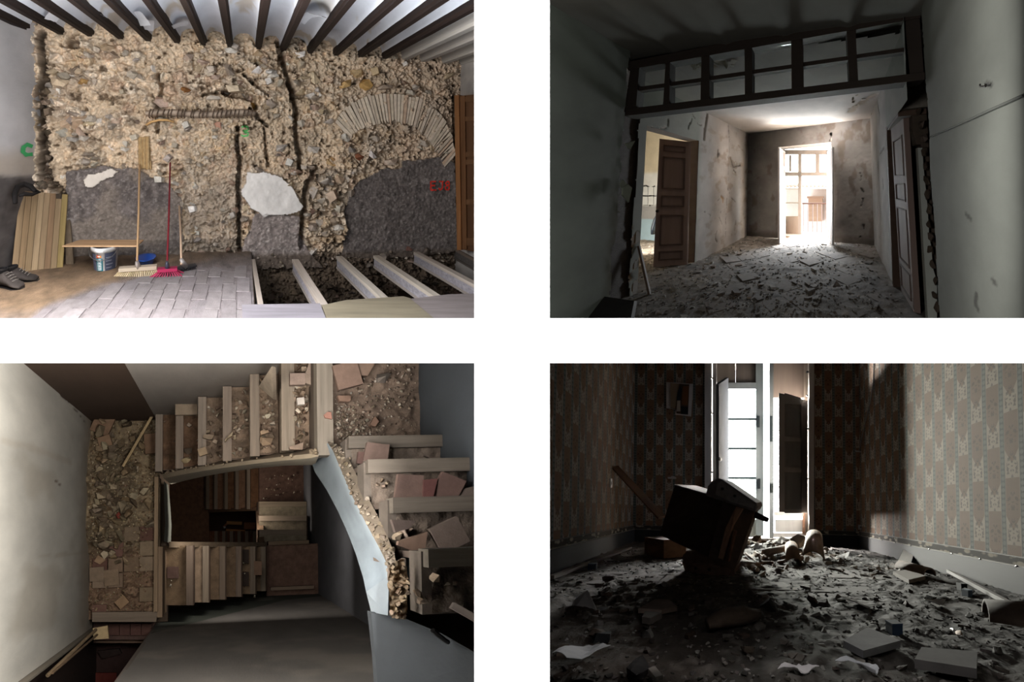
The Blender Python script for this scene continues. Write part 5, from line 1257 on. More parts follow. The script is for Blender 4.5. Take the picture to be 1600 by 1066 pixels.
# --- upper landing and the ascending flight on the other side
S3u = Sheet(R3, (0, 2.0, 0), (1, 0, 0), (0, 0, 1), xs_[0] + 0.10, XR, 0.62, 1.49, 0.014); a, b = S3u.a, S3u.b; S3u.N = np.array([0, -1.0, 0])
S3u.h = 0.02 * fbm(a * 7, b * 7, 91) + 0.012 * fbm(a * 26, b * 26, 92) - 0.012
S3u.c = np.array((108, 92, 80)) * (0.72 + 0.5 * fbm(a * 8, b * 8, 93))[..., None]
S3u.build('floor_upper_landing', 'dust', kind='structure', smooth=False, label='upper landing strewn with grit and broken tiles')
rect3('slab', xs_[0], XR, 0.62, 1.5, 2.02, 2.2, 'plaster', (96, 84, 74), kind='structure', label='slab of the upper landing')
for lb, u, v, w, h_, ang, col, lib in [('large square clay tile lying on the upper landing beside the wooden edge', 540, 590, 0.10, 0.10, 0.25, (122, 100, 88), [sqt]), ('pentagonal clay tile overlapping the square tile on the upper landing', 566, 578, 0.11, 0.09, 0.9, (128, 106, 92), [SHARDS[3]]),
        ('small reddish tile chip on the wooden edge of the upper landing', 511, 653, 0.04, 0.035, 0.4, (150, 110, 96), [SHARDS[1]]), ('flat brown shard in the middle of the upper landing', 582, 662, 0.05, 0.05, 0.2, (116, 92, 78), [SHARDS[6]]),
        ('rough grey stone at the wall side of the upper landing', 596, 592, 0.07, 0.05, 0.2, (116, 106, 98), LUMPS), ('brown tile piece next to the wooden edge of the upper landing', 535, 625, 0.07, 0.05, 0.1, (120, 96, 82), [SHARDS[4]])]:
    drop(S3u, u, v, 0 if len(lib) == 1 else 5, (w, h_, 0.014), 0.05, col, 'tile_piece', lb, 'tile', lib=lib, mat='clay', ang=ang, extra=0.01)
def place3u(rg):
    x_ = rg.uniform(xs_[0] + 0.14, XR - 0.03); z_ = rg.uniform(0.66, 1.45)
    if rg.random() < 0.4: x_ = xs_[0] + 0.15 + abs(rg.normal()) * 0.15; z_ = 0.7 + abs(rg.normal()) * 0.15
    return np.array([min(x_, XR - 0.03), 2.0 - float(S3u.hh(x_, z_)) - 0.003, z_])
place3u.frame = up3
crumbs(R3, 'grit', 520, place3u, 0.013, [(150, 134, 118), (120, 104, 90), (176, 164, 148)], 43, label='grit and crumbs on the upper landing', cat='rubble')
flr = thing(R3, 'stair_flight', (1.25, 2.0, 0.0), 'flight of broad steps with loose clay tiles climbing beside the curved string', 'stairs')
zr = [0.645, 0.42, 0.150, -0.125, -0.40]; dr_ = [1.80, 1.60, 1.40, 1.20]; xi_ = [0.93, 0.95, 0.97, 1.0]
RT = []
for k in range(4):
    d = dr_[k]
    rect3('tread', xi_[k] - 0.04, XR + 0.02, zr[k + 1] - 0.03, zr[k], d + 0.02, d + 0.10, 'clay', (96, 87, 79), flr)
    rect3('nosing', xi_[k] - 0.03, XR, zr[k] - 0.075, zr[k] + 0.012, d - 0.012, d + 0.05, 'wood', jit(rng, (102, 93, 84), 5), flr, (1, 0, 0))
    rect3('riser', xi_[k] - 0.03, XR, zr[k] - 0.04, zr[k] - 0.006, d + 0.05, d + RS + 0.02, 'plaster', (86, 74, 66), flr)
    S = Sheet(R3, (0, d, 0), (1, 0, 0), (0, 0, 1), xi_[k], XR, zr[k + 1] - 0.02, zr[k] - 0.07, 0.014); S.N = np.array([0, -1.0, 0]); a, b = S.a, S.b
    S.h = -0.016 + 0.012 * fbm(a * 20, b * 20, 95 + k); S.c = np.array((104, 92, 82)) * (0.75 + 0.45 * fbm(a * 9, b * 9, 97 + k))[..., None]
    S.build('tread_fill', 'dust', parent=flr, smooth=False); RT.append(S)
for lb, k, px_, col in [('square clay tile tilted over the nosing below the upper landing', 0, [(574, 691), (609, 695), (605, 726), (567, 721)], (104, 86, 78)),
        ('square clay tile with a chipped corner on the second step', 1, [(622, 741), (662, 743), (660, 787), (617, 782)], (108, 88, 80)), ('large diamond-set clay tile on the second step by the wall', 1, [(692, 737), (729, 752), (709, 790), (664, 788)], (103, 82, 75)),
        ('dark reddish tile wedged between two tiles on the second step', 1, [(662, 750), (684, 748), (674, 790), (661, 788)], (99, 66, 62)), ('large clay tile rotated on the third step', 2, [(671, 827), (714, 807), (735, 846), (693, 866)], (99, 86, 78)),
        ('broken tan tile on the third step beside the string', 2, [(623, 846), (668, 831), (664, 864), (655, 866), (622, 852)], (125, 102, 88)), ('thin tile leaning at the wall end of the first step', 0, [(664, 712), (706, 718), (720, 726), (690, 727)], (101, 88, 80)),
        ('brown tile beneath the tilted tile on the first step', 0, [(560, 706), (574, 707), (570, 726), (558, 724)], (89, 68, 62)), ('long tile lying at the end of the second step', 1, [(720, 765), (741, 760), (741, 790), (712, 790)], (103, 91, 84)),
        ('tile set square below the third nosing', 2, [(612, 812), (650, 814), (640, 826), (618, 832)], (94, 81, 75))]:
    d = dr_[k] - 0.032 - 0.01 * rng.random()
    tl1, tl2 = rng.uniform(-0.006, 0.006), rng.uniform(-0.006, 0.006); q = [at3(u, v, d + tl1 * (u - px_[0][0]) / 60 + tl2 * (v - px_[0][1]) / 60) for u, v in px_]; V, F = prism(q, (0, 0.018, 0)); add(R3, 'clay_tile', V, F, 'clay', col, label=lb, cat='tile', group='loose clay tiles on the ascending flight')
for i, (k, u, v, s) in enumerate([(1, 592, 756, 0.018), (1, 600, 760, 0.02), (1, 597, 750, 0.016), (1, 606, 754, 0.015), (2, 625, 824, 0.03), (2, 633, 834, 0.035), (2, 622, 838, 0.03), (2, 640, 828, 0.02), (0, 548, 716, 0.012), (3, 640, 925, 0.02), (3, 660, 940, 0.03), (3, 652, 930, 0.028), (3, 672, 936, 0.025), (3, 680, 903, 0.03), (3, 700, 915, 0.015), (3, 712, 912, 0.016)]):
    drop(RT[k], u, v, i, (s, s * 0.8, s * 0.6), 0.3, jit(rng, (140, 122, 106), 12), 'stair_rubble', 'small grey lump on the steps of the ascending flight', 'rubble', 'lumps on the ascending flight')
V, F, rc = bar(at3(706, 946, 1.16), at3(752, 972, 1.12), 0.03, 0.02, (0, -1, 0)); add(R3, 'wooden_stick', V, F, 'wood', (120, 110, 104), rc=rc, label='pale stick lying on the lowest visible step at the picture edge', cat='stick')
# curved concrete string: broken rim and blue-white side face
cs_ = thing(R3, 'curved_stair_string', at3(560, 850, 2.2), 'curved blue-white concrete string with a broken masonry rim', 'stair string')
rim_o = [at3(u, v, d) for u, v, d in [(524, 695, 1.93), (534, 700, 1.88), (546, 720, 1.80), (566, 760, 1.68), (590, 806, 1.52), (606, 840, 1.42), (616, 866, 1.35), (620, 884, 1.30)]]
rim_i = [at3(u, v, d) for u, v, d in [(512, 692, 1.95), (520, 704, 1.90), (533, 735, 1.80), (551, 777, 1.68), (574, 822, 1.54), (592, 855, 1.44), (604, 880, 1.36), (608, 900, 1.32)]]
low = [at3(u, v, d) for u, v, d in [(487, 723, 2.36), (492, 738, 2.30), (510, 765, 2.12), (527, 797, 1.96), (543, 832, 1.82), (556, 866, 1.72), (568, 905, 1.62), (572, 925, 1.56)]]
def resample(Pl, n):
    Pl = np.array(Pl); t = np.linspace(0, len(Pl) - 1, n); i = np.minimum(t.astype(int), len(Pl) - 2); f = (t - i)[:, None]
    return Pl[i] * (1 - f) + Pl[i + 1] * f
n = 40
ro, ri, lo = resample(rim_o, n), resample(rim_i, n), resample(low, n)
grid = []
for j in range(9):
    t = j / 8; grid.append(ri * (1 - t) + lo * t + np.array([0, 0.0, 0]) + np.array([0.05, 0, 0]) * math.sin(math.pi * t) * 0.4)
V = np.concatenate(grid); F = [(j * n + i, j * n + i + 1, (j + 1) * n + i + 1, (j + 1) * n + i) for j in range(8) for i in range(n - 1)]
tt = np.repeat(np.linspace(0, 1, 9), n); ss = np.tile(np.linspace(0, 1, n), 9)
C = np.array((138, 148, 156)) * (0.82 + 0.3 * fbm(tt * 3 + 2, ss * 7, 3))[:, None]; C = blend(C, (176, 186, 194), sstep(0.35, 0.0, tt) * 0.6)
add(R3, 'side_face', V, F, 'plaster', np.clip(C, 5, 250), cs_, smooth=True)
strip('rim', list(ro), list(ri), 'masonry', (120, 108, 94), cs_, smooth=False)
strip('outer_face', list(ro + [0.01, 0.22, 0]), list(ro), 'masonry', (110, 96, 86), cs_)
strip('underside', list(lo), list(lo + [0.5, 0.1, 0]), 'plaster', (120, 124, 130), cs_)
for i in range(110):
    t = rng.random() * (n - 1); j = int(t); f = rng.random(); p = ro[j] * f + ri[j] * (1 - f)
    V, F = LUMPS[rng.integers(14)]; s = rng.uniform(0.007, 0.019); add(R3, 'masonry_lump', V * [s, s * 0.6, s] + p + [0, -0.004, 0], F, 'masonry', jit(rng, [(134, 120, 102), (112, 100, 88), (150, 138, 124)][rng.integers(3)], 8), cs_)
# end pillar of masonry and the low concrete wall below it
ep = thing(R3, 'masonry_stub', at3(625, 920, 1.35), 'crumbling masonry stub at the end of the curved string', 'masonry')
def f_stub():
    px0 = [(604, 884), (628, 872), (634, 900), (632, 968), (606, 962), (605, 910)]
    S = Sheet(R3, (0, 1.27, 0), (1, 0, 0), (0, 0, 1), 0.76, 0.95, -0.46, -0.10, 0.009); S.N = np.array([0, -1.0, 0]); a, b = S.a, S.b
    pg = S.poly(px0); S.cut(lambda x_, z_: ~inside(pg, x_, z_))
    S.h = 0.03 * fbm(a * 14, b * 14, 5) + 0.03 * (fbm(a * 40, b * 40, 6) - 0.5); S.c = np.array((170, 148, 122)) * (0.6 + 0.7 * fbm(a * 20, b * 20, 7))[..., None]
    S.build('top_face', 'masonry', parent=ep, smooth=False)
    for i in range(30):
        u, v = rng.uniform(607, 631), rng.uniform(886, 962); drop(S, u, v, rng.integers(14), (0.014, 0.012, 0.012), 0.4, jit(rng, (176, 154, 130), 14), 'masonry_lump', par=ep)
f_stub()
V, F = prism([at3(u, v, 1.30) for u, v in [(611, 886), (634, 873), (634, 968), (611, 963)]], (0, 0.03, 0)); add(R3, 'core', V, F, 'masonry', (120, 106, 94), ep)
p8 = [at3(u, v, d) for u, v, d in [(608, 900, 1.32), (606, 962, 1.27), (580, 957, 1.50), (572, 925, 1.56)]]
V, F = prism(p8, (0.02, 0.02, 0)); add(R3, 'end_face', V, F, 'plaster', (140, 148, 154), cs_)
lw = thing(R3, 'concrete_wall', at3(660, 1030, 1.4), 'dark blue-grey concrete slab below the masonry stub', 'wall')
V, F = prism([at3(u, v, d) for u, v, d in [(580, 958, 1.42), (634, 967, 1.36), (690, 990, 1.30), (760, 1030, 1.24), (760, 1090, 1.22), (592, 1090, 1.36), (588, 1030, 1.40)]], (0.0, 0.04, 0)); add(R3, 'top_face', V, F, 'plaster', (58, 61, 64), lw)
ef = [at3(u, v, 1.30 - 0.03) for u, v in [(676, 985), (684, 992), (694, 1000), (700, 1004)]]
V, F = tube(ef, 0.012, 6); add(R3, 'wire_loop', V, F, 'metal', (40, 38, 38), lw)
rect3('floor_shade_tread', 1.02, XR + 0.02, -1.0, -0.36, 1.46, 1.56, 'clay', (60, 50, 46), kind='structure', label='tiled step coloured dark for shade behind the masonry stub')  # dark clay colour carries the shade on this step

# --- lower flights winding down the well
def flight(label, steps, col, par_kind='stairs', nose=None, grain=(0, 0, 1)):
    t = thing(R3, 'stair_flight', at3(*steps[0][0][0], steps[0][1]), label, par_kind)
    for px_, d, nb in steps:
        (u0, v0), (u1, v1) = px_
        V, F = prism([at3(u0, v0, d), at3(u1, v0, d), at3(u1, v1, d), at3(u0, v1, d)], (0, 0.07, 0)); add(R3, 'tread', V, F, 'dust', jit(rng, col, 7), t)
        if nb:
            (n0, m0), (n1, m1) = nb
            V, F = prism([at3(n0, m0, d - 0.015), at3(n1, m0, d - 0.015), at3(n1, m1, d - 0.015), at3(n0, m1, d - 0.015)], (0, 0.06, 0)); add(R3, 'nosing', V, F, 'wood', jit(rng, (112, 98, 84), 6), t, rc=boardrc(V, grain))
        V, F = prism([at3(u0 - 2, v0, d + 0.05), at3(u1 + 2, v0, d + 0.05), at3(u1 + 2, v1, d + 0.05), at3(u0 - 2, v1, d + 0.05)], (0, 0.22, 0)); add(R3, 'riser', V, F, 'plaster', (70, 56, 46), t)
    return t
e = [263, 301, 326, 352, 377, 399, 415]
steps = []
for k in range(6):
    d = 3.6 + RS * k; v0 = 853 + 0.3 * k; v1 = 946 - k * 4.4
    steps.append((((e[k] - 3, v0), (e[k + 1], v1)), d, ((e[k + 1] - 10 + k * 0.5, v0), (e[k + 1], v1))))
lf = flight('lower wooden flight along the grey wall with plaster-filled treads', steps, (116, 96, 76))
rect3('edge_board', -0.80, -0.735, -1.06, -0.16, 3.36, 3.6, 'wood', (146, 122, 98), lf, (0, 0, 1))
V, F = prism([at3(u, v, d) for u, v, d in [(264, 847, 3.5), (417, 848, 4.7), (417, 854, 4.7), (264, 856, 3.5)]], (0, 0.15, 0)); add(R3, 'string', V, F, 'wood', (130, 112, 92), lf, rc=boardrc(V, (1, 0, 0)))
for u, v, d, col in [(270, 895, 3.58, (96, 74, 66)), (403, 888, 4.38, (112, 88, 72)), (383, 870, 4.38, (56, 46, 40)), (383, 905, 4.38, (58, 48, 42))]:
    V, F = prism([at3(u - 9, v - 9, d), at3(u + 9, v - 9, d), at3(u + 9, v + 9, d), at3(u - 9, v + 9, d)] if d < 4 else [at3(u - 6, v - 11, d), at3(u + 6, v - 11, d), at3(u + 6, v + 11, d), at3(u - 6, v + 11, d)], (0, 0.03, 0)); add(R3, 'tread_tile', V, F, 'clay', col, lf)
def stair_chips(n, ureg, vreg, d0, d1, seed, lab):
    rg = np.random.default_rng(seed)
    def pl_(r):
        u = r.uniform(*ureg); v = r.uniform(*vreg); d = d0 + (d1 - d0) * (u - ureg[0]) / (ureg[1] - ureg[0]); return at3(u, v, d)
    pl_.frame = up3
    crumbs(R3, 'plaster_crumbs', n, pl_, 0.018, [(206, 194, 172), (180, 160, 134)], seed, label=lab, cat='rubble')
stair_chips(70, (266, 400), (862, 935), 3.57, 4.5, 51, 'pale plaster crumbs on the lower flight')
rect3('floor_lower_landing', (415 - 345) / 400 * 4.8, XRL, ZBW, -0.27, 4.8, 4.9, 'dust', (106, 82, 70), kind='structure', label='brown lower landing at the foot of the grey wall')
rect3('trim_1', (418 - 345) / 400 * 4.75, 1.62, -0.27, -0.20, 4.76, 4.9, 'wood', (112, 94, 76), kind='structure', label='wooden edge of the lower landing')
rect3('trim_2', 0.9, 1.70, -1.10, -1.04, 4.74, 4.8, 'plaster', (126, 108, 92), kind='structure', label='pale plaster line along the lower landing')
steps = [(((405, 850 - 22 * (k + 1)), (479, 850 - 22 * k)), 5.0 + RS * k, ((405, 850 - 22 * (k + 1)), (479, 850 - 22 * (k + 1) + 9))) for k in range(3)]
steps = [(((s[0][0][0], s[0][0][1]), s[0][1]), s[1], ((s[2][0][0], s[0][0][1]), (s[2][1][0], s[0][0][1] + 8))) for s in steps]
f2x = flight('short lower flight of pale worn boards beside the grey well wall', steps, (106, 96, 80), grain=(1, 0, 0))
V, F = prism([at3(u, v, d) for u, v, d in [(401, 798, 5.5), (410, 797, 5.5), (413, 848, 4.9), (404, 849, 4.9)]], (0, 0.15, 0)); add(R3, 'string', V, F, 'wood', (126, 102, 82), f2x, rc=boardrc(V, (0, 0, 1)))
flat3('floor_deep_landing', [(405, 725), (492, 720), (478, 786), (405, 786)], 5.6, 0.1, 'dust', (92, 70, 60), kind='structure', label='dark brown landing deeper in the well with fallen crumbs')
stair_chips(34, (412, 470), (740, 780), 5.57, 5.57, 52, 'crumbs fallen on the deep brown landing')
e = [407, 386, 368, 351, 335, 322]
steps = [(((e[k + 1], 722), (e[k] + 2, 796)), 5.8 + RS * k, ((e[k + 1], 722), (e[k + 1] + 5, 796))) for k in range(5)]
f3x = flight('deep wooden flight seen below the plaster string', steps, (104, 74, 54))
V, F = prism([at3(u, v, d) for u, v, d in [(325, 796, 6.7), (402, 793, 5.7), (402, 798, 5.7), (325, 801, 6.7)]], (0, 0.15, 0)); add(R3, 'string', V, F, 'wood', (130, 100, 78), f3x, rc=boardrc(V, (1, 0, 0)))
flat3('floor_deep_landing', [(255, 735), (326, 735), (327, 856), (255, 856)], 6.8, 0.1, 'dust', (92, 66, 50), kind='structure', label='deep brown landing with pale scuffs beside the whitewashed edge')
steps = [(((327 + 12 * k, 830), (339 + 12 * k + 2, 852)), 7.0 + RS * k, ((335 + 12 * k, 830), (340 + 12 * k, 852))) for k in range(6)]
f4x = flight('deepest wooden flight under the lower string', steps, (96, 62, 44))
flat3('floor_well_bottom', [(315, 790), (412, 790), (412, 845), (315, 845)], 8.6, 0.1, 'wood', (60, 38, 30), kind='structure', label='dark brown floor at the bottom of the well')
for lb, q0, q1, w, d, col in [('pale timber lying across the bottom of the well', (354, 817), (378, 818), 0.10, 8.2, (170, 124, 80)), ('orange-brown timber lying below the pale timber in the well', (353, 829), (383, 831), 0.10, 8.1, (164, 112, 70)), ('short leaning timber at the bottom of the well', (349, 824), (355, 818), 0.06, 8.3, (140, 92, 64)), ('broad board lying against the lower string in the well', (381, 822), (399, 822), 0.22, 8.2, (128, 84, 56)), ('dark round post deep in the well', (389, 838), (394, 829), 0.06, 7.9, (90, 62, 46))]:
    V, F, rc = bar(at3(*q0, d), at3(*q1, d), w, 0.06, (0, -1, 0)); add(R3, 'fallen_timber', V, F, 'wood', col, rc=rc, label=lb, cat='timber')
V, F = LUMPS[2]; add(R3, 'white_stone', V * 0.05 + at3(351, 824, 8.0), F, 'plaster', (236, 232, 226), label='small white stone at the bottom of the well', cat='stone')
# steps and poles at the lower doorway
ds = thing(R3, 'doorway_steps', at3(195, 985, 3.5), 'reddish tiled steps going down through the lower doorway', 'stairs')
flat3('nosing', [(144, 957), (246, 956), (244, 972), (144, 972)], 3.36, 0.1, 'wood', (130, 114, 98), ds, (1, 0, 0))
flat3('tread', [(146, 972), (244, 972), (228, 1000), (146, 1000)], 3.55, 0.08, 'clay', (98, 76, 68), ds)
for i in range(4): flat3('tread_tile', [(170 + i * 17, 975), (186 + i * 17, 975), (186 + i * 17, 993), (170 + i * 17, 993)], 3.53, 0.03, 'clay', jit(rng, (102, 74, 66), 6), ds)
flat3('nosing', [(146, 995), (228, 992), (224, 1005), (146, 1005)], 3.60, 0.1, 'wood', (112, 88, 72), ds, (1, 0, 0))
flat3('tread', [(130, 1004), (240, 1004), (240, 1120), (120, 1120)], 3.80, 0.08, 'clay', (62, 44, 40), ds)
flat3('tread_tile', [(148, 1052), (182, 1052), (182, 1090), (148, 1090)], 3.78, 0.03, 'clay', (108, 50, 42), ds)
flat3('tread_tile', [(152, 1018), (186, 1014), (190, 1022), (160, 1030)], 3.77, 0.03, 'clay', (52, 40, 36), ds)
for lb, q0, q1, d0, d1, w, col in [('pale pole leaning in the lower doorway corner', (74, 1056), (150, 984), 2.5, 3.2, 0.03, (178, 152, 120)), ('second thin pole beside the pale pole in the doorway corner', (82, 1052), (152, 992), 2.52, 3.22, 0.018, (150, 124, 98))]:
    V, F = tube([at3(*q0, d0), at3(*q1, d1)], w / 2 + 0.004, 8); add(R3, 'leaning_pole', V, F, 'wood', col, rc=boardrc(V, (1, 1, 0)), label=lb, cat='pole')
q = [at3(u, v, 3.25) for u, v in [(145, 982), (168, 978), (170, 998), (146, 1000)]]
V, F = prism(q, (0, 0.02, 0)); add(R3, 'tan_tile', V, F, 'clay', (190, 164, 124), label='tan square tile lying on the doorway step beside the poles', cat='tile')
# ------------------------------------------------------------------ room 4: wallpapered room with fallen debris
rng = np.random.default_rng(41); random.seed(15)
FZ = -0.44
def wallpaper_material():
    m = bpy.data.materials.new('striped_wallpaper'); m.use_nodes = True
    nt = m.node_tree; N = nt.nodes; L = nt.links; b = N['Principled BSDF']
    b.inputs['Roughness'].default_value = 0.9; b.inputs['Specular IOR Level'].default_value = 0.05
    ar = N.new('ShaderNodeAttribute'); ar.attribute_name = 'rc'
    sp = N.new('ShaderNodeSeparateXYZ'); L.new(ar.outputs['Vector'], sp.inputs[0])
    def math_(op, x, y=None, z=None):
        n = N.new('ShaderNodeMath'); n.operation = op
        for i, t in enumerate((x, y, z)):
            if t is None: continue
            if isinstance(t, (int, float)): n.inputs[i].default_value = t
            else: L.new(t, n.inputs[i])
        return n.outputs[0]
    def mix(f, c0, c1):
        n = N.new('ShaderNodeMix'); n.data_type = 'RGBA'
        L.new(f, n.inputs[0])
        for i, c in ((6, c0), (7, c1)):
            if isinstance(c, tuple): n.inputs[i].default_value = (*lin(c), 1)
            else: L.new(c, n.inputs[i])
        return n.outputs[2]
    PER = 0.125
    fa = math_('DIVIDE', sp.outputs[0], PER); col_ = math_('FLOOR', fa); fx = math_('SUBTRACT', fa, col_)
    band = math_('LESS_THAN', fx, 0.24)
    px = math_('MULTIPLY', math_('SUBTRACT', fx, 0.62), 2.63)                    # -1..1 across the field
    apx = math_('ABSOLUTE', px)
    par = math_('MULTIPLY', math_('MODULO', math_('ADD', col_, 100.0), 2.0), 0.5)
    fz = math_('FRACT', math_('ADD', math_('DIVIDE', sp.outputs[1], 0.39), par))
    mp = N.new('ShaderNodeMapping'); mp.inputs['Scale'].default_value = (1, 1, 1); L.new(ar.outputs['Vector'], mp.inputs[0])
    nz = N.new('ShaderNodeTexNoise'); nz.inputs['Scale'].default_value = 62; nz.inputs['Detail'].default_value = 2; L.new(mp.outputs[0], nz.inputs['Vector'])
    # symmetric leaf figure: mirror the noise about the field's axis
    cx = N.new('ShaderNodeCombineXYZ'); L.new(math_('MULTIPLY', apx, 2.2), cx.inputs[0]); L.new(math_('MULTIPLY', fz, 15.0), cx.inputs[1])
    nl = N.new('ShaderNodeTexNoise'); nl.inputs['Scale'].default_value = 1.0; nl.inputs['Detail'].default_value = 3; L.new(cx.outputs[0], nl.inputs['Vector'])
    leaf = math_('GREATER_THAN', nl.outputs['Fac'], 0.53)
    # pale V-shaped ground under the bouquet, between 0.10 and 0.50 of the repeat
    vs = math_('SUBTRACT', math_('ADD', 0.30, math_('MULTIPLY', apx, 0.22)), fz)
    pale = math_('MULTIPLY', math_('GREATER_THAN', vs, 0.0), math_('GREATER_THAN', fz, 0.08))
    urn = math_('MULTIPLY', math_('LESS_THAN', math_('ADD', math_('POWER', math_('MULTIPLY', px, 1.1), 2.0), math_('POWER', math_('MULTIPLY', math_('SUBTRACT', fz, 0.72), 6.5), 2.0)), 1.0), leaf)
    inf = math_('LESS_THAN', apx, 0.94)
    ground = mix(math_('MULTIPLY', nz.outputs['Fac'], 0.5), (164, 134, 110), (140, 112, 92))
    c1 = mix(math_('MULTIPLY', pale, 0.85), ground, (216, 204, 186))
    dk = math_('MULTIPLY', math_('MULTIPLY', leaf, math_('LESS_THAN', math_('ABSOLUTE', math_('SUBTRACT', fz, 0.28)), 0.2)), math_('LESS_THAN', apx, 0.75))
    c2 = mix(math_('MULTIPLY', dk, 0.8), c1, (104, 82, 70))
    c3 = mix(math_('MULTIPLY', urn, 0.8), c2, (104, 80, 64))
    c3 = mix(math_('MULTIPLY', math_('SUBTRACT', 1.0, inf), 0.8), c3, (206, 194, 178))
    bead = math_('LESS_THAN', math_('ADD', math_('POWER', math_('MULTIPLY', math_('SUBTRACT', fx, 0.12), 11.0), 2.0), math_('POWER', math_('MULTIPLY', math_('SUBTRACT', math_('FRACT', math_('DIVIDE', sp.outputs[1], 0.035)), 0.5), 2.6), 2.0)), 1.0)
    bc = mix(math_('MULTIPLY', bead, 0.75), (96, 104, 100), (150, 156, 148))
    c4 = mix(band, c3, bc)
    st = N.new('ShaderNodeTexNoise'); st.inputs['Scale'].default_value = 2.2; st.inputs['Detail'].default_value = 4; L.new(mp.outputs[0], st.inputs['Vector'])
    c5 = mix(math_('MULTIPLY', st.outputs['Fac'], 0.30), c4, (96, 74, 56))
    L.new(c5, b.inputs['Base Color'])
    return m
def border_material():
    m = bpy.data.materials.new('wallpaper_border'); m.use_nodes = True
    nt = m.node_tree; N = nt.nodes; L = nt.links; b = N['Principled BSDF']; b.inputs['Roughness'].default_value = 0.95; b.inputs['Specular IOR Level'].default_value = 0.04
    ar = N.new('ShaderNodeAttribute'); ar.attribute_name = 'rc'
    ck = N.new('ShaderNodeTexVoronoi'); ck.inputs['Scale'].default_value = 24; ck.feature = 'F1'
    mp = N.new('ShaderNodeMapping'); mp.inputs['Scale'].default_value = (0.55, 1, 0.0); L.new(ar.outputs['Vector'], mp.inputs[0]); L.new(mp.outputs[0], ck.inputs['Vector'])
    rp = N.new('ShaderNodeValToRGB'); rp.color_ramp.elements[0].position = 0.28; rp.color_ramp.elements[1].position = 0.42
    rp.color_ramp.elements[0].color = (*lin((206, 196, 178)), 1); rp.color_ramp.elements[1].color = (*lin((86, 82, 76)), 1)
    L.new(ck.outputs['Distance'], rp.inputs[0]); L.new(rp.outputs[0], b.inputs['Base Color'])
    return m
MT['wallpaper'] = wallpaper_material(); MT['border'] = border_material()
YB = 4.0
cl, cr = R4.at(990, 800, 1, YB), R4.at(1343, 800, 1, YB)
pr0, pr1 = np.array([cr[0], YB, 0]), np.array([1.485, 1.70, 0])
pl0, pl1 = np.array([cl[0], YB, 0]), np.array([-1.30, 1.95, 0])
ZT4 = 2.1
def papered(name, o, A, La, lo, label, cut=None):
    S = Sheet(R4, o, A, (0, 0, 1), lo, La, FZ - 0.02, ZT4, 0.03)
    S.h = 0.008 * (fbm(S.a * 2, S.b * 2, 5) - 0.5); S.c[:] = (160, 140, 120)
    if cut: S.cut(cut)
    return S, S.build(name, 'wallpaper', kind='structure', label=label)
dR = unit(pr1 - pr0); LR = np.linalg.norm(pr1 - pr0) + 0.5
SR, wR = papered('wall_right', pr0 + dR * LR, -dR, LR + 0.03, 0.0, 'side wall in faded striped floral wallpaper catching the window light'); 
dL = unit(pl1 - pl0); LL_ = np.linalg.norm(pl1 - pl0) + 0.6
SL, wL = papered('wall_left', pl0, dL, LL_, -0.03, 'dark side wall in striped wallpaper beside the leaning plank')
SL.N = np.array([-dL[1], dL[0], 0])
if SL.N[0] < 0: SL.N = -SL.N
w0, w1_ = R4.at(1109, 700, 1, YB)[0], R4.at(1264, 700, 1, YB)[0]
SB, wB = papered('wall_back', np.array([cl[0], YB, 0]), (1, 0, 0), cr[0] - cl[0] + 0.03, -0.03, 'shaded end wall in striped wallpaper around the tall window', lambda x_, z_: (x_ + cl[0] > w0) & (x_ + cl[0] < w1_))
SB.N = np.array([0, -1.0, 0])
# skirting and border
def skirt(name, o, A, L0, L1, N, par):
    o = np.array(o, float); A = unit(A); N = np.array(N, float); zt = FZ + 0.155
    V, F = obox(o + A * (L0 + L1) / 2 + N * 0.012 + [0, 0, (FZ + zt) / 2], A * (L1 - L0) / 2, N * 0.012, (0, 0, (zt - FZ) / 2 + 0.005)); sk = add(R4, name, V, F, 'paint', (60, 62, 66), kind='structure', rc=boardrc(V, A))
    V, F = obox(o + A * (L0 + L1) / 2 + N * 0.006 + [0, 0, zt + 0.034], A * (L1 - L0) / 2, N * 0.006, (0, 0, 0.022)); add(R4, 'border_strip', V, F, 'border', (180, 170, 150), par, rc=np.stack([(V - o) @ A, V[:, 2], V[:, 2] * 0], 1))
    V, F = obox(o + A * (L0 + L1) / 2 + N * 0.012 + [0, 0, zt + 0.008], A * (L1 - L0) / 2, N * 0.008, (0, 0, 0.005)); add(R4, 'bead', V, F, 'paint', (150, 144, 134), sk)
    V, F = obox(o + A * (L0 + L1) / 2 + N * 0.008 + [0, 0, zt + 0.060], A * (L1 - L0) / 2, N * 0.006, (0, 0, 0.003)); add(R4, 'bead', V, F, 'paint', (140, 134, 124), sk)
    return sk
NR = np.array([-dR[1], dR[0], 0]); NR = NR if NR[0] < 0 else -NR
tag(skirt('baseboard_right', pr0, dR, 0, LR, NR, wR), 'long grey-blue skirting board below the lit wallpaper')
tag(skirt('baseboard_left', pl0, dL, 0, LL_, SL.N, wL), 'dark skirting board below the unlit wallpaper')
tag(skirt('baseboard_back', (0, YB, 0), (1, 0, 0), w1_ + 0.08, cr[0], (0, -1, 0), wB), 'short skirting board between window and corner')
tag(skirt('baseboard_back', (0, YB, 0), (1, 0, 0), cl[0], w0 - 0.08, (0, -1, 0), wB), 'short dark skirting board behind the wooden box')
for i, t in enumerate(np.linspace(0.35, 2.4, 9)):
    p = pr0 + dR * t + NR * 0.02 + [0, 0, FZ + 0.163]; V, F = lathe(p, [(0.006, 0), (0.006, 0.006), (0.002, 0.008)], 6, NR); add(R4, 'nail', V, F, 'metal', (40, 36, 34), wR)
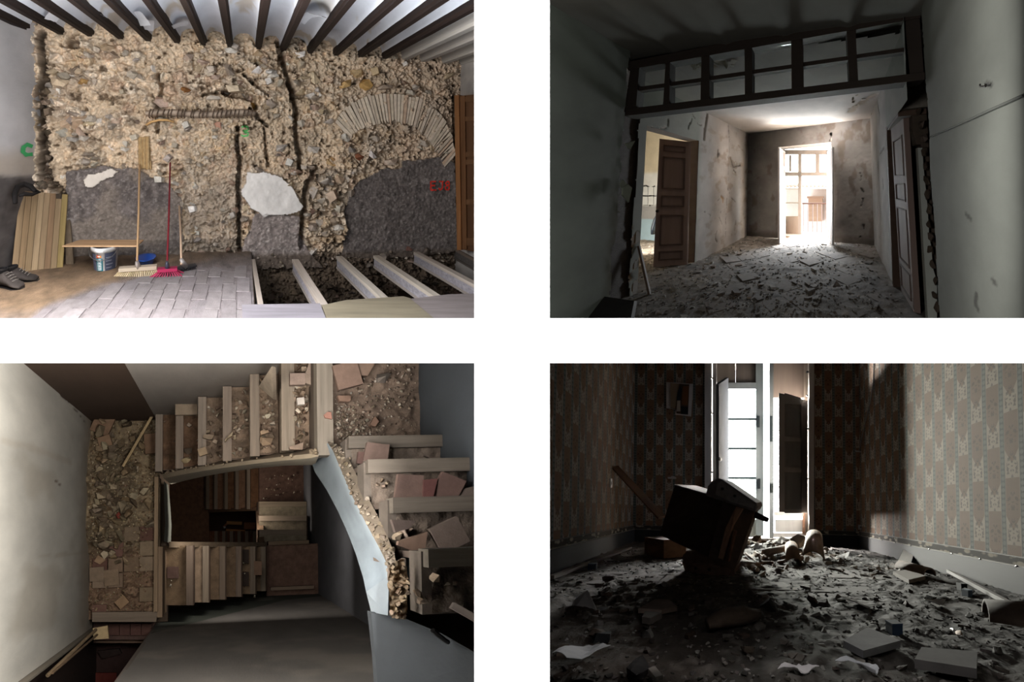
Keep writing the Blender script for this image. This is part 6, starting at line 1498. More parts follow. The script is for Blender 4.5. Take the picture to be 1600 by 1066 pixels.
# oversized frame added to seal the end wall against sky light
hole = [np.array([w0, YB + 0.03, FZ]), np.array([w1_, YB + 0.03, FZ]), np.array([w1_, YB + 0.03, 1.98]), np.array([w0, YB + 0.03, 1.98])]
plb = (hole[0], np.array([0, -1.0, 0]))
big = [R4.on(u, v, plb) for u, v in [(790, 2200), (2600, 2200), (2600, 534), (790, 534)]]
V = np.array(big + hole); V = np.concatenate([V, V + [0, 0.03, 0]]); F = []
for o_ in (0, 8): F += [(o_ + 0, o_ + 1, o_ + 5, o_ + 4), (o_ + 1, o_ + 2, o_ + 6, o_ + 5), (o_ + 2, o_ + 3, o_ + 7, o_ + 6), (o_ + 3, o_ + 0, o_ + 4, o_ + 7)]
add(R4, 'wall_light_seal', V, F, 'masonry', (96, 88, 80), kind='structure', label='added seal around the tall window keeping sky light out')
# --- the tall window
wn = thing(R4, 'window_2', (0.05, YB, FZ), 'tall french window with panelled shutters half open to a white sky', kind='structure')
def fr(name, px_, y, th, col, mat='paint', par=None):
    V, F = prism([R4.at(u, v, 1, y) for u, v in px_], (0, th, 0)); return add(R4, name, V, F, mat, col, par or wn, rc=boardrc(V, (0, 0, 1)))
def q4(u0, v0, u1, v1): return [(u0, v1), (u1, v1), (u1, v0), (u0, v0)]
VT = 540
fr('casing', q4(1101, VT, 1111, 852), YB - 0.03, 0.10, (206, 200, 194)); fr('casing', q4(1264, VT, 1272, 838), YB - 0.03, 0.10, (214, 206, 198))
fr('jamb', q4(1113.4, VT, 1119.5, 850), YB + 0.02, 0.10, (150, 148, 146)); fr('jamb', q4(1256, VT, 1267, 838), YB + 0.07, 0.08, (150, 138, 128))
for v in (590, 645, 737): fr('hinge', q4(1110, v, 1114.5, v + 2), YB - 0.01, 0.02, (40, 40, 44), 'metal')
for v in (580, 617, 669, 747): fr('hinge', q4(1260, v, 1265, v + 2), YB - 0.01, 0.02, (40, 40, 44), 'metal')
fr('header_board', q4(1118, VT, 1149, 599), YB + 0.06, 0.04, (120, 112, 104)); fr('header_board', q4(1149.5, VT, 1182, 598), YB + 0.06, 0.04, (116, 108, 102))
fr('header_board', q4(1208, VT, 1256, 622), YB + 0.08, 0.04, (116, 104, 96))
# left glazed leaf
fr('leaf_rail', q4(1136, 598, 1182, 608), YB + 0.05, 0.05, (142, 148, 152)); fr('leaf_stile', q4(1181, VT, 1193, 838), YB + 0.05, 0.05, (138, 146, 148)); fr('leaf_stile', q4(1130, 598, 1136.5, 838), YB + 0.05, 0.05, (128, 134, 140))
for v in (653.5, 699.5, 745.5, 792): fr('glazing_bar', q4(1136, v, 1182, v + 3.5), YB + 0.06, 0.03, (70, 84, 88))
for v0, v1 in [(608, 654), (657, 700), (703, 746), (749, 792), (795, 812)]:
    V, F = prism([R4.at(u, v, 1, YB + 0.075) for u, v in q4(1136, v0, 1182, v1)], (0, 0.004, 0)); add(R4, 'pane', V, F, 'glass', (255, 255, 255), wn)
fr('leaf_panel', q4(1136, 812, 1182, 840), YB + 0.06, 0.03, (186, 190, 184)); fr('keyhole_plate', q4(1184, 748, 1188, 764), YB + 0.04, 0.012, (50, 56, 60), 'metal')
fr('latch', q4(1183, 650, 1187, 668), YB + 0.04, 0.015, (60, 70, 74), 'metal')
# folded shutter in front of the glazed leaf
sh1 = thing(R4, 'window_shutter', R4.at(1126, 845, 1, 3.75), 'dark folded shutter leaf standing edge-on beside the glazed panes', 'shutter')
q = [R4.at(1119, 600, 1, 3.62), R4.at(1119, 850, 1, 3.62), R4.at(1134.5, 840, 1, 4.02), R4.at(1134.5, 590, 1, 4.02)]
V, F = prism(q, (0.03, 0.008, 0)); add(R4, 'leaf', V, F, 'paint', (92, 96, 104), sh1, rc=boardrc(V, (0, 0, 1)))
for v0, v1 in [(615, 690), (700, 770), (780, 835)]:
    q = [R4.at(1122, v0, 1, 3.68), R4.at(1122, v1 + 2, 1, 3.68), R4.at(1131, v1 - 4, 1, 3.94), R4.at(1131, v0 - 4, 1, 3.94)]; V, F = prism(q, (0.008, -0.006, 0)); add(R4, 'panel', V, F, 'paint', (82, 86, 94), sh1)
V, F = lathe(R4.at(1124, 718, 1, 3.62), [(0.02, 0), (0.026, 0.012), (0.016, 0.025), (0.003, 0.03)], 10, (1, -0.5, 0)); add(R4, 'knob', V, F, 'plastic', (206, 206, 206), sh1)
# right leaf: stile and panelled shutter
fr('leaf_stile', q4(1202, VT, 1208.5, 842), YB + 0.03, 0.05, (112, 118, 120)); fr('latch', q4(1203, 650, 1207, 690), YB + 0.02, 0.015, (56, 64, 66), 'metal'); fr('latch', q4(1204, 756, 1208, 770), YB + 0.02, 0.02, (56, 62, 60), 'metal')
for v in (672, 725, 760): fr('glazing_bar', q4(1208, v, 1218, v + 1.6), YB + 0.07, 0.03, (150, 156, 156))
sh2 = thing(R4, 'window_shutter', R4.at(1240, 800, 1, 3.9), 'grey panelled shutter with three sunk panels', 'shutter')
ys0, ys1 = 3.80, 4.0
def sh(name, u0, u1, v0, v1, dy, th, col, par=None, sl=0.0):
    def yy(u): return ys0 + (ys1 - ys0) * (u - 1217) / 45 + dy
    V, F = prism([R4.at(u0, v1, 1, yy(u0)), R4.at(u1, v1 + sl * 0.2, 1, yy(u1)), R4.at(u1, v0 + sl, 1, yy(u1)), R4.at(u0, v0, 1, yy(u0))], (0, th, 0)); return add(R4, name, V, F, 'paint', col, par or sh2, rc=boardrc(V, (0, 0, 1)))
SG = (186, 180, 174)
sh('leaf', 1217, 1262, 616, 800, 0.012, 0.02, (160, 156, 152), sl=10)
sh('stile', 1217, 1226, 614, 800, 0, 0.02, SG, sl=2); sh('stile', 1252, 1262, 624, 800, 0, 0.02, (140, 132, 128), sl=2)
for v0, v1, sl in [(614, 631, 8), (682, 690, 3), (730, 738, 2), (796, 802, 0)]: sh('rail', 1226, 1252, v0, v1, 0, 0.02, SG, sl=sl)
for v0, v1, sl in [(631, 682, 6), (690, 730, 3), (738, 796, 1)]:
    pn = sh('panel', 1229, 1250, v0 + 3, v1 - 3, 0.006, 0.01, (156, 154, 150), sl=sl)
fr('rail', q4(1209, 800, 1256, 806), YB + 0.05, 0.05, (206, 206, 204)); fr('panel', q4(1211, 812, 1254, 832), YB + 0.06, 0.03, (196, 196, 194)); fr('stile', q4(1254, 800, 1258, 836), YB + 0.05, 0.05, (140, 108, 90)); fr('rail', q4(1207, 833, 1258, 840), YB + 0.05, 0.06, (222, 222, 220))
for x0, x1, z0, z1 in [(w0 - 0.35, w0, FZ, 2.2), (w1_, w1_ + 0.35, FZ, 2.2), (w0 - 0.35, w1_ + 0.35, 1.98, 2.2)]:
    V, F = abox(x0, x1, YB + 0.06, YB + 0.42, z0, z1); add(R4, 'reveal', V, F, 'plaster', (170, 166, 160), wn)
fr('sill', q4(1108, 842, 1266, 850), YB - 0.02, 0.4, (190, 186, 180), 'plaster')
# --- floor of dust, grit and bedded tiles
S4 = Sheet(R4, (0, 0, FZ), (1, 0, 0), (0, 1, 0), -1.75, 1.60, 0.765, 4.02, 0.0125); a, b = S4.a, S4.b
S4.h = 0.030 * np.clip(fbm(a * 3, b * 3, 2) - 0.42, 0, 1) + 0.030 * np.clip(fbm(a * 10, b * 10, 3) - 0.42, 0, 1) + 0.026 * (fbm(a * 26, b * 26, 4) - 0.3)
heap = np.exp(-(((a - 0.28) / 0.42) ** 2 + ((b - 3.35) / 0.55) ** 2)); S4.h += 0.10 * heap * (0.6 + 0.5 * fbm(a * 5, b * 5, 6))
S4.c = np.array((78, 72, 67)) * (0.45 + 1.0 * fbm(a * 9, b * 9, 7))[..., None]
S4.c = blend(S4.c, (150, 144, 138), sstep(0.55, 0.7, fbm(a * 22, b * 22, 8)) * 0.5)
S4.c = blend(S4.c, (84, 66, 54), sstep(0.2, -0.7, a) * 0.55)
fl4 = S4.build('floor', 'dust', kind='structure', smooth=False, label='debris-covered floor of the wallpapered room')
for i in range(7):
    for j in range(9):
        tx = -1.2 + i * 0.42; ty = 0.85 + j * 0.36
        if rng.random() < 0.6 or ty < 1.5: continue
        V, F = obox((tx, ty, FZ + 0.000 + rng.normal() * 0.003), (0.20, 0.012, 0), (-0.010, 0.172, 0), (0, 0, 0.010)); add(R4, 'floor_tile', V, F, 'clay', jit(rng, (104, 94, 88), 6), fl4)
V, F = abox(-1.9, 1.7, 0.765, 4.3, FZ - 0.12, FZ - 0.03); add(R4, 'floor_slab', V, F, 'black', (40, 36, 34), fl4)
def fz4(x_, y_): return FZ + float(S4.hh(x_, y_))
def put4(name, u, v, shape, size, tilt, col, lift=0.3, mat='masonry', **kw):
    p = R4.at(u, v, 2, FZ + 0.01); V, F = shape
    Vl = (V * np.array(size)) @ rot(rng, tilt).T
    return add(R4, name, Vl + [p[0], p[1], fz4(p[0], p[1]) + size[2] * lift], F, mat, col, **kw)
def half_tile(p0, p1, r0, r1, up=(0, 0, 1), th=0.014, n=9):
    p0, p1 = np.array(p0, float), np.array(p1, float); d = unit(p1 - p0); s = unit(np.cross(d, up)); w = np.cross(s, d); V = []
    for p, r in ((p0, r0), (p1, r1)):
        for rr in (r, r - th):
            V += [p + rr * (math.cos(t) * s + math.sin(t) * w) for t in np.linspace(0.05, math.pi - 0.05, n)]
    F = []
    for i in range(n - 1):
        F += [(i, i + 1, 2 * n + i + 1, 2 * n + i), (n + i + 1, n + i, 3 * n + i, 3 * n + i + 1), (i, n + i, n + i + 1, i + 1), (2 * n + i, 2 * n + i + 1, 3 * n + i + 1, 3 * n + i)]
    F += [(0, 2 * n, 3 * n, n), (n - 1, 2 * n - 1, 4 * n - 1, 3 * n - 1)]
    return np.array(V), F
def G(u, v, dz=0.0): return R4.at(u, v, 2, FZ + dz + 0.014)
TC = (150, 128, 110)
V, F = half_tile(R4.at(1272, 838, 1, 3.05), R4.at(1270, 876, 1, 2.72), 0.075, 0.10, (0.1, -1, 0.3)); add(R4, 'roof_tile', V, F, 'clay', (168, 148, 130), smooth=True, label='curved roof tile standing on end at the edge of the rubble heap', cat='roof tile')
V, F = half_tile(R4.at(1172, 862, 1, 2.85), R4.at(1216, 893, 1, 2.36), 0.05, 0.075, (0.25, -0.3, -0.9)); add(R4, 'roof_tile', V, F, 'clay', (176, 160, 144), smooth=True, label='hollow roof tile lying slantwise down the rubble heap', cat='roof tile')
V, F = half_tile(R4.at(1158, 884, 1, 2.55), R4.at(1186, 896, 1, 2.28), 0.06, 0.06, (0, -0.2, 1)); add(R4, 'roof_tile', V, F, 'clay', TC, smooth=True, label='arched roof tile beside the overturned armchair', cat='roof tile')
V, F = half_tile(R4.at(1236, 855, 1, 2.9), R4.at(1240, 884, 1, 2.5), 0.06, 0.07, (0.3, -0.5, 0.8)); add(R4, 'roof_tile', V, F, 'clay', (140, 118, 100), smooth=True, label='short roof tile in the middle of the rubble heap', cat='roof tile')
V, F = half_tile(R4.at(1196, 868, 1, 2.7), R4.at(1226, 860, 1, 2.9), 0.05, 0.05); add(R4, 'roof_tile', V, F, 'clay', (150, 132, 116), smooth=True, label='roof tile lying crosswise behind the slanting hollow tile', cat='roof tile')
V, F = half_tile(G(1407, 886, 0.03), G(1452, 900, 0.02), 0.05, 0.055, (0, 0, 1)); add(R4, 'roof_tile', V, F, 'clay', (130, 112, 100), smooth=True, label='curved roof tile lying against the long skirting board', cat='roof tile')
V, F = half_tile(G(1540, 965, 0.01), G(1612, 975, 0.01), 0.075, 0.085, (0, 0, 1)); add(R4, 'roof_tile', V, F, 'clay', (104, 88, 78), smooth=True, label='large dark roof tile at the near end of the skirting', cat='roof tile')
V, F = prism([R4.at(u, v, 1, y) for u, v, y in [(1402, 879, 2.85), (1423, 881, 2.75), (1430, 858, 2.92), (1413, 857, 3.0)]], (0.03, 0.05, 0)); add(R4, 'stone_slab', V, F, 'plaster', (196, 192, 186), label='pale slab propped against the long skirting board', cat='slab')
V, F = prism([G(u, v, 0.03) for u, v in [(1395, 893), (1420, 890), (1446, 900), (1420, 906)]], (0, 0, -0.025)); add(R4, 'stone_slab', V, F, 'plaster', (160, 148, 136), label='flat slab lying under the roof tile by the skirting', cat='slab')
V, F = LUMPS[4]; add(R4, 'rubble_block', V * [0.085, 0.08, 0.075] + R4.at(1247, 847, 1, 3.1), F, 'masonry', (160, 148, 134), label='large round stone on top of the rubble heap under the shutter', cat='stone')
V, F = LUMPS[8]; add(R4, 'rubble_block', V * [0.11, 0.07, 0.045] + R4.at(1222, 845, 1, 3.3), F, 'masonry', (172, 160, 146), label='long grey stone lying at the back of the rubble heap', cat='stone')
V, F = LUMPS[1]; add(R4, 'rubble_block', V * [0.06, 0.05, 0.04] + R4.at(1183, 842, 1, 3.3), F, 'masonry', (168, 140, 118), label='pointed tan stone at the back of the heap below the panes', cat='stone')
gl = 'broken tile or stone piece in the heap below the tall window'
for i in range(95):
    u = 1215 + rng.normal() * 32; v = 868 + rng.normal() * 14
    if not (1150 < u < 1300 and 838 < v < 905): continue
    s = rng.uniform(0.025, 0.06); fl_ = rng.random() < 0.55
    put4('heap_piece', u, v, (SHARDS if fl_ else LUMPS)[rng.integers(12)], (s, s * rng.uniform(0.5, 1), s * (0.22 if fl_ else 0.55)), 0.5, jit(rng, [(168, 150, 132), (150, 124, 104), (190, 180, 168), (126, 108, 94)][rng.integers(4)], 9), 0.5 + 0.8 * rng.random(), label=gl, cat='rubble', group='rubble heap under the tall window')
gl = 'broken plaster or tile piece lying on the floor by the lit corner'
for i in range(60):
    u = rng.uniform(1285, 1420); v = rng.uniform(856, 905)
    if v < 858 + (u - 1345) * 0.12: continue
    s = rng.uniform(0.02, 0.05); put4('corner_piece', u, v, (SHARDS if i % 3 else LUMPS)[rng.integers(12)], (s, s * rng.uniform(0.5, 1), s * 0.3), 0.35, jit(rng, [(160, 148, 136), (186, 178, 168), (130, 112, 98)][rng.integers(3)], 9), 0.4, label=gl, cat='rubble', group='rubble in the lit corner')
gl = 'flat broken tile or lump scattered over the open floor of the wallpapered room'
for i in range(130):
    u = rng.uniform(870, 1595); v = 880 + rng.beta(1.1, 1.6) * 180
    if v < 905 and u < 1150: continue
    if v < 870 + abs(u - 1182) * 0.13: continue
    s = rng.uniform(0.010, 0.030) * (1.3 if v < 950 else 1.0); fl_ = rng.random() < 0.6
    put4('floor_debris', u, v, (SHARDS if fl_ else LUMPS)[rng.integers(12)], (s, s * rng.uniform(0.5, 1), s * (0.25 if fl_ else 0.6)), 0.25, jit(rng, [(108, 100, 94), (88, 80, 76), (132, 126, 120), (96, 82, 72)][rng.integers(4)], 10), 0.4, label=gl, cat='rubble', group='scattered floor debris')
def place4(rg):
    y_ = 0.78 + 3.2 * rg.random() ** 1.5; x_ = rg.uniform(-1.3, 1.42)
    return np.array([x_, y_, fz4(x_, y_) + 0.001])
crumbs(R4, 'grit', 4200, place4, 0.009, [(112, 104, 98), (88, 80, 74), (140, 134, 128), (64, 58, 54)], 61, label='grit and plaster dust over the floor of the wallpapered room', cat='debris', flat=0.6)
# named pieces on the floor
def flat4(name, px_, h, th, col, mat, label, cat, warp=0.0, dz=None):
    q = []
    for i, (u, v) in enumerate(px_):
        z_ = h + (dz[i] if dz else 0.0); q.append(G(u, v, z_))
    V, F = prism(q, (0, 0, -th)); return add(R4, name, V, F, mat, col, label=label, cat=cat)
flat4('paving_slab', [(1318, 1001), (1349, 1017), (1407, 1001), (1375, 988), (1356, 980)], 0.030, 0.022, (150, 148, 150), 'clay', 'broken pale grey floor slab with a clipped corner', 'slab')
flat4('paving_slab', [(1429, 1030), (1526, 1045), (1527, 1018), (1440, 1011)], 0.034, 0.026, (104, 100, 98), 'clay', 'thick rectangular dark slab near the big roof tile', 'slab')
flat4('paving_slab', [(997, 951), (1034, 953), (1058, 948), (1046, 937), (1024, 936)], 0.022, 0.018, (134, 116, 106), 'clay', 'brownish broken slab on the shaded floor', 'slab')
flat4('paving_slab', [(1003, 964), (1016, 966), (1034, 957), (1008, 955)], 0.026, 0.024, (128, 118, 112), 'clay', 'small wedge-shaped slab in front of the brownish slab', 'slab')
def sheet4(name, pts, col, label, rough=0.006):
    """crumpled paper: a small grid bent over control points"""
    Pq = [R4.at(u, v, 2, FZ + h + 0.018) for u, v, h in pts]; A_, B_, C_, D_ = Pq; g = []
    for i in range(7):
        for j in range(7):
            s, t = i / 6, j / 6; g.append((A_ * (1 - s) + B_ * s) * (1 - t) + (D_ * (1 - s) + C_ * s) * t + [0, 0, rough * (rng.random() - 0.3) + rough * 1.5 * math.sin(3 * s + 5 * t)])
    g = np.array(g); top = g; bot = g - [0, 0, 0.002]; V = np.concatenate([top, bot]); F = []
    for i in range(6):
        for j in range(6):
            k = i * 7 + j; F += [(k, k + 7, k + 8, k + 1), (49 + k, 49 + k + 1, 49 + k + 8, 49 + k + 7)]
    rim = [i * 7 for i in range(7)] + [42 + j for j in range(1, 7)] + [i * 7 + 6 for i in range(5, -1, -1)] + [j for j in range(5, 0, -1)]
    F += [(rim[i], rim[(i + 1) % len(rim)], 49 + rim[(i + 1) % len(rim)], 49 + rim[i]) for i in range(len(rim))]
    return add(R4, name, V, F, 'paper', col, label=label, cat='paper', group='papers on the floor')
sheet4('paper_sheet', [(862, 1020, 0.03), (885, 1029, 0.02), (954, 1013, 0.02), (920, 1005, 0.02)], (232, 232, 234), 'flat pale paper sheet lying at the shaded wall side')
sheet4('paper_sheet', [(1308, 937, 0.012), (1352, 948, 0.012), (1373, 945, 0.012), (1335, 934, 0.012)], (216, 214, 212), 'bright paper strip lying in the window light')
sheet4('paper_sheet', [(1305, 1032, 0.02), (1368, 1050, 0.012), (1374, 1049, 0.012), (1356, 1032, 0.015)], (228, 228, 232), 'triangular torn paper in front of the pale slab')
sheet4('paper_sheet', [(1215, 1046, 0.012), (1246, 1047, 0.012), (1280, 1047, 0.012), (1248, 1034, 0.02)], (222, 216, 216), 'pale torn paper in the middle of the near floor')
sheet4('paper_sheet', [(1440, 940, 0.02), (1468, 945, 0.012), (1478, 940, 0.012), (1460, 934, 0.03)], (226, 226, 226), 'crumpled paper scrap beside the small dark boxes')
sheet4('paper_sheet', [(1305, 872, 0.02), (1322, 874, 0.02), (1328, 864, 0.05), (1312, 866, 0.04)], (226, 226, 226), 'small bright paper sheet leaning in the lit corner rubble')
pa = thing(R4, 'crumpled_paper', G(920, 962), 'crumpled newspaper standing up in a peak on the shaded floor', 'paper', 'papers on the floor')
for px_, col in [([(890, 962, 1.33), (936, 962, 1.31), (918, 922, 1.36), (897, 938, 1.36)], (206, 200, 198)), ([(936, 962, 1.31), (930, 948, 1.33), (918, 922, 1.36)], (176, 172, 172)), ([(928, 961, 1.30), (959, 963, 1.29), (955, 948, 1.36), (936, 949, 1.36)], (200, 200, 204)), ([(890, 955, 1.36), (897, 938, 1.37), (912, 926, 1.38)], (216, 210, 208)), ([(892, 958, 1.31), (935, 964, 1.29), (950, 960, 1.30), (910, 952, 1.33)], (184, 176, 172))]:
    V, F = prism([R4.at(u, v, 1, y) for u, v, y in px_], (0, 0.002, 0.001)); add(R4, 'paper_fold', V, F, 'paper', col, pa)
def cube4(label, u, v, w, h, ang, col, cat='box'):
    p = G(u, v); V, F = obox((p[0], p[1], fz4(p[0], p[1]) + h / 2), (w / 2 * math.cos(ang), w / 2 * math.sin(ang), 0), (-w / 2 * math.sin(ang), w / 2 * math.cos(ang), 0), (0, 0, h / 2))
    t = thing(R4, 'small_box', p, label, cat, 'small cardboard boxes'); add(R4, 'body', V, F, 'paper', col, t)
    V, F = obox((p[0], p[1], fz4(p[0], p[1]) + h * 0.99), (w / 2 * 1.03 * math.cos(ang), w / 2 * 1.03 * math.sin(ang), 0), (-w / 2 * 1.03 * math.sin(ang), w / 2 * 1.03 * math.cos(ang), 0), (0, 0, h * 0.08)); add(R4, 'lid', V, F, 'paper', np.clip(np.array(col) * 1.15, 0, 255), t)
cube4('little blue box at the foot of the dark skirting', 926, 889, 0.05, 0.045, 0.3, (60, 72, 92)); cube4('little dark blue box behind the pale slab', 1397, 989, 0.040, 0.040, 0.2, (56, 70, 92))
cube4('little black box by the long skirting board', 1503, 923, 0.036, 0.038, 0.1, (44, 44, 46)); cube4('little pale blue box in front of the black one', 1511, 930, 0.034, 0.036, 0.4, (120, 140, 160))
V, F = tube([G(1105, 975, 0.03), G(1130, 966, 0.04), G(1160, 962, 0.045), G(1185, 960, 0.04)], [0.02, 0.035, 0.036, 0.02], 9); add(R4, 'rolled_cloth', V, F, 'cloth', (84, 70, 60), smooth=True, label='brown rolled cloth lying across the shaded floor', cat='cloth')
V, F = prism([R4.at(u, v, 1, y) for u, v, y in [(1172, 958, 1.38), (1218, 965, 1.33), (1212, 950, 1.38), (1200, 940, 1.40)]], (0.01, 0.06, 0)); add(R4, 'dark_shard', V, F, 'clay', (44, 42, 42), label='dark triangular shard standing at the end of the rolled cloth', cat='shard')
put4('dark_lump', 940, 998, LUMPS[3], (0.04, 0.03, 0.026), 0.1, (40, 40, 42), 0.4, label='black lump behind the flat paper sheet', cat='stone')
put4('dark_lump', 998, 1056, LUMPS[6], (0.05, 0.03, 0.02), 0.1, (52, 48, 48), 0.4, label='black flat lump beside the pale slip of wood', cat='stone')
V, F, rc = bar(G(1018, 1046, 0.02), G(1030, 1060, 0.02), 0.018, 0.01); add(R4, 'wood_slip', V, F, 'wood', (170, 160, 148), rc=rc, label='pale slip of wood next to the black flat lump', cat='wood')
V, F, rc = bar(G(1436, 868, 0.015), G(1580, 945, 0.015), 0.022, 0.022); add(R4, 'fallen_batten', V, F, 'paint', (186, 182, 178), rc=rc, label='white batten fallen along the foot of the long skirting', cat='batten')
V, F, rc = bar(G(862, 902, 0.015), G(985, 856, 0.015), 0.03, 0.02); add(R4, 'fallen_batten', V, F, 'wood', (120, 108, 98), rc=rc, label='pale batten lying along the foot of the dark skirting', cat='batten')
V, F = tube([G(1486, 983, 0.02), G(1490, 984, 0.028), G(1491, 990, 0.02)], 0.004, 6); add(R4, 'white_hook', V, F, 'plastic', (220, 216, 206), smooth=True, label='small white hook on the floor near the dark slab', cat='hook')
put4('brass_fitting', 1502, 994, LUMPS[9], (0.022, 0.016, 0.012), 0.2, (150, 110, 70), 0.5, mat='metal', label='small brass fitting beside the white hook', cat='fitting')
# wooden box behind the armchair
bx_ = thing(R4, 'wooden_box', G(1040, 872), 'low wooden box behind the overturned armchair', 'box')
p0, p1, p2 = G(1037, 873), G(1007, 866), G(1072, 870)
hbx = 0.145
V, F = prism([p0, p1, p1 + (p2 - p0), p2], (0, 0, hbx)); add(R4, 'body', V, F, 'wood', (128, 98, 74), bx_, rc=boardrc(V, (1, 0, 0)))
V, F = prism([t + [0, 0, hbx] for t in (p0, p1, p1 + (p2 - p0), p2)], (0, 0, 0.012)); add(R4, 'lid', V, F, 'wood', (120, 84, 60), bx_, rc=boardrc(V, (1, 0, 0)))
V, F, rc = bar(R4.at(961, 730, 0, -1.44), R4.at(1034, 809, 1, 2.75), 0.07, 0.02, (0.3, -0.6, 0.6)); add(R4, 'leaning_plank', V, F, 'wood', (146, 112, 86), rc=rc, label='tapering plank leaning on the dark wallpapered wall', cat='plank')
# overturned armchair
ac = thing(R4, 'overturned_armchair', G(1110, 902), 'heavy upholstered armchair tipped over on its arm', 'armchair')
def ac_part(name, pts, off, col, mat='cloth', smooth=False):
    V, F = prism([R4.at(u, v, 1, y) for u, v, y in pts], off); return add(R4, name, V, F, mat, col, ac, smooth=smooth)
ac_part('seat_underside', [(1030, 836, 2.30), (1106, 872, 2.14), (1121, 870, 2.14), (1130, 782, 2.26), (1104, 773, 2.33), (1055, 757, 2.46)], (0.10, 0.34, 0.02), (93, 78, 69), 'wood')
ac_part('front_panel', [(1106, 872, 2.12), (1148, 890, 2.10), (1182, 792, 2.24), (1131, 780, 2.25)], (0.03, 0.36, 0.02), (118, 100, 90))
ac_part('fold', [(1122, 872, 2.105), (1130, 875, 2.10), (1144, 822, 2.16), (1160, 795, 2.20), (1150, 792, 2.20), (1134, 825, 2.16)], (0.01, 0.03, 0), (192, 156, 135))  # pale cloth colour paints the highlight along this fold
ac_part('fold', [(1134, 876, 2.095), (1138, 878, 2.09), (1150, 830, 2.16), (1146, 828, 2.16)], (0.01, 0.03, 0), (126, 93, 78))
def roll(cpts, r, ln, col, name):
    V, F = tube([R4.at(*c[:2], 1, c[2]) for c in cpts], r, 14); return add(R4, name, V, F, 'cloth', col, ac, smooth=True)
ac_part('armrest', [(1103, 775, 2.28), (1106, 760, 2.28), (1114, 750, 2.28), (1122, 747, 2.28), (1128, 749, 2.27), (1182, 786, 2.20), (1184, 793, 2.20), (1180, 800, 2.20), (1150, 790, 2.22), (1128, 783, 2.25)], (0.04, 0.42, 0.02), (156, 150, 153))
arm_face = ac_part('arm_face', [(1118, 773, 2.255), (1121, 756, 2.255), (1128, 752, 2.25), (1180, 789, 2.185), (1178, 795, 2.185), (1140, 784, 2.22)], (0, -0.008, 0), (186, 183, 186))
for u, v, y in [(1129, 764, 2.235), (1148, 775, 2.21)]:
    V, F = lathe(R4.at(u, v, 1, y), [(0.011, 0), (0.011, 0.006), (0.004, 0.012)], 10, (0, -1, 0)); add(R4, 'stud', V, F, 'metal', (40, 40, 46), arm_face)
ac_part('armrest', [(1066, 880, 2.18), (1067, 868, 2.18), (1073, 861, 2.18), (1084, 860, 2.18), (1108, 871, 2.14), (1148, 889, 2.10), (1146, 900, 2.08), (1110, 903, 2.08), (1080, 899, 2.12), (1070, 892, 2.15)], (0.04, 0.42, 0.0), (126, 102, 90))
af2 = ac_part('arm_face', [(1079, 893, 2.11), (1082, 880, 2.12), (1108, 880, 2.10), (1142, 892, 2.07), (1140, 898, 2.06), (1106, 899, 2.07)], (0, -0.008, 0), (138, 114, 102))
for u, v, y in [(1087, 888, 2.10), (1108, 890, 2.08)]:
    V, F = lathe(R4.at(u, v, 1, y), [(0.010, 0), (0.010, 0.006), (0.004, 0.011)], 10, (0, -1, 0)); add(R4, 'stud', V, F, 'metal', (40, 36, 36), af2)
V, F = tube([R4.at(1176, 803, 1, 2.30), R4.at(1188, 808, 1, 2.28), R4.at(1200, 813, 1, 2.26)], [0.024, 0.022, 0.017], 10); add(R4, 'leg', V, F, 'dark_wood', (74, 72, 80), ac, smooth=True)
V, F = prism([R4.at(u, v, 1, y) for u, v, y in [(1053, 757, 2.45), (1106, 772, 2.32), (1106, 774, 2.32), (1053, 759, 2.45)]], (0.02, 0.36, 0.012)); add(R4, 'edge_piping', V, F, 'cloth', (150, 146, 146), ac)
# things on the walls
ps = thing(R4, 'wall_poster', R4.at(1061, 651, 1, YB - 0.01), 'torn print with white margins pinned to the shaded end wall', 'poster')
def pp4(name, px_, lift, col, par=None):
    V, F = prism([R4.at(u, v, 1, YB - 0.012 - lift) for u, v in px_], (0, 0.002, 0)); return add(R4, name, V, F, 'paper', col, par or ps)
pp4('sheet', [(1041, 638), (1049, 639), (1056, 640), (1055, 648), (1080, 651), (1083, 600), (1041, 597)][::-1], 0, (226, 216, 210))
pr_ = pp4('print', [(1048, 638), (1056, 640), (1057, 646), (1075, 648), (1077, 601), (1048, 599)][::-1], 0.003, (96, 74, 58))
pp4('print_area', [(1048, 637), (1055, 639), (1058, 618), (1061, 600), (1048, 599)][::-1], 0.005, (160, 138, 112), pr_)
pp4('print_area', [(1057, 626), (1063, 626), (1065, 608), (1062, 603), (1059, 612)][::-1], 0.007, (44, 48, 54), pr_)
pp4('print_area', [(1057, 643), (1063, 643), (1063, 626), (1058, 626)][::-1], 0.007, (196, 182, 166), pr_)
pp4('print_area', [(1065, 632), (1074, 633), (1076, 603), (1067, 604)][::-1], 0.005, (128, 84, 52), pr_)
pp4('print_area', [(1064, 647), (1075, 648), (1075, 636), (1064, 635)][::-1], 0.006, (36, 36, 40), pr_)
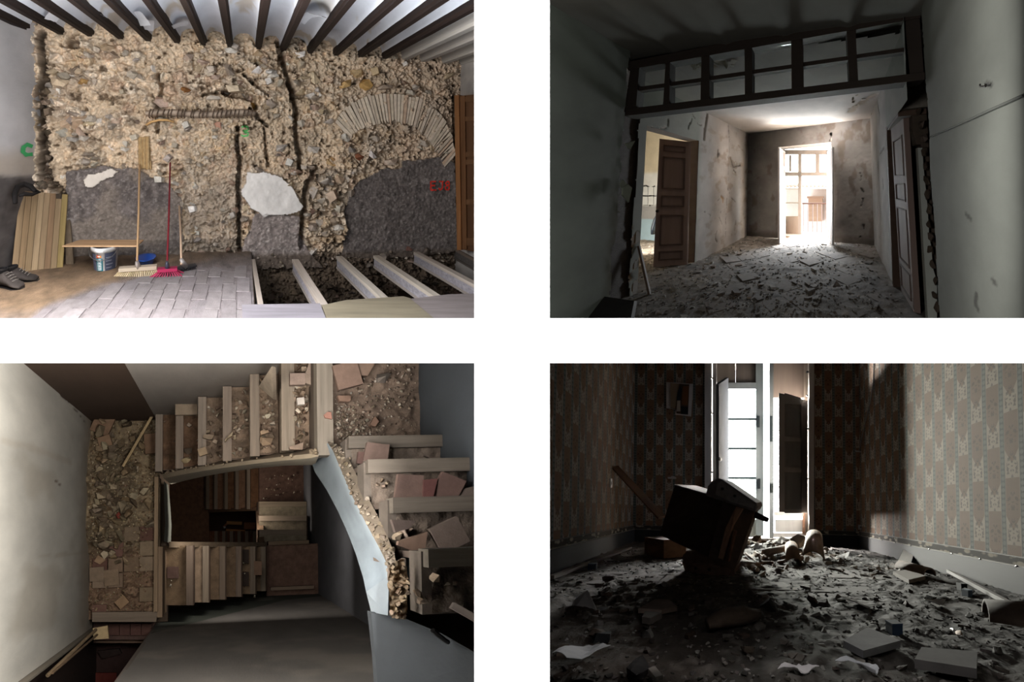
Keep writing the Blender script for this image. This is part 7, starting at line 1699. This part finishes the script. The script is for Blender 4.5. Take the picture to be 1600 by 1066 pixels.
def on_left(u, v): return SL.pt(*SL.ab(u, v), 0.0)
q = on_left(953, 755); V, F = obox(q + SL.N * 0.008, unit(dL) * 0.022, SL.N * 0.008, (0, 0, 0.045)); t = thing(R4, 'light_switch', q, 'white light switch on the dark side wall', 'switch'); add(R4, 'plate', V, F, 'plastic', (226, 222, 216), t)
V, F = obox(q + SL.N * 0.018, unit(dL) * 0.008, SL.N * 0.004, (0, 0, 0.016)); add(R4, 'rocker', V, F, 'plastic', (200, 196, 190), t)
q = R4.at(1050, 747, 1, YB - 0.02); t = thing(R4, 'wall_bracket', q, 'small white bracket on the end wall below the print', 'bracket'); V, F = obox(q, (0.05, 0, 0), (0, 0.015, 0), (0, 0, 0.010)); add(R4, 'arm', V, F, 'plastic', (206, 200, 194), t); V, F = obox(q + [0.01, 0.005, 0.012], (0.02, 0, 0), (0, 0.008, 0), (0, 0, 0.012)); add(R4, 'plate', V, F, 'plastic', (190, 184, 178), t)
def onr(u, v, l=0.01): return R4.on(u, v, (pr0, NR)) + NR * l
V, F = tube([onr(u, v, 0.012) for u, v in [(1368, 560), (1366, 600), (1361, 630), (1352, 665), (1347, 690), (1344, 704)]], 0.007, 6); add(R4, 'hanging_cable', V, F, 'plastic', (150, 146, 142), smooth=True, label='pale loose cable hanging down beside the lit corner', cat='cable')
V, F = tube([onr(1338, 697, 0.03), onr(1342, 705, 0.04), onr(1347, 706, 0.02)], 0.010, 6); add(R4, 'cable_clip', V, F, 'plastic', (216, 212, 206), smooth=True, label='white clip at the end of the hanging cable', cat='clip')
q = R4.at(1344, 824, 1, YB - 0.03); V, F = obox(q, (0.02, 0, 0), (0, 0.02, 0), (0, 0, 0.03)); t = thing(R4, 'wall_socket', q, 'white socket low in the corner of the lit wall', 'socket'); add(R4, 'plate', V, F, 'plastic', (206, 202, 196), t); V, F = lathe(q + [0, -0.02, 0], [(0.012, 0), (0.012, 0.004), (0.004, 0.003)], 10, (0, -1, 0)); add(R4, 'outlet', V, F, 'plastic', (120, 116, 112), t)
